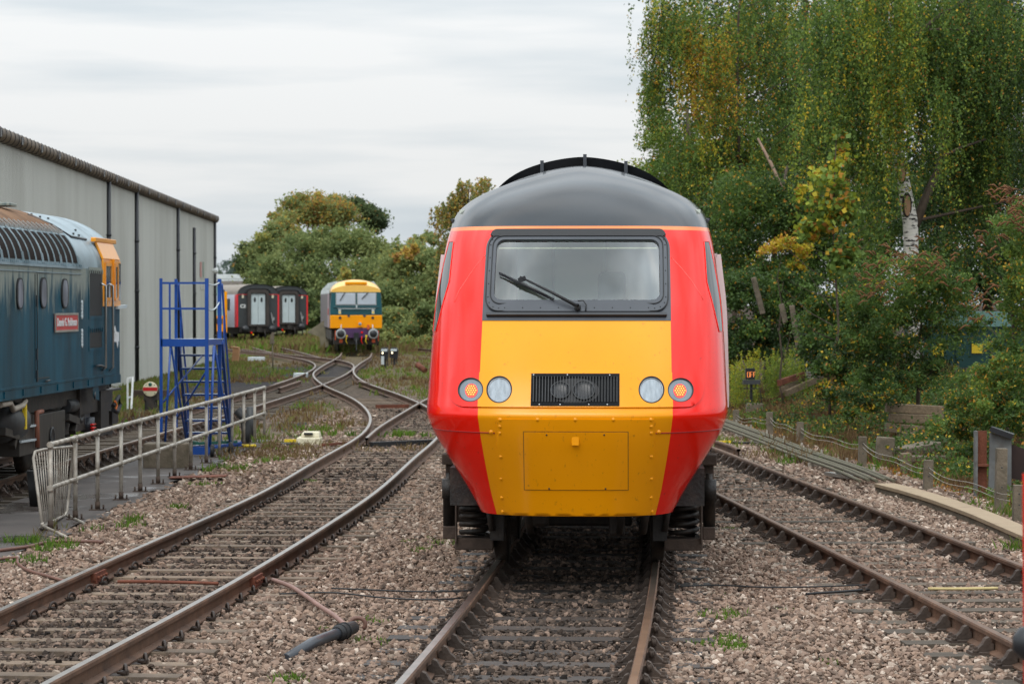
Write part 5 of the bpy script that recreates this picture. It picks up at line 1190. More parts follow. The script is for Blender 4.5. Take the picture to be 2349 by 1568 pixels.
b = WB(); p_ = G(578, 1006); b.cyl(p_, p_ + Vector((-.03, .0, .62)), .085, n=14); o = b.build('stub_post', M['darkgrey']); tag(o, 'short dark grey tube standing behind the far end of the handrail', 'post')
b = WB(); p_ = G(562, 1022); b.tube([p_, p_ + Vector((.02, 0, .25)), p_ + Vector((-.02, .1, .5)), p_ + Vector((-.16, .1, .66))], .085, 12); o = b.build('flexible_duct', M['rubber']); tag(o, 'black ribbed flexible duct between the last handrail posts', 'duct')
# twin position-light signals
for i, (u0, u1, v0, v1, Y) in enumerate(((872, 892, 797, 844, 111), (893.5, 914, 797, 835, 116))):
    lab = ('black ground signal with a grey front plate, nearer of the pair by the yellow-fronted engine', 'black ground signal behind and right of its grey-plated twin')[i]
    x = P((u0 + u1) / 2, v1, Y).x; w_ = (u1 - u0) / F * Y; zt = HC + (VH - v0) / F * Y
    gs = thing('ground_signal', lab, 'signal', (x, Y, 0), group='twin ground signals'); b = WB()
    b.prism([(x - w_ / 2, zt - .42), (x + w_ / 2 * .8, zt - .48), (x + w_ / 2, zt - .1), (x + w_ * .3, zt), (x - w_ * .3, zt), (x - w_ / 2, zt - .1)], Y - .12, Y + .15); b.build('signal_head', M['black'], gs)
    b = WB(); b.box((x + .0, Y - .17, zt - .10), (w_ * .7, .12, .10)); b.build('hood', M['lightgrey'], gs)
    b = WB(); b.lathe((x - w_ * .2, Y - .13, zt - .22), (0, -1, 0), [(0, .035), (.02, .03), (.025, 0)], 10); b.build('lamp', emit('lit_white_lamp', (1, .85, .55), 3.0), gs)
    b = WB(); b.bar((x + .02, Y, zt - .4), (x + .02, Y, 0), .10); b.bar((x - .1, Y, .05), (x - .1, Y, zt - .45), .04); b.bar((x + .13, Y, .1), (x + .1, Y, zt - .4), .05); b.build('stem', M['grime'], gs)
    if i == 0: b = WB(); b.box((x - .07, Y - .14, .33), (.12, .02, .34)); b.build('number_plate', M['lightgrey'], gs)
# tan box on legs and a slim post with a weathered head
tb = thing('relay_post', 'leaning tan box on two legs beside the coal heap', 'box', (P(541, 815, 118).x, 118, 0)); x = P(541, 815, 118).x
b = WB(); b.box((x, 118, .42), (.30, .3, .58), ry=R(6)); b.box((x - .03, 118, .74), (.36, .36, .07), ry=R(6)); b.build('case', mat('tan_painted_box', lin(176, 130, 92), .7), tb, bevel=.02); b = WB(); b.bar((x - .08, 118, 0), (x - .08, 118, .2), .06); b.bar((x + .1, 118, 0), (x + .1, 118, .2), .06); b.build('leg', M['wood'], tb)
sp_ = thing('marker_post', 'slim weathered post with a mossy box head in front of the nearer coach', 'post', (P(626, 848, 106).x, 106, 0)); x = P(626, 848, 106).x
b = WB(); b.cyl((x, 106, 0), (x - .02, 106, 1.1), .028, n=8); b.build('stem', M['concrete'], sp_); b = WB(); b.box((x - .03, 106, 1.25), (.17, .16, .38), taper=.8); b.box((x + .01, 106, 1.47), (.12, .12, .08)); b.build('head', M['concrete'], sp_, bevel=.02)
for (u, v, w_, lab) in ((588, 827, .75, 'pale concrete trough lid lying left of the slim post'), (690, 866, .5, 'small grey block in weeds left of the track crossing')):
    p_ = G(u, v); b = WB(); b.box(p_ + ZV * .08, (w_, .5, .18)); o = b.build('trough_lid', M['lightgrey'], bevel=.02); tag(o, lab, 'concrete lid')
p_ = G(965, 856); b = WB(); b.cyl(p_ + Vector((-.15, .3, .32)), p_ + Vector((.18, 0, .10)), .11, n=12); o = b.build('rusty_drum', M['rust']); tag(o, 'rusty brown drum half buried in weeds near the train', 'drum')

# ================================================================ right side
# OFF indicator
of = thing('off_indicator', 'black lineside indicator lit with OFF on a post by the bank', 'signal', (P(1727, 950, 63.7).x, 63.7, 0)); x = P(1720.5, 857, 63.7).x; Y = 63.7
b = WB(); b.box((x, Y, P(0, 857, Y).z), (.215, .16, .26)); b.build('indicator_case', M['black'], of)
zc = P(0, 858.5, Y).z; M['offlit'] = emit('lit_orange_dots', (1.0, .30, .08), .6)
q = WB()
for cx, segs in ((-.070, ((0, 0, 0, 1), (0, 1, 1, 1), (1, 1, 1, 0), (1, 0, 0, 0))), (.003, ((0, 0, 0, 1), (0, 1, 1, 1), (0, .52, .8, .52))), (.074, ((0, 0, 0, 1), (0, 1, 1, 1), (0, .52, .8, .52)))):
    for xa_, za_, xb_, zb_ in segs: q.bar((x + .030 + cx - .026 + xa_ * .050, Y - .083, zc - .06 + za_ * .12), (x + .030 + cx - .026 + xb_ * .050, Y - .083, zc - .06 + zb_ * .12), .013, .006)
q.build('lettering', M['offlit'], of)
b = WB(); zt = P(0, 871, Y).z; b.box((x + .035, Y, zt - .05), (.40, .24, .10)); b.build('shelf', M['darkgrey'], of)
b = WB(); b.bar((x + .03, Y, .25), (x + .03, Y, zt - .08), .06); 
for s in (-1, 1): b.tube([(x + .03 + s * .1, Y - .08, zt - .08), (x + .03 + s * .1, Y - .08, zt - .2)], .01, 5)
b.tube([(x - .16, Y - .08, zt - .2), (x + .22, Y - .08, zt - .2), (x + .27, Y - .05, .4), (x + .28, Y - .05, .05)], .011, 5); b.build('post', M['black'], of)
b = WB(); b.box((x + .10, Y, .12), (.38, .34, .36)); b.build('base', M['concrete'], of, bevel=.02)
# post and wire fence
pf = thing('wire_fence', 'low fence of short concrete posts and slack wires along the foot of the bank', 'fence', (G(1979, 1068)[0], 44, 0))
FP = [(1689, 978, 940), (1766, 997, 945), (1836, 1020, 968), (1979, 1071, 1001), (2130, 1124, 1055), (2297, 1178, 1028), (2337, 1196, 1112)]
tops = []
for u, vb, vt in FP:
    p_ = G(u, vb); zt = HC + (VH - vt) / F * p_.y; b = WB(); w_ = .13 if u != 2297 else .14
    b.box((p_.x, p_.y, zt / 2 - .02), (w_, w_, zt + .04), taper=.94, ry=R(random.uniform(-2, 2)))
    for z in (.35, .65): b.lathe((p_.x, p_.y - w_ / 2 + .004, zt * z + .05), (0, -1, 0), [(0, .012), (.004, .010), (.004, 0)], 8, 1)
    b.build('post', [M['concrete'], M['black']], pf, bevel=.015); tops.append(Vector((p_.x, p_.y, zt)))
order = [tops[i] for i in (0, 1, 2, 3, 4, 6)]
for dz in (.10, .17):
    b = WB(); pts = []
    for p_, q_ in zip(order[:-1], order[1:]):
        for t_ in np.linspace(0, 1, 12)[:-1]: w_ = p_.lerp(q_, t_); pts.append(w_ + Vector((.0, -.06, -dz - .28 * t_ * (1 - t_) - .03 * math.sin(9 * t_))))
    b.tube(pts, .004, 5); b.build('wire', M['galv'], pf)
# concrete cable trough
ct = thing('cable_trough', 'pale concrete cable trough with square lids beside the right track', 'cable trough', G(2180, 1170))
cpts = smooth(D([(2030, 1112), (2090, 1127), (2160, 1148), (2250, 1180), (2349, 1222), (2420, 1252)], .10), .05, 3, 1)
cpts = resample(cpts, .62); M['lid'] = mat('pale_trough_concrete', lin(160, 140, 114), .85, var=.1, scale=3, bump=.2, dirt=lin(140, 120, 98), dscale=3, damt=.35)
for i in range(len(cpts) - 1):
    p_, q_ = Vector((*cpts[i], 0)), Vector((*cpts[i + 1], 0)); d = (q_ - p_).normalized(); b = WB(); b.bar(p_ + d * .004 + ZV * .10, q_ - d * .004 + ZV * .10, .30, .05); b.build('lid', M['lid'], ct, bevel=.006)
b = WB()
for i in range(len(cpts) - 1): b.bar(Vector((*cpts[i], .035)), Vector((*cpts[i + 1], .035)), .27, .08)
b.build('trough', M['concrete'], ct)
# slatted cable run on brackets
cr_ = thing('cable_run', 'mossy slatted cable run on low brackets along the right track', 'cable run', G(1830, 1030))
rp0 = smooth(D([(1640, 962), (1700, 984), (1770, 1010), (1840, 1038), (1900, 1058), (1960, 1079), (2012, 1102)], .12), .4, 2, 1)
M['slat'] = mat('mossy_grey_slat', lin(104, 98, 80), .85, var=.25, scale=5, bump=.3, dirt=lin(66, 66, 46), dscale=5, damt=.45)
for k in range(5):
    o_ = offset(rp0, -.24 + k * .12); b = WB(); b.tube([(x, y, .115 + .012 * (k % 2)) for x, y in o_], .025, 6); b.build('slat', M['slat'], cr_)
for i in range(3, len(rp0) - 1, 6):
    o_ = offset(rp0, -.32)[i]; p_ = offset(rp0, .3)[i]; b = WB(); b.bar((*o_, .07), (*p_, .07), .05); b.bar((*o_, -.05), (*o_, .17), .035); b.build('bracket', M['galv'], cr_)
p_ = G(1925, 1098); b = WB(); b.bar(p_ + Vector((-.12, .35, .06)), p_ + Vector((.12, -.35, .05)), .13, .05); o = b.build('metal_channel', M['steel']); tag(o, 'shiny metal channel lying on the stones beside the slatted cable run', 'metal piece')
b = WB(); b.bar(G(1640, 1014, .06), G(1675, 1013, .06), .06, .05); o = b.build('marker_bar', M['sign_yellow']); tag(o, 'yellow bar lying beside the rail right of the train', 'bar')
hose('cable', [(1660, 1012), (1700, 1016), (1740, 1014)], .02, M['rubber'], 'black cable end behind the stub rail right of the train', 'cable', .04)
# rusted steel stanchions and concrete scrap
ss = thing('steel_stanchion', 'broken grey and rust-brown steel stanchion standing by the concrete fence post', 'stanchion', G(2278, 1148)); Y = 37.0
x0, x1, x2 = P(2240, 0, Y).x, P(2268, 0, Y).x, P(2318, 0, Y).x; zt = P(0, 988, Y).z
b = WB(); b.add([(x1, Y, 0), (x2, Y - .1, 0), (x2, Y - .1, zt - .08), (x1 + .02, Y, zt - .02), (x1, Y + .03, 0), (x2, Y - .07, 0), (x2, Y - .07, zt - .08), (x1 + .02, Y + .03, zt - .02)], [(0, 1, 2, 3), (7, 6, 5, 4), (0, 4, 5, 1), (1, 5, 6, 2), (2, 6, 7, 3), (3, 7, 4, 0)]); b.build('plate', M.setdefault('dullgalv', mat('dull_grey_steel', lin(104, 106, 106), .6, var=.25, scale=4, dirt=lin(78, 72, 64), dscale=3, damt=.4)), ss)
b = WB(); b.box(((x0 + x1) / 2 + .01, Y + .10, zt / 2), (x1 - x0 - .03, .03, zt)); b.box(((x0 + x1) / 2, Y + .05, zt * .48), (x1 - x0, .12, .03)); b.build('web', M['rust'], ss)
b = WB(); b.box((x0, Y + .04, zt / 2), (.035, .14, zt * 1.0)); b.build('flange', M['dullgalv'], ss)
b = WB(); b.bar((x1 + .03, Y - .02, zt + .03), (x2 + .02, Y - .1, zt - .07), .20, .07); b.build('cap', M['black'], ss)
b = WB(); xr = P(2318, 0, Y).x; b.add([(xr, Y + .1, P(0, 1018, Y).z), (xr + .8, Y + .3, P(0, 1062, Y).z), (xr + .8, Y + .3, .1), (xr, Y + .1, .25), (xr, Y + .16, P(0, 1018, Y).z), (xr + .8, Y + .36, P(0, 1062, Y).z), (xr + .8, Y + .36, .1), (xr, Y + .16, .25)], [(0, 1, 2, 3), (7, 6, 5, 4), (0, 1, 5, 4), (3, 2, 6, 7), (0, 3, 7, 4)]); o = b.build('steel_sheet', mat('dark_rust_sheet', lin(46, 30, 26), .8, var=.3), None); tag(o, 'dark rusty steel sheet leaning behind the stanchion at the right edge', 'steel sheet')
for i, (u, v, Y, d, lab) in enumerate(((2030, 1040, 45.2, (.30, .14, .55), 'leaning broken grey and rust concrete stub behind the fence wires'), (2080, 1075, 42.5, (.16, .16, .5), 'dark square timber stub right of the broken concrete stub'), (2135, 1052, 44.0, (1.05, .3, .10), 'flat grey concrete slab lying on the bank foot'), (2105, 1030, 45.5, (.7, .5, .16), 'pale rubble slab heaped on the bank foot'))):
    p_ = P(u, v, Y); b = WB(); b.box((p_.x, Y, p_.z), d, ry=R((4, -3, 1, -8)[i]), rz=R(8 * i)); o = b.build(('concrete_stub', 'timber_stub', 'concrete_slab', 'rubble_slab')[i], (M['concrete'], M['wood'], M['lid'] if i == 9 else M['concrete'], M['concrete'])[i], bevel=.02); tag(o, lab, ('stub', 'stub', 'slab', 'slab')[i])
# timber retaining wall
tw = thing('timber_wall', 'low retaining wall of stacked weathered sleepers on the bank', 'retaining wall', P(2095, 985, 50))
for k, (v, w_, du) in enumerate(((938, 1.05, 0), (960, .98, 4), (985, 1.0, -4), (1003, .7, 6))):
    p_ = P(2098 + du, v, 50.0 - .1 * k); b = WB(); b.box(p_, (w_, .28, .165), ry=R((3, 2, 5, 2)[k])); b.build('sleeper_beam', M['wood'], tw, bevel=.012)
# fallen planks
for k, (u0, v0, u1, v1, m_) in enumerate(((1786, 878, 1862, 853, 'rust'), (1792, 894, 1846, 874, 'wood'), (1803, 902, 1878, 868, 'wood'))):
    p_, q_ = P(u0, v0, 66), P(u1, v1, 67); b = WB(); b.bar(p_, q_, .09, .14); o = b.build('plank', M[m_], None)
    tag(o, ('rust-brown beam, topmost of the fallen beams on the bank', 'short grey plank under the rust-brown beam on the bank', 'long grey plank, lowest of the fallen beams on the bank')[k], 'plank')
# old chain-link fence remains
cf = thing('torn_fence', 'torn chain-link fence hanging from leaning posts in the brambles', 'fence', P(1850, 900, 68))
for (u0, v0, u1, v1) in ((1728, 636, 1750, 720), (1792, 697, 1802, 740), (1816, 700, 1832, 800), (1864, 700, 1870, 860), (1918, 735, 1922, 830)):
    p_, q_ = P(u0, v0, 63), P(u1, v1, 63); b = WB(); b.bar(q_, p_, .12, .12); b.build('post', M['concrete'], cf, bevel=.02)
b = WB()
def fp_(a, c): # a across 0..1, c down 0..1
    tp = Vector((1820 + 90 * a, 718 + 22 * math.sin(a * 3.1) + 10 * a, 0)); bt = Vector((1856 + 34 * a, 866, 0)); k_ = c ** .75
    uv = tp.lerp(bt, k_); return P(uv.x + 4 * math.sin(7 * a + 5 * c), uv.y, 62.6 + .35 * math.sin(a * 6 + c * 3))
for i in range(26):
    b.tube([fp_(min(1, max(0, i / 25 + .18 * c * (1 if i % 2 else -1))), c) for c in np.linspace(0, 1, 16)], .006, 3, cap=False)
for j in range(18): b.tube([fp_(a, j / 17) for a in np.linspace(0, 1, 14)], .006, 3, cap=False)
b.build('wire_mesh', mat('grey_galvanised_wire', lin(132, 132, 130), .6), cf)
# green equipment cabin behind the bushes
gc = thing('equipment_cabin', 'dark green steel equipment cabin half hidden behind bushes', 'cabin', P(2235, 880, 66)); M['dkgreen'] = mat('dark_green_steel', lin(8, 62, 58), .5, var=.1); M['dkgreenroof'] = mat('pale_green_roof_edge', lin(92, 128, 120), .5, var=.1)
p_ = P(2235, 0, 66); zt = P(0, 748, 66).z; b = WB(); b.box((p_.x, 67.5, (zt + .2) / 2), (2.6, 2.4, zt - .2)); b.build('wall', M['dkgreen'], gc)
b = WB(); b.box((p_.x, 67.5, zt + .17), (2.75, 2.6, .36), taper=.93); b.build('roof', M['dkgreenroof'], gc)
for k in range(3): b = WB(); b.box((p_.x - .85 + .85 * k, 66.27, zt * .52), (.78, .03, zt * .75)); b.build('door', M['dkgreen'], gc)
for u, v in ((2242, 799), (2153, 805)):
    q_ = P(u, v, 66.2); b = WB(); b.box((q_.x, 66.22, q_.z), (.26, .015, .23)); b.build('warning_sign', M['sign_yellow'], gc)
# foreground post at the right edge
rpst = thing('signal_post', 'out of focus red post with a black knob at the right edge', 'post', (P(2349, 1300, 9).x, 9.0, 0))
b = WB(); x = P(2350, 0, 9).x; b.bar((x + .019, 9, 1.2), (x + .012, 9, 2.06), .03); b.build('panel', M['red'], rpst)
b = WB(); q_ = P(2345, 1475, 9); b.lathe((q_.x + .022, 9, q_.z - .06), (0, 0, 1), [(0, 0), (.01, .03), (.04, .052), (.08, .052), (.11, .03), (.12, 0)], 16); b.bar((q_.x + .03, 9, 0), (q_.x + .03, 9, q_.z), .04); b.build('knob', M['black'], rpst)
# ================================================================ far vehicles
# yellow-fronted engine
M['far_teal'] = mat('dark_teal_paint', lin(10, 76, 84), .35, coat=.3, var=.1); M['purple'] = mat('purple_paint', lin(72, 42, 84), .5, var=.15)
M['brown_grey'] = mat('brown_grey_side', lin(104, 98, 100), .5, var=.1); M['farglass'] = mat('pale_windscreen', lin(176, 184, 194), .10, var=.12, scale=1.2, coat=.6)
M['engroof'] = mat('light_grey_engine_roof', lin(172, 178, 176), .5, var=.2); M['roofyel'] = mat('pale_orange_yellow_paint', (.86, .50, .10), .4, coat=.2, var=.05)
M['orangered'] = mat('orange_red_paint', lin(196, 82, 40), .5)
ye = thing('diesel_engine', 'distant diesel engine with a yellow and teal front and two round buffers', 'engine', (P(817, 0, 140).x, 140, ZR), R(5.5))
X_ = lambda cx: (cx - 785) * .002954
Z_ = lambda cy: 4.1726 - cy * .002954
b = MB(); b.prism([(-1.33, 1.20), (1.33, 1.20), (1.335, 1.88), (-1.335, 1.88)], 0.0, .9); b.build('yellow_front', M['yellow'], ye, bevel=.03)
b = MB(); b.prism([(-1.335, 1.885), (1.335, 1.885), (1.32, 2.30), (1.26, 3.06), (-1.26, 3.06), (-1.32, 2.30)], .03, .9)
b.box((0, .0, 2.30), (2.3, .10, .05)); b.build('teal_front', M['far_teal'], ye, bevel=.03)
def arch(w, z0, z1, n=18, k=2.1): return [(w * math.copysign(abs(math.cos(a)) ** (2 / k), math.cos(a)), z0 + (z1 - z0) * abs(math.sin(a)) ** (2 / k)) for a in np.linspace(0, math.pi, n)]
rows = []
for t_ in np.linspace(0, 1, 7): rows.append([(x, .02 + 1.5 * t_, z) for x, z in arch(1.28 + .02 * t_, 3.06, 3.42 + .30 * math.sin(t_ * math.pi / 2), 24)])
b = MB(); b.grid(rows, 0); b.add(rows[0], [list(range(24))]); b.build('cab_roof', M['roofyel'], ye)
b = MB(); b.box((X_(785), .28, 3.52), (1.12, .5, .14)); b.build('route_box', M['yellow'], ye, bevel=.03)
b = MB(); b.grid([[(x, y, z) for x, z in arch(1.33, 3.0, 3.74, 20)] for y in (1.4, 19)], 0)
for k in range(18): 
    for s in (-1, 1): b.bar((s * 1.30, 1.8 + k * .9, 3.2), (s * .95, 1.8 + k * .9, 3.62), .10, .05)
b.build('roof', M['engroof'], ye)
b = MB()
for s in (-1, 1): b.box((s * 1.32, 10, 2.1), (.03, 18.2, 1.8), 0); b.box((s * 1.338, 3.2, 2.1), (.02, 1.1, 1.75), 1); b.box((s * 1.345, 3.2, 2.05), (.02, 1.1, .35), 2)
b.box((0, 10, 2.1), (2.5, 18, 1.8)); b.build('body_side', [M['brown_grey'], mat('pale_pink_band', lin(186, 160, 168), .5), M['plate_red']], ye)
for x0, x1 in ((440, 770), (810, 1130)):
    b = MB(); b.box(((X_(x0) + X_(x1)) / 2, .03, 2.70), (X_(x1) - X_(x0) + .06, .05, .65)); w_ = b.build('window_frame', M['grey'], ye, bevel=.04); b = MB(); b.box(((X_(x0) + X_(x1)) / 2, .0, 2.70), (X_(x1) - X_(x0) - .02, .03, .56)); b.build('windscreen', M['farglass'], w_, bevel=.05)
for a, c in (((590, 380), (505, 525)), ((990, 385), (880, 495))): b = MB(); b.bar((X_(a[0]), -.04, Z_(a[1])), (X_(c[0]), -.05, Z_(c[1])), .035); b.build('wiper', M['rubber'], ye)
b = MB(); b.bar((X_(460), -.07, Z_(663)), (X_(1120), -.07, Z_(663)), .03); b.bar((X_(792), -.08, Z_(595)), (X_(792), -.08, Z_(650)), .07); b.build('grab_rail', M['lightgrey'], ye)
for cx in (500, 1080): b = MB(); b.box((X_(cx), .01, Z_(715)), (.13, .03, .23)); b.box((X_(cx), -.008, Z_(728)), (.10, .012, .09), 1); b.build('warning_label', [M['white'], M['sign_yellow']], ye)
for cx, cy in ((505, 822), (1075, 822), (655, 785), (930, 785)): b = MB(); b.lathe((X_(cx), 0, Z_(cy)), (0, -1, 0), [(0, .075), (.03, .07), (.03, .045), (.005, .04), (.005, 0)], 14); b.build('marker_lamp', M['charcoal'] if cy < 800 else M['rustbrown'], ye)
b = MB(); b.box((X_(852), -.03, Z_(935)), (.24, .12, .25)); hl = b.build('headlight', M['yellow'], ye); b = MB(); b.lathe((X_(852), -.09, Z_(930)), (0, -1, 0), [(0, .08), (.02, .075), (.02, 0)], 14); b.build('lens', M['lens'], hl)
b = MB(); b.box((X_(800), .05, .97), (1.3, .12, .50)); b.build('buffer_beam', M['purple'], ye)
for s, cx in ((-1, 515), (1, 1080)):
    b = MB(); b.lathe((X_(cx), .0, .92), (0, -1, 0), [(-.1, .14), (.22, .14), (.24, .262), (.28, .268), (.29, .2), (.29, 0)], 24); bf_ = b.build('buffer', M['grey'], ye)
    b = MB(); b.lathe((X_(cx), -.286, .92), (0, -1, 0), [(0, .20), (.012, .19), (.012, 0)], 10); b.build('grease_patch', M['black'], bf_)
    b = MB(); b.bar((X_(cx - 8 * s), -.05, 1.20), (X_(cx - 8 * s), -.05, 1.40), .05); b.build('lamp_iron', M['white'], ye)
    b = MB(); b.box((X_(cx) + .02, .02, .56), (.16, .08, .18)); b.bar((X_(cx) - .27, .02, 1.1), (X_(cx) - .27, .02, .6), .04); b.bar((X_(cx) + .27, .02, 1.1), (X_(cx) + .27, .02, .55), .04); b.build('step_bracket', M['orangered'], ye)
b = MB(); b.box((X_(995), -.06, Z_(985)), (.11, .1, .24)); b.build('jumper_socket', M['orangered'], ye)
for cx, m_ in ((620, 'sign_yellow'), (960, 'sign_yellow'), (885, 'red')): b = MB(); b.box((X_(cx), -.06, Z_(1135 if m_ != 'red' else 1075)), (.10, .08, .09)); b.tube([(X_(cx), -.08, Z_(1140)), (X_(cx) - .04, -.12, .55), (X_(cx) + .04, -.1, .40)], .02, 5); b.build('air_cock', M[m_], ye)
b = MB(); b.box((X_(785), -.1, .78), (.25, .2, .4)); b.tube([(X_(785), -.18, .7), (X_(785), -.22, .35), (X_(780), -.22, .08), (X_(800), -.22, .04)], .04, 6); b.build('coupling', M['black'], ye)
b = MB(); b.box((0, .6, .55), (2.3, .6, .35)); b.box((0, 10, .85), (2.5, 18, .5)); 
for y in (2.3, 4.2, 6.1):
    for s in (-1, 1): b.lathe((s * .8, y, .55), (s, 0, 0), [(0, .1), (0, .55), (.1, .55), (.1, .1)], 18); b.box((s * 1.1, y, .6), (.2, .9, .5)); b.tube([(s * 1.2, y - .5, .3), (s * 1.22, y - .5, .95)], .06, 6)
b.build('underframe', M['grime'], ye)
# digger bucket by the engine
p_ = P(742, 775, 152); b = WB(); b.prism([(p_.x - .9, 1.15), (p_.x + .2, 1.9), (p_.x + .5, 1.5), (p_.x + .35, .35), (p_.x - .1, .25), (p_.x - .2, .9)], 151.5, 152.8); o = b.build('loader_bucket', mat('grey_brown_bucket', lin(124, 116, 96), .7, var=.2)); tag(o, 'grey-brown steel loader bucket beside the yellow-fronted engine', 'bucket'); o.location.z = .15

# two coaches
M['coach_end'] = mat('coach_end_grey', lin(56, 60, 62), .5, var=.2, scale=2, dirt=lin(40, 38, 36), dscale=2, damt=.4); M['coach_roof'] = mat('brown_grey_coach_roof', lin(128, 118, 106), .6, var=.15); M['coach_red'] = mat('bright_red_stripe', (.70, .02, .03), .35, coat=.3, var=.04)
M['coach_white'] = mat('pale_lilac_white_side', lin(205, 206, 216), .4, var=.05); M['gang'] = mat('dark_brown_gangway', lin(58, 52, 48), .7, var=.25); M['door_grey'] = mat('pale_grey_door', lin(182, 194, 196), .45, var=.06)
def coach(loc, rz, lab, num):
    c = thing('coach', lab, 'coach', loc, rz, group='parked coaches')
    sec = [(1.33, .95), (1.36, 1.6), (1.36, 2.4), (1.33, 3.05)] + [(x * 1.0, z) for x, z in arch(1.33, 3.05, 3.72, 15, 2.3)][1:-1] + [(-1.33, 3.05), (-1.36, 2.4), (-1.36, 1.6), (-1.33, .95)]
    b = MB(); b.prism(sec, 0, .35); b.build('end_wall', M['coach_end'], c)
    b = MB(); b.grid([[(x * 1.01, y, z + .015) for x, z in arch(1.33, 3.05, 3.72, 17, 2.3)] for y in (-.06, 23)], 0); b.build('roof', M['coach_roof'], c)
    for s in (-1, 1):
        b = MB(); b.add([(s * 1.335, .35, .95), (s * 1.335, 23, .95), (s * 1.365, 23, 2), (s * 1.365, .35, 2)], [(0, 1, 2, 3)], 2); b.add([(s * 1.365, .35, 2), (s * 1.365, 23, 2), (s * 1.34, 23, 3.07), (s * 1.34, .35, 3.07)], [(0, 1, 2, 3)], 0)
        b.box((s * 1.352, .42, 2.0), (.035, .55, 2.1), 1); b.build('side', [M['coach_white'], M['coach_red'], M['coach_white']], c)
        b = MB(); b.box((s * 1.345, .02, 2.03), (.10, .1, 2.06)); b.build('red_stripe', M['coach_red'], c)
        for k in range(6): b = MB(); b.box((s * 1.368, 3.4 + k * 3.2, 2.42), (.03, 2.5, .75)); b.build('window', M['darkglass'], c)
        b = MB(); b.lathe((s * .89, 0, .83), (0, -1, 0), [(0, .12), (.35, .12), (.36, .25), (.4, .25), (.41, 0)], 20); b.build('buffer', M['black'], c)
        b = MB(); b.box((s * .98, -.01, 2.95), (.13, .02, .24)); b.build('warning_label', M['offwhite'], c)
    b = MB(); o = rrect(.70, 1.02, 3.38, .12, .30); i_ = rrect(.50, 1.12, 3.14, .05, .06); n = len(o)
    b.add([(x, -.22, z) for x, z in o] + [(x, -.22, z) for x, z in i_] + [(x, 0, z) for x, z in o] + [(x, -.05, z) for x, z in i_], [(j, (j + 1) % n, n + (j + 1) % n, n + j) for j in range(n)] + [(j, 2 * n + j, 2 * n + (j + 1) % n, (j + 1) % n) for j in range(n)] + [(n + j, n + (j + 1) % n, 3 * n + (j + 1) % n, 3 * n + j) for j in range(n)]); b.build('gangway', M['gang'], c)
    b = MB(); b.tube([(x * 1.16, -.08, 1.05 + (z - 1.05) * 1.03) for x, z in o if z > 1.2], .04, 6); b.build('gangway_rim', M['rubber'], c)
    for s in (-1, 1):
        b = MB(); b.box((s * .235, -.08, 2.12), (.455, .06, 1.96)); d_ = b.build('end_door', M['door_grey'], c, bevel=.01)
        b = MB(); b.prism(ell(s * .22, 2.72, .075, .165, 18), -.125, -.10); b.build('window', M['darkglass'], d_)
    b = MB(); b.bar((-1.3, -.02, 3.06), (1.3, -.02, 3.06), .03); b.build('red_line', M['coach_red'], c)
    if num: text_mesh('lettering', num, .30, M['white'], c, lambda x, y, z: (x - .97, -.01 - z, 2.30 + y), .004, bold=.012)
    b = MB(); b.box((0, .05, .82), (2.4, .2, .35)); b.box((0, 11.5, .75), (2.3, 22, .45)); 
    for y in (2.8, 5.4):
        for s in (-1, 1): b.lathe((s * .8, y, .46), (s, 0, 0), [(0, .1), (0, .46), (.1, .46), (.1, .1)], 18); b.box((s * 1.02, y, .5), (.2, .8, .4))
    b.box((0, -.2, .82), (.3, .4, .3))
    for x in (-.45, .42, -.9, .95): b.tube([(x, -.1, .8), (x + .03, -.22, .45), (x - .02, -.15, .22)], .04, 6)
    b.build('underframe', M['grime'], c)
    b = MB(); b.box((-.47, -.2, .62), (.10, .1, .12), 0); b.box((-.36, -.2, .50), (.08, .1, .10), 1); b.build('air_cock', [M['red'], M['sign_yellow']], c)
    b = MB(); b.box((1.0, -.04, 1.5), (.14, .1, .2)); b.tube([(1.0, -.08, 1.6), (.85, -.1, 1.9), (.95, -.1, 1.3), (1.02, -.1, 1.1)], .03, 6); b.build('jumper_cable', M['grey'], c)
coach((P(591.4, 0, 175).x, 175, ZR), R(18), 'nearer grey and red coach end marked C3 with pale double doors', 'C3')
coach((P(661.6, 0, 193).x, 193, ZR), R(15), 'coach end partly behind the one marked C3, without number', '')
# yellow-fronted multiple unit behind the steps
mu = thing('multiple_unit', 'yellow and grey-green train front mostly hidden behind the shed corner and blue steps', 'train', (P(470, 0, 164).x, 164, ZR), R(12))
b = MB(); b.prism([(-1.35, .75), (-1.2, .6), (1.2, .6), (1.35, .75), (1.35, 1.75), (-1.35, 1.75)], 0, .5); b.box((1.26, .05, 2.45), (.16, .2, 1.5)); b.box((-1.26, .05, 2.45), (.16, .2, 1.5)); b.build('yellow_front', M['yellow'], mu, bevel=.03)
b = MB(); b.prism([(-1.2, 1.75), (1.2, 1.75), (1.15, 3.15), (.7, 3.5), (-.7, 3.5), (-1.15, 3.15)], .04, .5); b.build('cab_front', mat('grey_green_front', lin(140, 168, 166), .5), mu)
b = MB(); b.box((.55, .02, 2.55), (1.0, .05, .8)); b.box((-.6, .02, 2.55), (1.0, .05, .8)); b.build('windscreen', M['farglass'], mu)
b = MB(); b.box((.75, -.01, 1.42), (.62, .05, .32)); b.build('lamp_cluster', M['rustbrown'], mu)
b = MB(); b.grid([[(x, y, z) for x, z in arch(1.33, 3.0, 3.6, 14, 2.4)] for y in (.4, 20)]); b.box((0, 10, 2.0), (2.66, 19, 2.2)); b.build('body', M['grey'], mu)
b = MB(); b.box((0, 8, .5), (2.2, 16, .6)); b.build('underframe', M['grime'], mu)
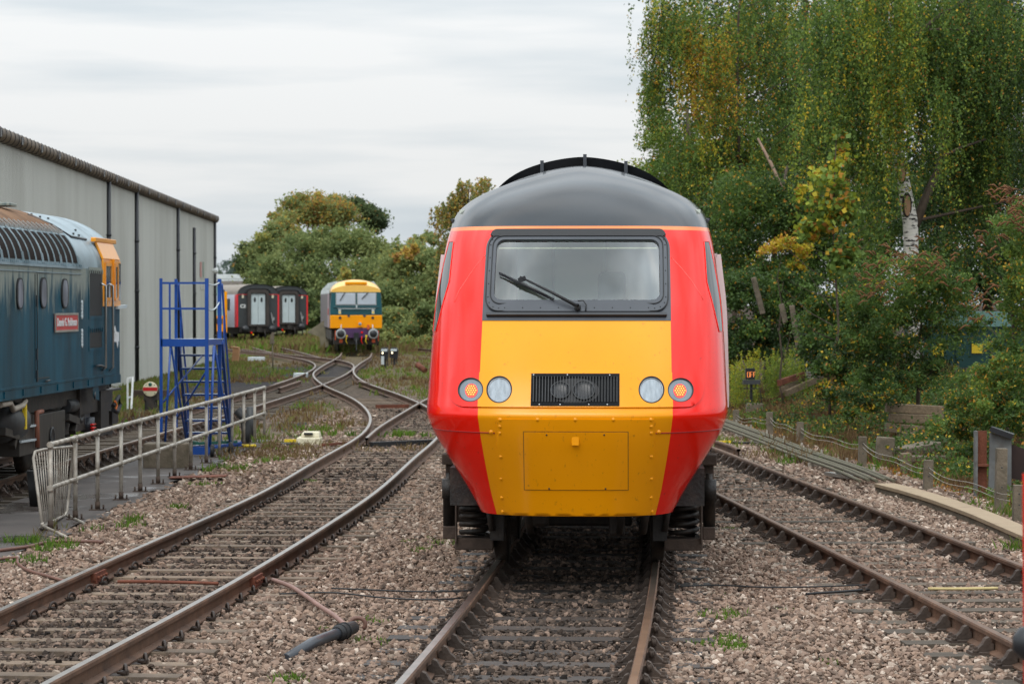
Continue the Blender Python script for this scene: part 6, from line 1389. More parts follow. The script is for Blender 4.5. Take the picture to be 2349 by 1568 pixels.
# road bridge far off
br = thing('road_bridge', 'distant pale road bridge with railings beyond the shed corner', 'bridge', (P(500, 0, 330).x, 330, 0)); x = P(500, 0, 330).x
b = WB(); b.box((x, 330, P(0, 650, 330).z), (60, 6, .55)); b.build('deck', mat('brown_grey_bridge_deck', lin(128, 120, 114), .8), br)
b = WB(); b.box((x + 5, 334, P(0, 637, 330).z), (60, .3, .95)); b.build('parapet', mat('pale_bridge_parapet', lin(196, 202, 200), .7), br)
b = WB()
for k in range(40): b.bar((x - 20 + k * 1.2, 327, P(0, 648, 330).z), (x - 20 + k * 1.2, 327, P(0, 640, 330).z), .07)
b.bar((x - 20, 327, P(0, 640, 330).z), (x + 28, 327, P(0, 640, 330).z), .08); b.build('railing', M['grey'], br)
for k in (-14, 6, 24): b = WB(); b.box((x + k, 330, 2), (1, 5, 5)); b.build('pier', M['concrete'], br)
p_ = P(499, 0, 335); b = WB(); b.cyl((p_.x, 335, 0), (p_.x, 335, P(0, 618, 335).z), .08, n=8); b.bar((p_.x - .5, 335, P(0, 619, 335).z), (p_.x + .1, 335, P(0, 619, 335).z), .10); o = b.build('street_lamp', M['grey']); tag(o, 'thin street lamp on the distant road bridge', 'street lamp')
# ================================================================ vegetation
LEAF = [(0.0, lin(28, 43, 22)), (1.0, lin(128, 88, 52)), (0.18, lin(50, 70, 34)), (0.34, lin(82, 108, 48)), (0.50, lin(112, 136, 62)), (0.62, lin(158, 168, 56)), (0.74, lin(206, 176, 52)), (0.87, lin(190, 132, 54))]
M['leaf'] = tone_mat('autumn_leaf', LEAF, .55, .40, .30)
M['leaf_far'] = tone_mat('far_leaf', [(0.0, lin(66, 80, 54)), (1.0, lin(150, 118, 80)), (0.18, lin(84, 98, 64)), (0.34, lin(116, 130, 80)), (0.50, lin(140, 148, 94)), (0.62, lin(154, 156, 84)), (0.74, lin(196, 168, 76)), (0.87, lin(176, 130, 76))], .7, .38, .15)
M['bark'] = mat('grey_brown_bark', lin(74, 62, 50), .9, var=.3, scale=6, bump=.5, stretch=(3, 3, .6))
M['pinkbark'] = mat('pinkish_bark', lin(128, 104, 86), .85, var=.2)
m = mat('birch_bark', lin(206, 200, 190), .8, var=.10, scale=3, bump=.3, dirt=lin(30, 27, 25), dscale=2.0, damt=.52, stretch=(2.0, 2.0, 9.0)); M['birch'] = m
for nd in m.node_tree.nodes:
    if nd.type == 'VALTORGB' and nd.color_ramp.elements[0].color[0] < .5 and nd.color_ramp.elements[1].color[0] > .9: nd.color_ramp.elements[0].position = .535; nd.color_ramp.elements[1].position = .575
def leaves(name, C, size, tone, mt, parent, up=0.0, ratio=.62, hang=0.0):
    """one small four-cornered leaf at each point"""
    n = len(C); d = rng.normal(0, 1, (n, 3)); d[:, 2] -= hang; d /= np.linalg.norm(d, axis=1)[:, None]
    e = rng.normal(0, 1, (n, 3)); e -= (e * d).sum(1)[:, None] * d; e /= np.linalg.norm(e, axis=1)[:, None]
    s = size * (0.65 + 0.7 * rng.random(n)); a = d * s[:, None] * .5; b_ = e * (s * ratio * .5)[:, None]
    V = np.stack([C - a, C + b_ - a * .15, C + a, C - b_ - a * .15], 1).reshape(-1, 3)
    return mesh_np(name, V, np.arange(4 * n).reshape(n, 4), mt, parent, tone=np.clip(tone, 0.01, .99))
def blob_points(blobs, n, sub=26, clump=.28, strand=0.0, depth=1.0, shell=.45):
    """blobs: (u, v, ru, rv, Y, depth, tone, autumn, weight). Returns leaf places and tones."""
    wts = np.array([q[2] * q[3] * (q[8] if len(q) > 8 else 1) for q in blobs], float); wts /= wts.sum(); Cs, Ts = [], []
    for q, w_ in zip(blobs, wts):
        u, v, ru, rv, Y, dy, tn, au = q[:8]; k = int(n * w_); c = np.array(P(u, v, Y)); rad = np.array([ru * Y / F, dy, rv * Y / F])
        ns = max(6, int(sub * ru * rv / 5000)); d = rng.normal(0, 1, (ns, 3)); d /= np.linalg.norm(d, axis=1)[:, None]; r = rng.random(ns) ** shell
        sc = c + d * r[:, None] * rad * (1 - .5 * clump); st = rng.normal(0, .10 if strand else .07, ns); sa = rng.random(ns); sr = (0.6 + .8 * rng.random(ns)) * clump * rad.mean()
        i = rng.integers(0, ns, k); pts = sc[i]
        if strand:
            nst = max(8, int(k / 38)); j = rng.integers(0, ns, nst); h0 = sc[j] + rng.normal(0, 1, (nst, 3)) * (sr[j] * .8)[:, None] * [1, 1, .5]; L = strand * (.4 + .9 * rng.random(nst)); tj = st[j] + rng.normal(0, .07, nst); aj = sa[j]
            i2 = rng.integers(0, nst, k); f = rng.random(k); sway = rng.normal(0, .14, (nst, 2)); pts = h0[i2].copy(); pts[:, 2] -= L[i2] * f; pts[:, :2] += sway[i2] * f[:, None] * 1.5 + rng.normal(0, .035, (k, 2)); tt_ = tj[i2]; ag = aj[i2]
        else:
            g = rng.normal(0, 1, (k, 3)); pts = pts + g * sr[i][:, None] * [.62, .62, .42]; tt_ = st[i]; ag = sa[i]
        t_ = tn + tt_ + rng.normal(0, .035, k)
        aut = rng.random(k) < au * (.35 + 1.3 * ag); t_[aut] = .66 + .30 * rng.random(aut.sum())
        Cs.append(pts); Ts.append(t_)
    return np.concatenate(Cs), np.concatenate(Ts)
def limb_tree(parent, base, top, r, mt, n=9, spread=.4, name='trunk'):
    b = WB(); pts = [base.lerp(top, t_) + Vector((random.uniform(-.12, .12), random.uniform(-.12, .12), 0)) * (t_ > 0) for t_ in np.linspace(0, 1, 7)]
    b.tube(pts, [r * (1 - .75 * t_) for t_ in np.linspace(0, 1, 7)], 8)
    H = (top - base).length
    for k in range(n):
        t_ = .3 + .65 * k / n; p_ = base.lerp(top, t_); a = random.uniform(0, 6.28); L = H * spread * (1.1 - t_) * random.uniform(.6, 1.2)
        q_ = p_ + Vector((math.cos(a) * L, math.sin(a) * L, L * random.uniform(.3, .9))); m_ = p_.lerp(q_, .5) + Vector((0, 0, -.05 * L)); b.tube([p_, m_, q_], [r * (1 - .7 * t_) * .5, r * .28 * (1 - .5 * t_), r * .06], 6)
    return b.build(name, mt, parent)
def tree(name, label, cat, base_uv, Y, blobs, n, size, mt='leaf', trunk_r=.2, bark='bark', top=None, group=None, strand=0.0, sub=26, clump=.28, z0=None, part='crown', hang=0.0, shell=.45, nl=9, ratio=.62):
    x = P(base_uv, 0, Y).x; zb = float(bank(np.array([x]), np.array([Y]))[0]) - .1
    t_ = thing(name, label, cat, (x, Y, zb), group=group)
    if trunk_r:
        tp = P(*top, Y) if top else P(blobs[0][0], blobs[0][1] - blobs[0][3] * .6, Y)
        limb_tree(t_, Vector((x, Y, zb)), tp, trunk_r, M[bark], nl, name='trunk' if part == 'crown' else 'stem')
    C, T = blob_points(blobs, n, sub, clump, strand, shell=shell)
    zg = bank(C[:, 0], C[:, 1]); k = C[:, 2] > zg + .02; C, T = C[k], T[k]
    leaves(part, C - np.array(t_.location), size, T, M[mt], t_, hang=hang, ratio=ratio)
    return t_
# --- tall trees on the right
tb_ = tree('birch_tree', 'tall weeping birch with a forked white trunk standing behind the bushes at right', 'tree', 2098, 60,
    [(1960, 60, 150, 190, 60.5, 2.2, .42, .05), (2110, 60, 190, 200, 61, 2.5, .40, .06), (2280, 60, 150, 200, 61, 2.5, .32, .05), (1900, 250, 110, 120, 60, 1.6, .44, .05), (2010, 310, 90, 80, 60, 1.2, .42, .05), (2210, 280, 150, 150, 61.5, 1.8, .32, .05), (2330, 260, 90, 170, 61, 1.8, .28, .05), (2250, 440, 110, 70, 61.5, 1.2, .28, .06), (1985, 470, 60, 60, 60.3, .8, .40, .05), (2080, -160, 250, 130, 61, 3, .38, .08, .5), (2046, 120, 70, 120, 58.6, .5, .46, .10, 1.6), (2050, -30, 90, 90, 58.6, .5, .44, .08, 1.5), (2036, 230, 40, 50, 58.8, .4, .46, .10, 1.5), (2150, 210, 60, 60, 58.8, .5, .40, .06, 1.2)], 118000, .060, trunk_r=0, strand=1.9, hang=1.6, clump=.20, sub=16)
def fill_crown(t_, blobs, n, size):
    C, T = blob_points(blobs, n, 60, .20); leaves('inner_crown', C - np.array(t_.location), size, T, M['leaf'], t_)
fill_crown(tb_, [(1950, 110, 140, 150, 61.5, 1.5, .36, .05), (2110, 120, 150, 150, 62, 1.6, .33, .04), (2280, 150, 130, 180, 62, 1.6, .28, .03), (1900, 300, 90, 90, 61, 1.2, .40, .06), (2220, 360, 120, 100, 62, 1.4, .28, .03), (1990, 380, 60, 60, 61, 1, .38, .05)], 52000, .068)
b = WB(); zb = tb_.location.z
tp = [(2100, 700, .20), (2096, 640, .19), (2090, 575, .185), (2088, 510, .195), (2076, 440, .17), (2062, 370, .155), (2052, 310, .125), (2044, 230, .11), (2040, 100, .08), (2050, -100, .05)]
b.tube([Vector((tb_.location.x, 60, zb))] + [P(u, v, 60) for u, v, r in tp], [.19] + [r * .86 for *_, r in tp], 14); tk = b.build('trunk', M['birch'], tb_)
b = WB()
for L_, rr_ in (([(2098, 520), (2122, 455), (2150, 395), (2163, 330), (2166, 270), (2180, 190), (2210, 90), (2230, -20)], .105), ([(2105, 505), (2140, 498), (2190, 487), (2250, 474), (2310, 462)], .040), ([(2160, 360), (2200, 340), (2260, 320)], .04), ([(2040, 160), (2090, 90), (2150, 40), (2235, -10)], .07), ([(2044, 230), (2000, 160), (1960, 60)], .05), ([(2130, 70), (2170, 68), (2240, 74)], .03)):
    b.tube([P(u, v, 60 + .25 * i) for i, (u, v) in enumerate(L_)], [rr_ * (1 - .7 * i / len(L_)) for i in range(len(L_))], 8)
b.build('branch', M['bark'], tb_)
b = WB()
for u, v, w_, h_ in ((2068, 392, .10, .30), (2080, 470, .11, .28)):
    c = P(u, v, 59.84); b.prism(ell(c.x, c.z, w_, h_, 16), c.y, c.y + .05, 1); b.prism(ell(c.x + .01, c.z - .02, w_ * .62, h_ * .8, 16), c.y - .012, c.y + .03, 0)
b.build('scar', [mat('bare_tan_wood', lin(158, 122, 92), .8, var=.2), mat('dark_bark_scar', lin(40, 30, 26), .9)], tk)
tree('birch_tree', 'autumn-tinted birch with orange leaves at the left edge of the right-hand trees', 'tree', 1680, 82,
    [(1530, 70, 75, 120, 82, 2, .38, .16), (1640, 140, 90, 110, 81.5, 2.2, .48, .50), (1560, 10, 110, 90, 82, 2.2, .38, .12), (1760, 50, 150, 150, 83, 2.5, .38, .10), (1505, 170, 45, 70, 82, 1, .40, .10), (1600, 300, 95, 90, 82, 1.6, .40, .06), (1720, 290, 110, 110, 82, 1.8, .40, .07), (1820, 260, 90, 140, 83, 1.6, .36, .08), (1590, 90, 40, 60, 81.4, 1, .50, .5)], 85000, .075, trunk_r=.09, bark='bark', top=(1700, -100), strand=1.7, hang=1.4, clump=.20, sub=17)
tree('maple_tree', 'olive green leafy tree behind the train at the left of the right-hand trees', 'tree', 1560, 96,
    [(1510, 300, 55, 70, 96, 2, .46, .06), (1500, 395, 60, 60, 96, 2, .47, .05), (1560, 400, 90, 90, 96, 2.4, .38, .05), (1640, 430, 110, 110, 96, 2.4, .32, .06), (1490, 230, 30, 45, 96, 1, .40, .12), (1560, 520, 90, 90, 96, 2, .22, .04)], 42000, .10, trunk_r=.2, top=(1580, 250), clump=.24)
tree('sycamore_tree', 'dark green tree with yellow-flecked leaves right behind the train', 'tree', 1760, 76,
    [(1720, 470, 110, 100, 76, 2, .30, .05), (1820, 500, 110, 110, 76.5, 2, .28, .05), (1700, 580, 85, 90, 75.5, 1.6, .28, .07), (1790, 640, 120, 70, 76, 1.6, .34, .04), (1900, 590, 110, 100, 77, 1.8, .32, .04), (1990, 600, 90, 90, 77, 1.6, .36, .04), (2040, 470, 80, 110, 77, 1.6, .34, .04)], 62000, .085, trunk_r=.13, top=(1800, 380), clump=.26)
b = WB(); b.tube([P(1738, 318, 77), P(1768, 375, 76.5), P(1790, 425, 76), P(1822, 470, 76), P(1850, 560, 76)], [.03, .05, .055, .06, .07], 7); o = b.build('bare_branch', M['pinkbark']); tag(o, 'pinkish bare limb slanting through the dark green tree', 'branch')
tree('oak_tree', 'dark backing tree behind the white birch at the right edge', 'tree', 2260, 74,
    [(2250, 120, 170, 220, 74, 2, .16, .03), (2290, 380, 130, 160, 74, 2, .15, .05), (2180, 470, 120, 120, 74, 1.8, .17, .04), (2300, 600, 120, 110, 73, 1.6, .20, .04), (2150, 600, 110, 90, 73, 1.6, .22, .04), (2250, 655, 120, 45, 72.5, 1.4, .20, .04)], 60000, .10, trunk_r=.16, top=(2250, 0), clump=.3)
tree('poplar_tree', 'tall darker tree filling the back of the right-hand trees', 'tree', 1850, 110,
    [(1700, 100, 190, 220, 110, 3, .24, .10), (1950, 120, 200, 240, 110, 3, .22, .06), (2200, 150, 200, 240, 110, 3, .18, .04), (1780, 420, 220, 180, 110, 3, .16, .05), (2050, 450, 220, 180, 110, 3, .16, .04), (1640, 560, 110, 120, 108, 2, .18, .04), (1900, 280, 200, 150, 109, 2, .24, .06), (1640, 270, 120, 130, 108, 2, .26, .1)], 78000, .16, trunk_r=.3, top=(1850, -100), clump=.34)
tree('hazel_bush', 'bright green and yellow big-leaved sapling in front of the birch', 'sapling', 1905, 57,
    [(1900, 440, 45, 90, 57, .6, .53, .20), (1868, 520, 48, 45, 57, .5, .56, .34), (1925, 345, 26, 55, 57, .4, .54, .26), (1940, 480, 40, 60, 57, .5, .50, .14), (1840, 455, 22, 30, 57, .3, .56, .3), (1925, 590, 40, 60, 57, .5, .46, .12)], 2300, .125, trunk_r=.035, top=(1925, 310), clump=.35, ratio=.85, nl=14, part='foliage')
tree('maple_sapling', 'low branch of golden leaves right of the train cab', 'sapling', 1800, 66, [(1760, 572, 28, 12, 66, .4, .74, .9), (1800, 560, 38, 20, 66, .4, .70, .6), (1840, 575, 34, 20, 66, .4, .66, .4), (1830, 610, 24, 16, 66, .3, .60, .4)], 1500, .085, trunk_r=.03, top=(1790, 575), part='foliage', clump=.4)
# --- bushes on the bank
tree('ivy_thicket', 'dark glossy ivy thicket on the bank right of the train', 'bush', 1740, 71,
    [(1690, 690, 45, 60, 70, 1, .26, .03), (1745, 690, 60, 70, 70.5, 1.2, .25, .05), (1720, 770, 80, 55, 70, 1.2, .20, .05), (1820, 740, 60, 60, 71, 1.2, .18, .06), (1800, 660, 70, 50, 72, 1.2, .24, .05), (1680, 790, 50, 50, 69.5, 1, .22, .03), (1700, 640, 60, 50, 71, 1, .26, .03), (1860, 680, 60, 60, 71, 1, .24, .05), (1780, 800, 70, 30, 70, 1, .16, .05)], 32000, .085, trunk_r=0, clump=.3, part='foliage')
tree('bramble_thicket', 'mixed bramble thicket between the torn fence and the green cabin', 'bush', 1935, 59,
    [(1900, 740, 70, 80, 60, 1.2, .30, .08), (1960, 700, 80, 80, 60, 1.2, .34, .08), (1980, 790, 80, 70, 58, 1, .28, .10), (1930, 840, 70, 50, 57.5, 1, .25, .10), (2010, 850, 60, 50, 56, .8, .24, .06), (1925, 900, 60, 26, 56, .7, .30, .25), (1960, 930, 70, 24, 54, .6, .26, .3), (1880, 800, 50, 60, 58, .8, .24, .06)], 32000, .08, trunk_r=0, clump=.28, part='foliage')
def spikes(t_, blobs, n, Y):
    b = WB()
    for _ in range(n):
        u, v, ru, rv = random.choice(blobs); p_ = P(random.gauss(u, ru * .5), random.gauss(v, rv * .5), Y + random.uniform(-.7, .3)); L = random.uniform(.10, .22); dx = random.choice((-1, 1)) * random.uniform(.3, 1)
        b.tube([p_, p_ + Vector((dx * L * .5, 0, L * .35)), p_ + Vector((dx * L, 0, L * .30))], [.012, .014, .004], 5)
    tag(b.build('flower_spikes', mat('brown_seed_head', lin(112, 74, 44), .9, var=.3), t_), kind='stuff')
bd = tree('buddleia_bush', 'large buddleia bush with brown seed spikes in front of the green cabin', 'bush', 2123, 51.5,
    [(2070, 640, 120, 75, 51, 1, .36, .05), (2140, 700, 110, 80, 51.5, 1, .34, .06), (2030, 740, 100, 85, 51, 1, .32, .06), (2090, 830, 110, 75, 51.5, .9, .26, .05), (2030, 870, 90, 55, 50.5, .7, .24, .05), (2150, 640, 80, 60, 51.5, .9, .34, .05), (1980, 690, 70, 70, 51, .8, .36, .06), (2190, 650, 45, 30, 51.5, .7, .36, .06), (1975, 800, 80, 70, 51, .8, .28, .06), (2000, 910, 80, 34, 49.5, .6, .22, .10), (2185, 770, 60, 70, 51.5, .7, .34, .05, .45), (2235, 740, 60, 30, 51.5, .6, .36, .05, .5)], 42000, .075, trunk_r=.05, top=(2110, 680), clump=.22, part='foliage', ratio=.34, nl=16)
spikes(bd, [(2070, 590, 110, 40), (2150, 620, 90, 50), (2000, 660, 60, 50)], 150, 50.3)
bd2 = tree('buddleia_bush', 'yellow-green buddleia bush with long brown spikes at the right edge', 'bush', 2320, 43,
    [(2335, 530, 60, 95, 43, .8, .42, .06), (2335, 640, 60, 70, 42.5, .8, .42, .08), (2350, 720, 52, 90, 43, .8, .44, .06), (2320, 840, 85, 80, 42.5, .8, .42, .10), (2245, 880, 55, 40, 43.5, .6, .46, .10), (2285, 930, 95, 55, 42, .7, .32, .12), (2345, 950, 60, 50, 41.5, .6, .30, .1), (2220, 930, 55, 40, 44, .6, .38, .12), (2200, 980, 60, 36, 43, .5, .28, .12)], 36000, .060, trunk_r=.04, top=(2330, 560), clump=.22, part='foliage', ratio=.45, nl=14)
spikes(bd2, [(2310, 450, 40, 30), (2270, 560, 35, 60), (2330, 500, 40, 60), (2250, 700, 40, 60)], 130, 42.0)
tree('bramble_thicket', 'low leafy brambles spilling over the stacked sleeper wall', 'bush', 2200, 47, [(2190, 985, 70, 30, 47.5, .6, .30, .12), (2120, 1010, 60, 20, 47, .5, .34, .2), (2230, 1040, 60, 25, 44, .5, .34, .14), (2040, 905, 30, 30, 49.5, .4, .26, .1), (2200, 1080, 50, 22, 42, .4, .40, .2)], 7000, .055, trunk_r=0, clump=.35, part='foliage')
# upright pale green weeds by the OFF indicator
for k, (u, v0, v1, w_, lab) in enumerate(((1690, 935, 822, 26, 'pale green weed clump beside the train'), (1726, 930, 800, 26, 'tallest straw-tipped weed clump behind the OFF indicator'), (1772, 912, 806, 30, 'bright green weed clump right of the OFF indicator'), (1812, 905, 795, 30, 'bright green weed clump under the torn fence'), (1844, 900, 800, 22, 'greenish weed clump farthest right of the OFF indicator'))):
    t_ = thing('weed_clump', lab, 'weed', (P(u, v0, 67).x, 67, 0)); n_ = 2600; ns = 46
    sx = rng.normal(0, .5, ns) * w_; hh = (.55 + .5 * rng.random(ns)) * (v0 - v1); i = rng.integers(0, ns, n_); f = rng.random(n_) ** .7
    uu = u + sx[i] * (.6 + .5 * f) + rng.normal(0, 2.0, n_) * (1.2 - .6 * f); vv = v0 - hh[i] * f; YY = 67 + rng.normal(0, .3, ns)[i]
    C = np.array([P(a, c, y) for a, c, y in zip(uu, vv, YY)]); leaves('foliage', C - np.array(t_.location), .06, np.clip((.52 if k > 1 else .58) + rng.normal(0, .06, n_) + (.05 * (f > .8)), 0, .7), M['leaf'], t_, ratio=.3)
# creeping ivy and low leafy plants over the bank
def cover(name, n_, y0, y1, d0, d1, h, size, tn, au, seed, thr):
    r = np.random.default_rng(seed); y = y0 + (y1 - y0) * r.random(n_); x = fence_x(y) + d0 + (d1 - d0) * r.random(n_); k = (vnoise(x, y, .9, seed) + .25 * sstep(1, 4, x - fence_x(y)) > thr) & (x < .192 * y + .4); x, y = x[k], y[k]
    hh = h * vnoise(x, y, 1.4, seed + 1, 2) * (.5 + .8 * vnoise(x, y, .5, seed + 2, 1)); z = bank(x, y) + hh * r.random(len(x)) ** .6; t_ = tn + .22 * (vnoise(x, y, 1.2, seed + 3) - .5) + rng.normal(0, .05, len(x)); q = r.random(len(x)) < au; t_[q] = .66 + .3 * r.random(q.sum())
    return tag(leaves(name, np.c_[x, y, z], size, t_, M['leaf'], None), kind='stuff')
cover('ivy_cover', 52000, 32, 62, .3, 5.0, .60, .065, .26, .08, 41, .56)
cover('low_plants', 26000, 34, 70, -.1, 3.0, .38, .05, .38, .10, 45, .58)
# --- far trees
FT = [('birch_tree', 'rust-tinted birch, highest crown of the far wood', 740, 236, [(735, 478, 60, 48, 236, 4, .46, .50), (690, 480, 45, 38, 236, 3, .50, .36), (660, 530, 42, 45, 232, 3, .48, .34), (780, 500, 45, 40, 236, 3, .44, .45), (640, 500, 20, 30, 234, 2, .46, .3)], 15000),
  ('oak_tree', 'dark green oak crown at the right shoulder of the far wood', 845, 244, [(845, 492, 38, 36, 244, 3, .16, .02), (800, 470, 30, 26, 245, 3, .18, .02), (868, 510, 22, 36, 244, 3, .15, .02), (770, 462, 16, 16, 245, 2, .18, .02)], 8000),
  ('willow_tree', 'broad grey-green willow in the middle of the far wood', 760, 216, [(700, 570, 70, 50, 216, 4, .38, .02), (780, 555, 80, 50, 217, 4, .42, .02), (850, 570, 62, 50, 216, 4, .42, .02), (650, 630, 70, 60, 214, 4, .34, .02), (740, 650, 90, 60, 213, 4, .34, .02), (830, 640, 85, 60, 213, 4, .38, .02), (780, 710, 110, 50, 211, 3, .32, .02)], 30000),
  ('lime_tree', 'fresh green tree at the left end of the far wood', 585, 226, [(600, 575, 42, 46, 226, 3, .36, .04), (570, 605, 30, 36, 226, 3, .28, .02), (622, 540, 32, 36, 226, 3, .40, .10), (560, 575, 14, 18, 226, 2, .22, .02), (600, 640, 50, 40, 224, 3, .36, .03), (560, 635, 22, 24, 226, 2, .36, .04)], 13000),
  ('ash_tree', 'mid-green tree right of the far wood above the engine', 935, 186, [(915, 610, 55, 55, 186, 3, .44, .04), (975, 600, 55, 50, 186, 3, .46, .04), (950, 680, 80, 60, 183, 3, .38, .03), (1010, 640, 50, 70, 184, 3, .42, .03), (890, 690, 45, 55, 182, 3, .34, .03)], 17000),
  ('elder_bush', 'yellow-leaved sapling at the right of the far wood', 935, 182, [(935, 578, 22, 14, 181, 1, .74, .8), (912, 590, 10, 16, 181, .8, .74, .8), (952, 570, 8, 16, 181, .8, .74, .7)], 700),
  ('elder_bush', 'yellow-green sapling in the middle of the far wood', 793, 206, [(792, 628, 11, 20, 205, 1, .62, .2), (780, 645, 10, 10, 205, 1, .58, .1)], 600),
  ('hedge_bush', 'low hedge bush behind the tracks right of the yellow-fronted engine', 910, 168, [(905, 735, 45, 38, 168, 2, .36, .05), (950, 750, 45, 30, 167, 2, .40, .06), (880, 765, 30, 16, 166, 1.5, .44, .10)], 8000),
  ('hedge_bush', 'low hedge bush at the left of the train cab', 990, 164, [(985, 725, 40, 50, 164, 2, .38, .05), (1010, 760, 35, 25, 163, 1.5, .42, .1), (960, 780, 40, 10, 162, 1, .5, .1)], 7000),
  ('hedge_bush', 'dark hedge bush between the coaches and the engine', 722, 205, [(720, 720, 26, 50, 205, 2, .30, .02), (718, 770, 20, 16, 203, 1.5, .40, .08), (700, 690, 24, 30, 206, 2, .32, .02)], 5000)]
FT += [('hedge_bush', 'hedge tree continuing the far wood behind the train', 1110, 172, [(1080, 700, 60, 60, 172, 2.5, .38, .05), (1130, 640, 60, 80, 175, 2.5, .34, .05), (1100, 760, 70, 30, 170, 2, .42, .06)], 7000),
  ('hedge_bush', 'hedge tree behind the train nearest its middle', 1250, 165, [(1220, 680, 70, 80, 165, 2.5, .36, .05), (1290, 660, 60, 90, 166, 2.5, .40, .05), (1250, 760, 80, 34, 163, 2, .42, .08)], 8000),
  ('hedge_bush', 'hedge tree behind the train nearest the tall trees', 1400, 150, [(1370, 640, 70, 90, 150, 2.5, .34, .06), (1440, 600, 60, 110, 150, 2.5, .36, .06), (1410, 740, 80, 50, 148, 2, .38, .08)], 9000)]
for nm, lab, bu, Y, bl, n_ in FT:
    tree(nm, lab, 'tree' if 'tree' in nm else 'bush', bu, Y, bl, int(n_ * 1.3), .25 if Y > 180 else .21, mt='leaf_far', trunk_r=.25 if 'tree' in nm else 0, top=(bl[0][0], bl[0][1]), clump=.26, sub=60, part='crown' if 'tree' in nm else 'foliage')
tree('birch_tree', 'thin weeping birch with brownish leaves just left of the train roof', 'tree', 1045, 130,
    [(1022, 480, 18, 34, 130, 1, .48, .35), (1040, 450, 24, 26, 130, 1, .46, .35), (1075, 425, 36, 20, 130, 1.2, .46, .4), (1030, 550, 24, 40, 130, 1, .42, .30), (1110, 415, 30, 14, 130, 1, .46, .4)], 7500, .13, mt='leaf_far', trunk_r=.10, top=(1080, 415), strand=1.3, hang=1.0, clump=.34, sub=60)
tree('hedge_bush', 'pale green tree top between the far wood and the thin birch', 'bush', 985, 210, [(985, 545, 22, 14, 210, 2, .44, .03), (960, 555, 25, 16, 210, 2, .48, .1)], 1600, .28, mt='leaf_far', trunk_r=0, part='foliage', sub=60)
# distant conifer and trees beyond the bridge
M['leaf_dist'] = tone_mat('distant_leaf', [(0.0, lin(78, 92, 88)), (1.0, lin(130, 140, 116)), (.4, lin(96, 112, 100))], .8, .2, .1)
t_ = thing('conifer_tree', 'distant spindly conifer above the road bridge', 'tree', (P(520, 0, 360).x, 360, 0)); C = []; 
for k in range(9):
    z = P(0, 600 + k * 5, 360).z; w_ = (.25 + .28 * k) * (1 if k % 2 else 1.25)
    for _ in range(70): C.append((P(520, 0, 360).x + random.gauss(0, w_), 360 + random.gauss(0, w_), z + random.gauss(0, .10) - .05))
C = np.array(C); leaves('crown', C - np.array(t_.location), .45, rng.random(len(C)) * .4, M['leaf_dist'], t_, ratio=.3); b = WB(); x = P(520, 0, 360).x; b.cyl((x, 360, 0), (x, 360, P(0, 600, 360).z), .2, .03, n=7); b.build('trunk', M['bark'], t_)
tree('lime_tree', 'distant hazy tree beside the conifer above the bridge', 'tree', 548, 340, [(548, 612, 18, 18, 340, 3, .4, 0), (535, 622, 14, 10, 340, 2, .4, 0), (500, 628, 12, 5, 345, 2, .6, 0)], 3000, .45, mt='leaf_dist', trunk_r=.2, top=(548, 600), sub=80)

# ================================================================ grass, weeds, litter
GR_ = [(0.0, lin(36, 52, 22)), (1.0, lin(92, 68, 48)), (.22, lin(58, 92, 30)), (.42, lin(96, 128, 42)), (.60, lin(122, 122, 66)), (.78, lin(128, 106, 74))]
M['grass'] = tone_mat('grass_blade', GR_, .7, .3, .2)
def tufts(name, T, kind='stuff', width=.006):
    """T: (x, y, blades, height, tone, spread)"""
    B = []; 
    for x, y, n_, h, tn, sp__ in T: B.append(np.c_[np.full(n_, x) + rng.normal(0, sp__, n_), np.full(n_, y) + rng.normal(0, sp__, n_), h * (.4 + .8 * rng.random(n_)), tn + rng.normal(0, .08, n_)])
    B = np.concatenate(B); n_ = len(B); a = rng.uniform(0, 6.28, n_); lean = rng.normal(0, .35, (n_, 2)); z = bank(B[:, 0], B[:, 1]) - .03
    p0 = np.c_[B[:, :2], z]; tip = p0 + np.c_[lean * B[:, 2:3], B[:, 2]]; w_ = width * (1 + B[:, 2] * 1.0) * np.clip(B[:, 1] / 28, 1, 3.2)
    s_ = np.c_[np.cos(a) * w_, np.sin(a) * w_, np.zeros(n_)]; md = p0 * .45 + tip * .55 + np.c_[np.zeros((n_, 2)), B[:, 2] * .10]
    V = np.stack([p0 - s_, p0 + s_, md + s_ * .8, tip, md - s_ * .8], 1)
    Fc = np.arange(n_ * 5).reshape(n_, 5)
    o = mesh_np(name, V.reshape(-1, 3), Fc, M['grass'], tone=np.clip(B[:, 3], .01, .99)); return tag(o, kind='stuff')
T = []
def cl(u, v, k, rad, h, tn, n_=22, sp__=.05):
    p_ = G(u, v)
    for _ in range(k): T.append((p_.x + random.gauss(0, rad), p_.y + random.gauss(0, rad * 1.6), n_, h, tn, sp__))
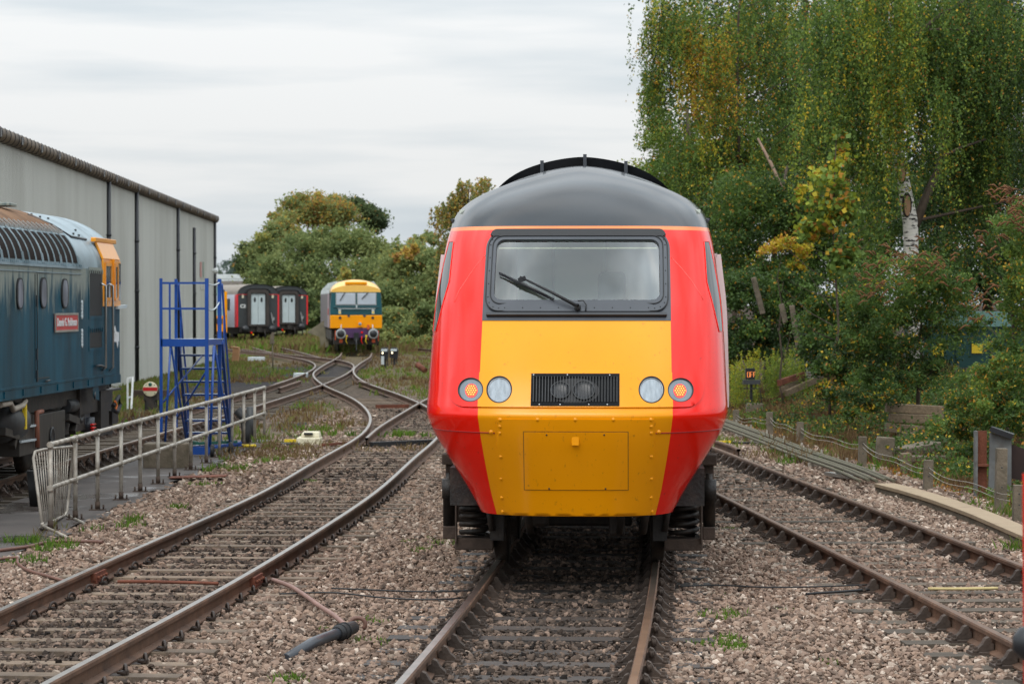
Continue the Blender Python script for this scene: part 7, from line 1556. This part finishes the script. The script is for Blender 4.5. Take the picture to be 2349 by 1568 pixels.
for u, v, k, rad, h, tn in ((60, 1248, 8, .16, .13, .36), (95, 1256, 8, .16, .13, .40), (130, 1262, 5, .14, .10, .42), (30, 1284, 5, .12, .08, .36), (62, 1286, 4, .10, .08, .36), (0, 1290, 4, .1, .08, .4), (405, 1166, 4, .08, .10, .38), (335, 1190, 4, .15, .10, .42), (300, 1204, 5, .14, .10, .38), (215, 1215, 2, .05, .10, .36), (470, 1110, 4, .2, .08, .4), (540, 1076, 7, .25, .14, .42), (600, 1060, 6, .3, .12, .44), (690, 1105, 3, .1, .08, .38), (640, 1030, 6, .4, .12, .5), (745, 985, 5, .4, .16, .46), (720, 1000, 5, .4, .14, .4), (800, 1003, 4, .3, .16, .40), (925, 1002, 6, .18, .18, .44), (950, 998, 4, .2, .14, .42), (1005, 1000, 4, .3, .14, .42), (1010, 1245, 6, .16, .07, .46), (975, 1262, 5, .1, .07, .42), (1040, 1235, 4, .1, .07, .44), (868, 1425, 3, .05, .06, .38), (765, 1442, 2, .03, .06, .36), (822, 1472, 2, .04, .07, .40), (655, 1562, 3, .04, .08, .38), (690, 1560, 3, .06, .05, .42), (1660, 1412, 7, .10, .085, .40), (1655, 1478, 8, .10, .085, .40), (1690, 1482, 3, .06, .07, .44), (1650, 1360, 2, .06, .04, .44), (1790, 1400, 2, .05, .04, .34), (1905, 1512, 2, .05, .04, .40), (2200, 1445, 1, .03, .05, .38), (2010, 1400, 1, .03, .04, .4), (1660, 1215, 3, .2, .05, .45), (1820, 1052, 8, .3, .16, .40), (1850, 1064, 7, .3, .16, .42), (1790, 1040, 6, .3, .14, .44), (2260, 1160, 7, .25, .14, .46), (2325, 1185, 5, .15, .2, .5), (2335, 1262, 3, .05, .16, .42), (1960, 1078, 5, .2, .14, .40), (540, 1165, 2, .1, .06, .4)): cl(u, v, k, rad, h, tn)
tufts('grass', T)
T = []
for u, v, k, rad, h, tn in ((560, 1050, 14, .35, .22, .86), (590, 1030, 14, .4, .26, .88), (530, 1085, 8, .25, .16, .80), (640, 1050, 10, .4, .2, .82), (700, 1040, 10, .5, .2, .84), (760, 1020, 8, .4, .25, .84), (755, 975, 6, .35, .3, .80), (830, 1035, 6, .4, .2, .82), (880, 1035, 8, .5, .3, .84), (960, 1030, 6, .5, .26, .84), (990, 1010, 5, .3, .2, .84), (640, 870, 16, .9, .2, .86), (660, 855, 12, 1.0, .2, .74), (120, 1212, 1, .05, .28, .66), (90, 1232, 1, .05, .24, .7), (1900, 1055, 18, .5, .45, .88), (1850, 1040, 12, .5, .4, .86), (1870, 1020, 12, .6, .5, .9)): cl(u, v, max(1, int(k * .7)), rad, h * .62, tn - .03, 16, .07)
tufts('dry_weeds', T, width=.005)
# mixed weeds between the far tracks
r = np.random.default_rng(5); n_ = 9000; y = 46 + 110 * r.random(n_) ** 1.15; x = (r.random(n_) - .5) * .34 * y * 1.0 - 2.2
dm = np.minimum(np.minimum(dist_to(CL, x, y), dist_to(CT, x, y)), np.minimum(dist_to(C1, x, y), dist_to(C2, x, y)))
k = (dm > np.where(y > 75, .55, 1.25)) & (x < fence_x(y) - .2) & (x > -.168 * y - .5) & (vnoise(x, y, .33, 21) > .42 - .10 * sstep(60, 100, y)) & ~((dm < 1.0) & (r.random(n_) < .6))
x, y = x[k], y[k]; tn = np.where(vnoise(x, y, .22, 22) > .44, .82, .54) + r.normal(0, .08, len(x))
tufts('weeds', [(a, c, 9, .08 + .12 * r.random(), t_, .12) for a, c, t_ in zip(x, y, tn)], width=.006)
y = 150 + 60 * r.random(2500); x = -22 + 28 * r.random(2500); tufts('weeds', [(a, c, 8, .5, .66 + .12 * r.normal(), .3) for a, c in zip(x, y)], width=.012)
y = 58 + 62 * r.random(1500); x = -.033 * (y - 60) - 10.6 + r.normal(0, .7, 1500); tufts('weeds', [(a, c, 8, .22, .46 + .25 * r.random(), .15) for a, c in zip(x, y)], width=.008)
# undergrowth and fallen leaves on the bank
n_ = 5200; y = 33 + 45 * r.random(n_); x = fence_x(y) + .1 + 5.5 * r.random(n_) ** 1.3
tn = .66 + .20 * (vnoise(x, y, .5, 31) - .35) * 2 + r.normal(0, .1, n_); tn = np.where(vnoise(x, y, .7, 32) > .64, .42, tn + .22)
k = (x < .19 * y + .5); tufts('bank_weeds', [(a, c, 9, .07 + .16 * r.random(), t_, .10) for a, c, t_ in zip(x[k], y[k], tn[k])], width=.005)
n_ = 26000; y = 30 + 46 * r.random(n_); x = fence_x(y) - .15 + 5.5 * r.random(n_) ** 1.2; C = np.c_[x, y, bank(x, y) - .02 + .03 * r.random(n_)]
o = leaves('leaf_litter', C, .06, np.where(r.random(n_) < .2, .40, .84 + .16 * r.random(n_)), M['leaf'], None); tag(o, kind='stuff')
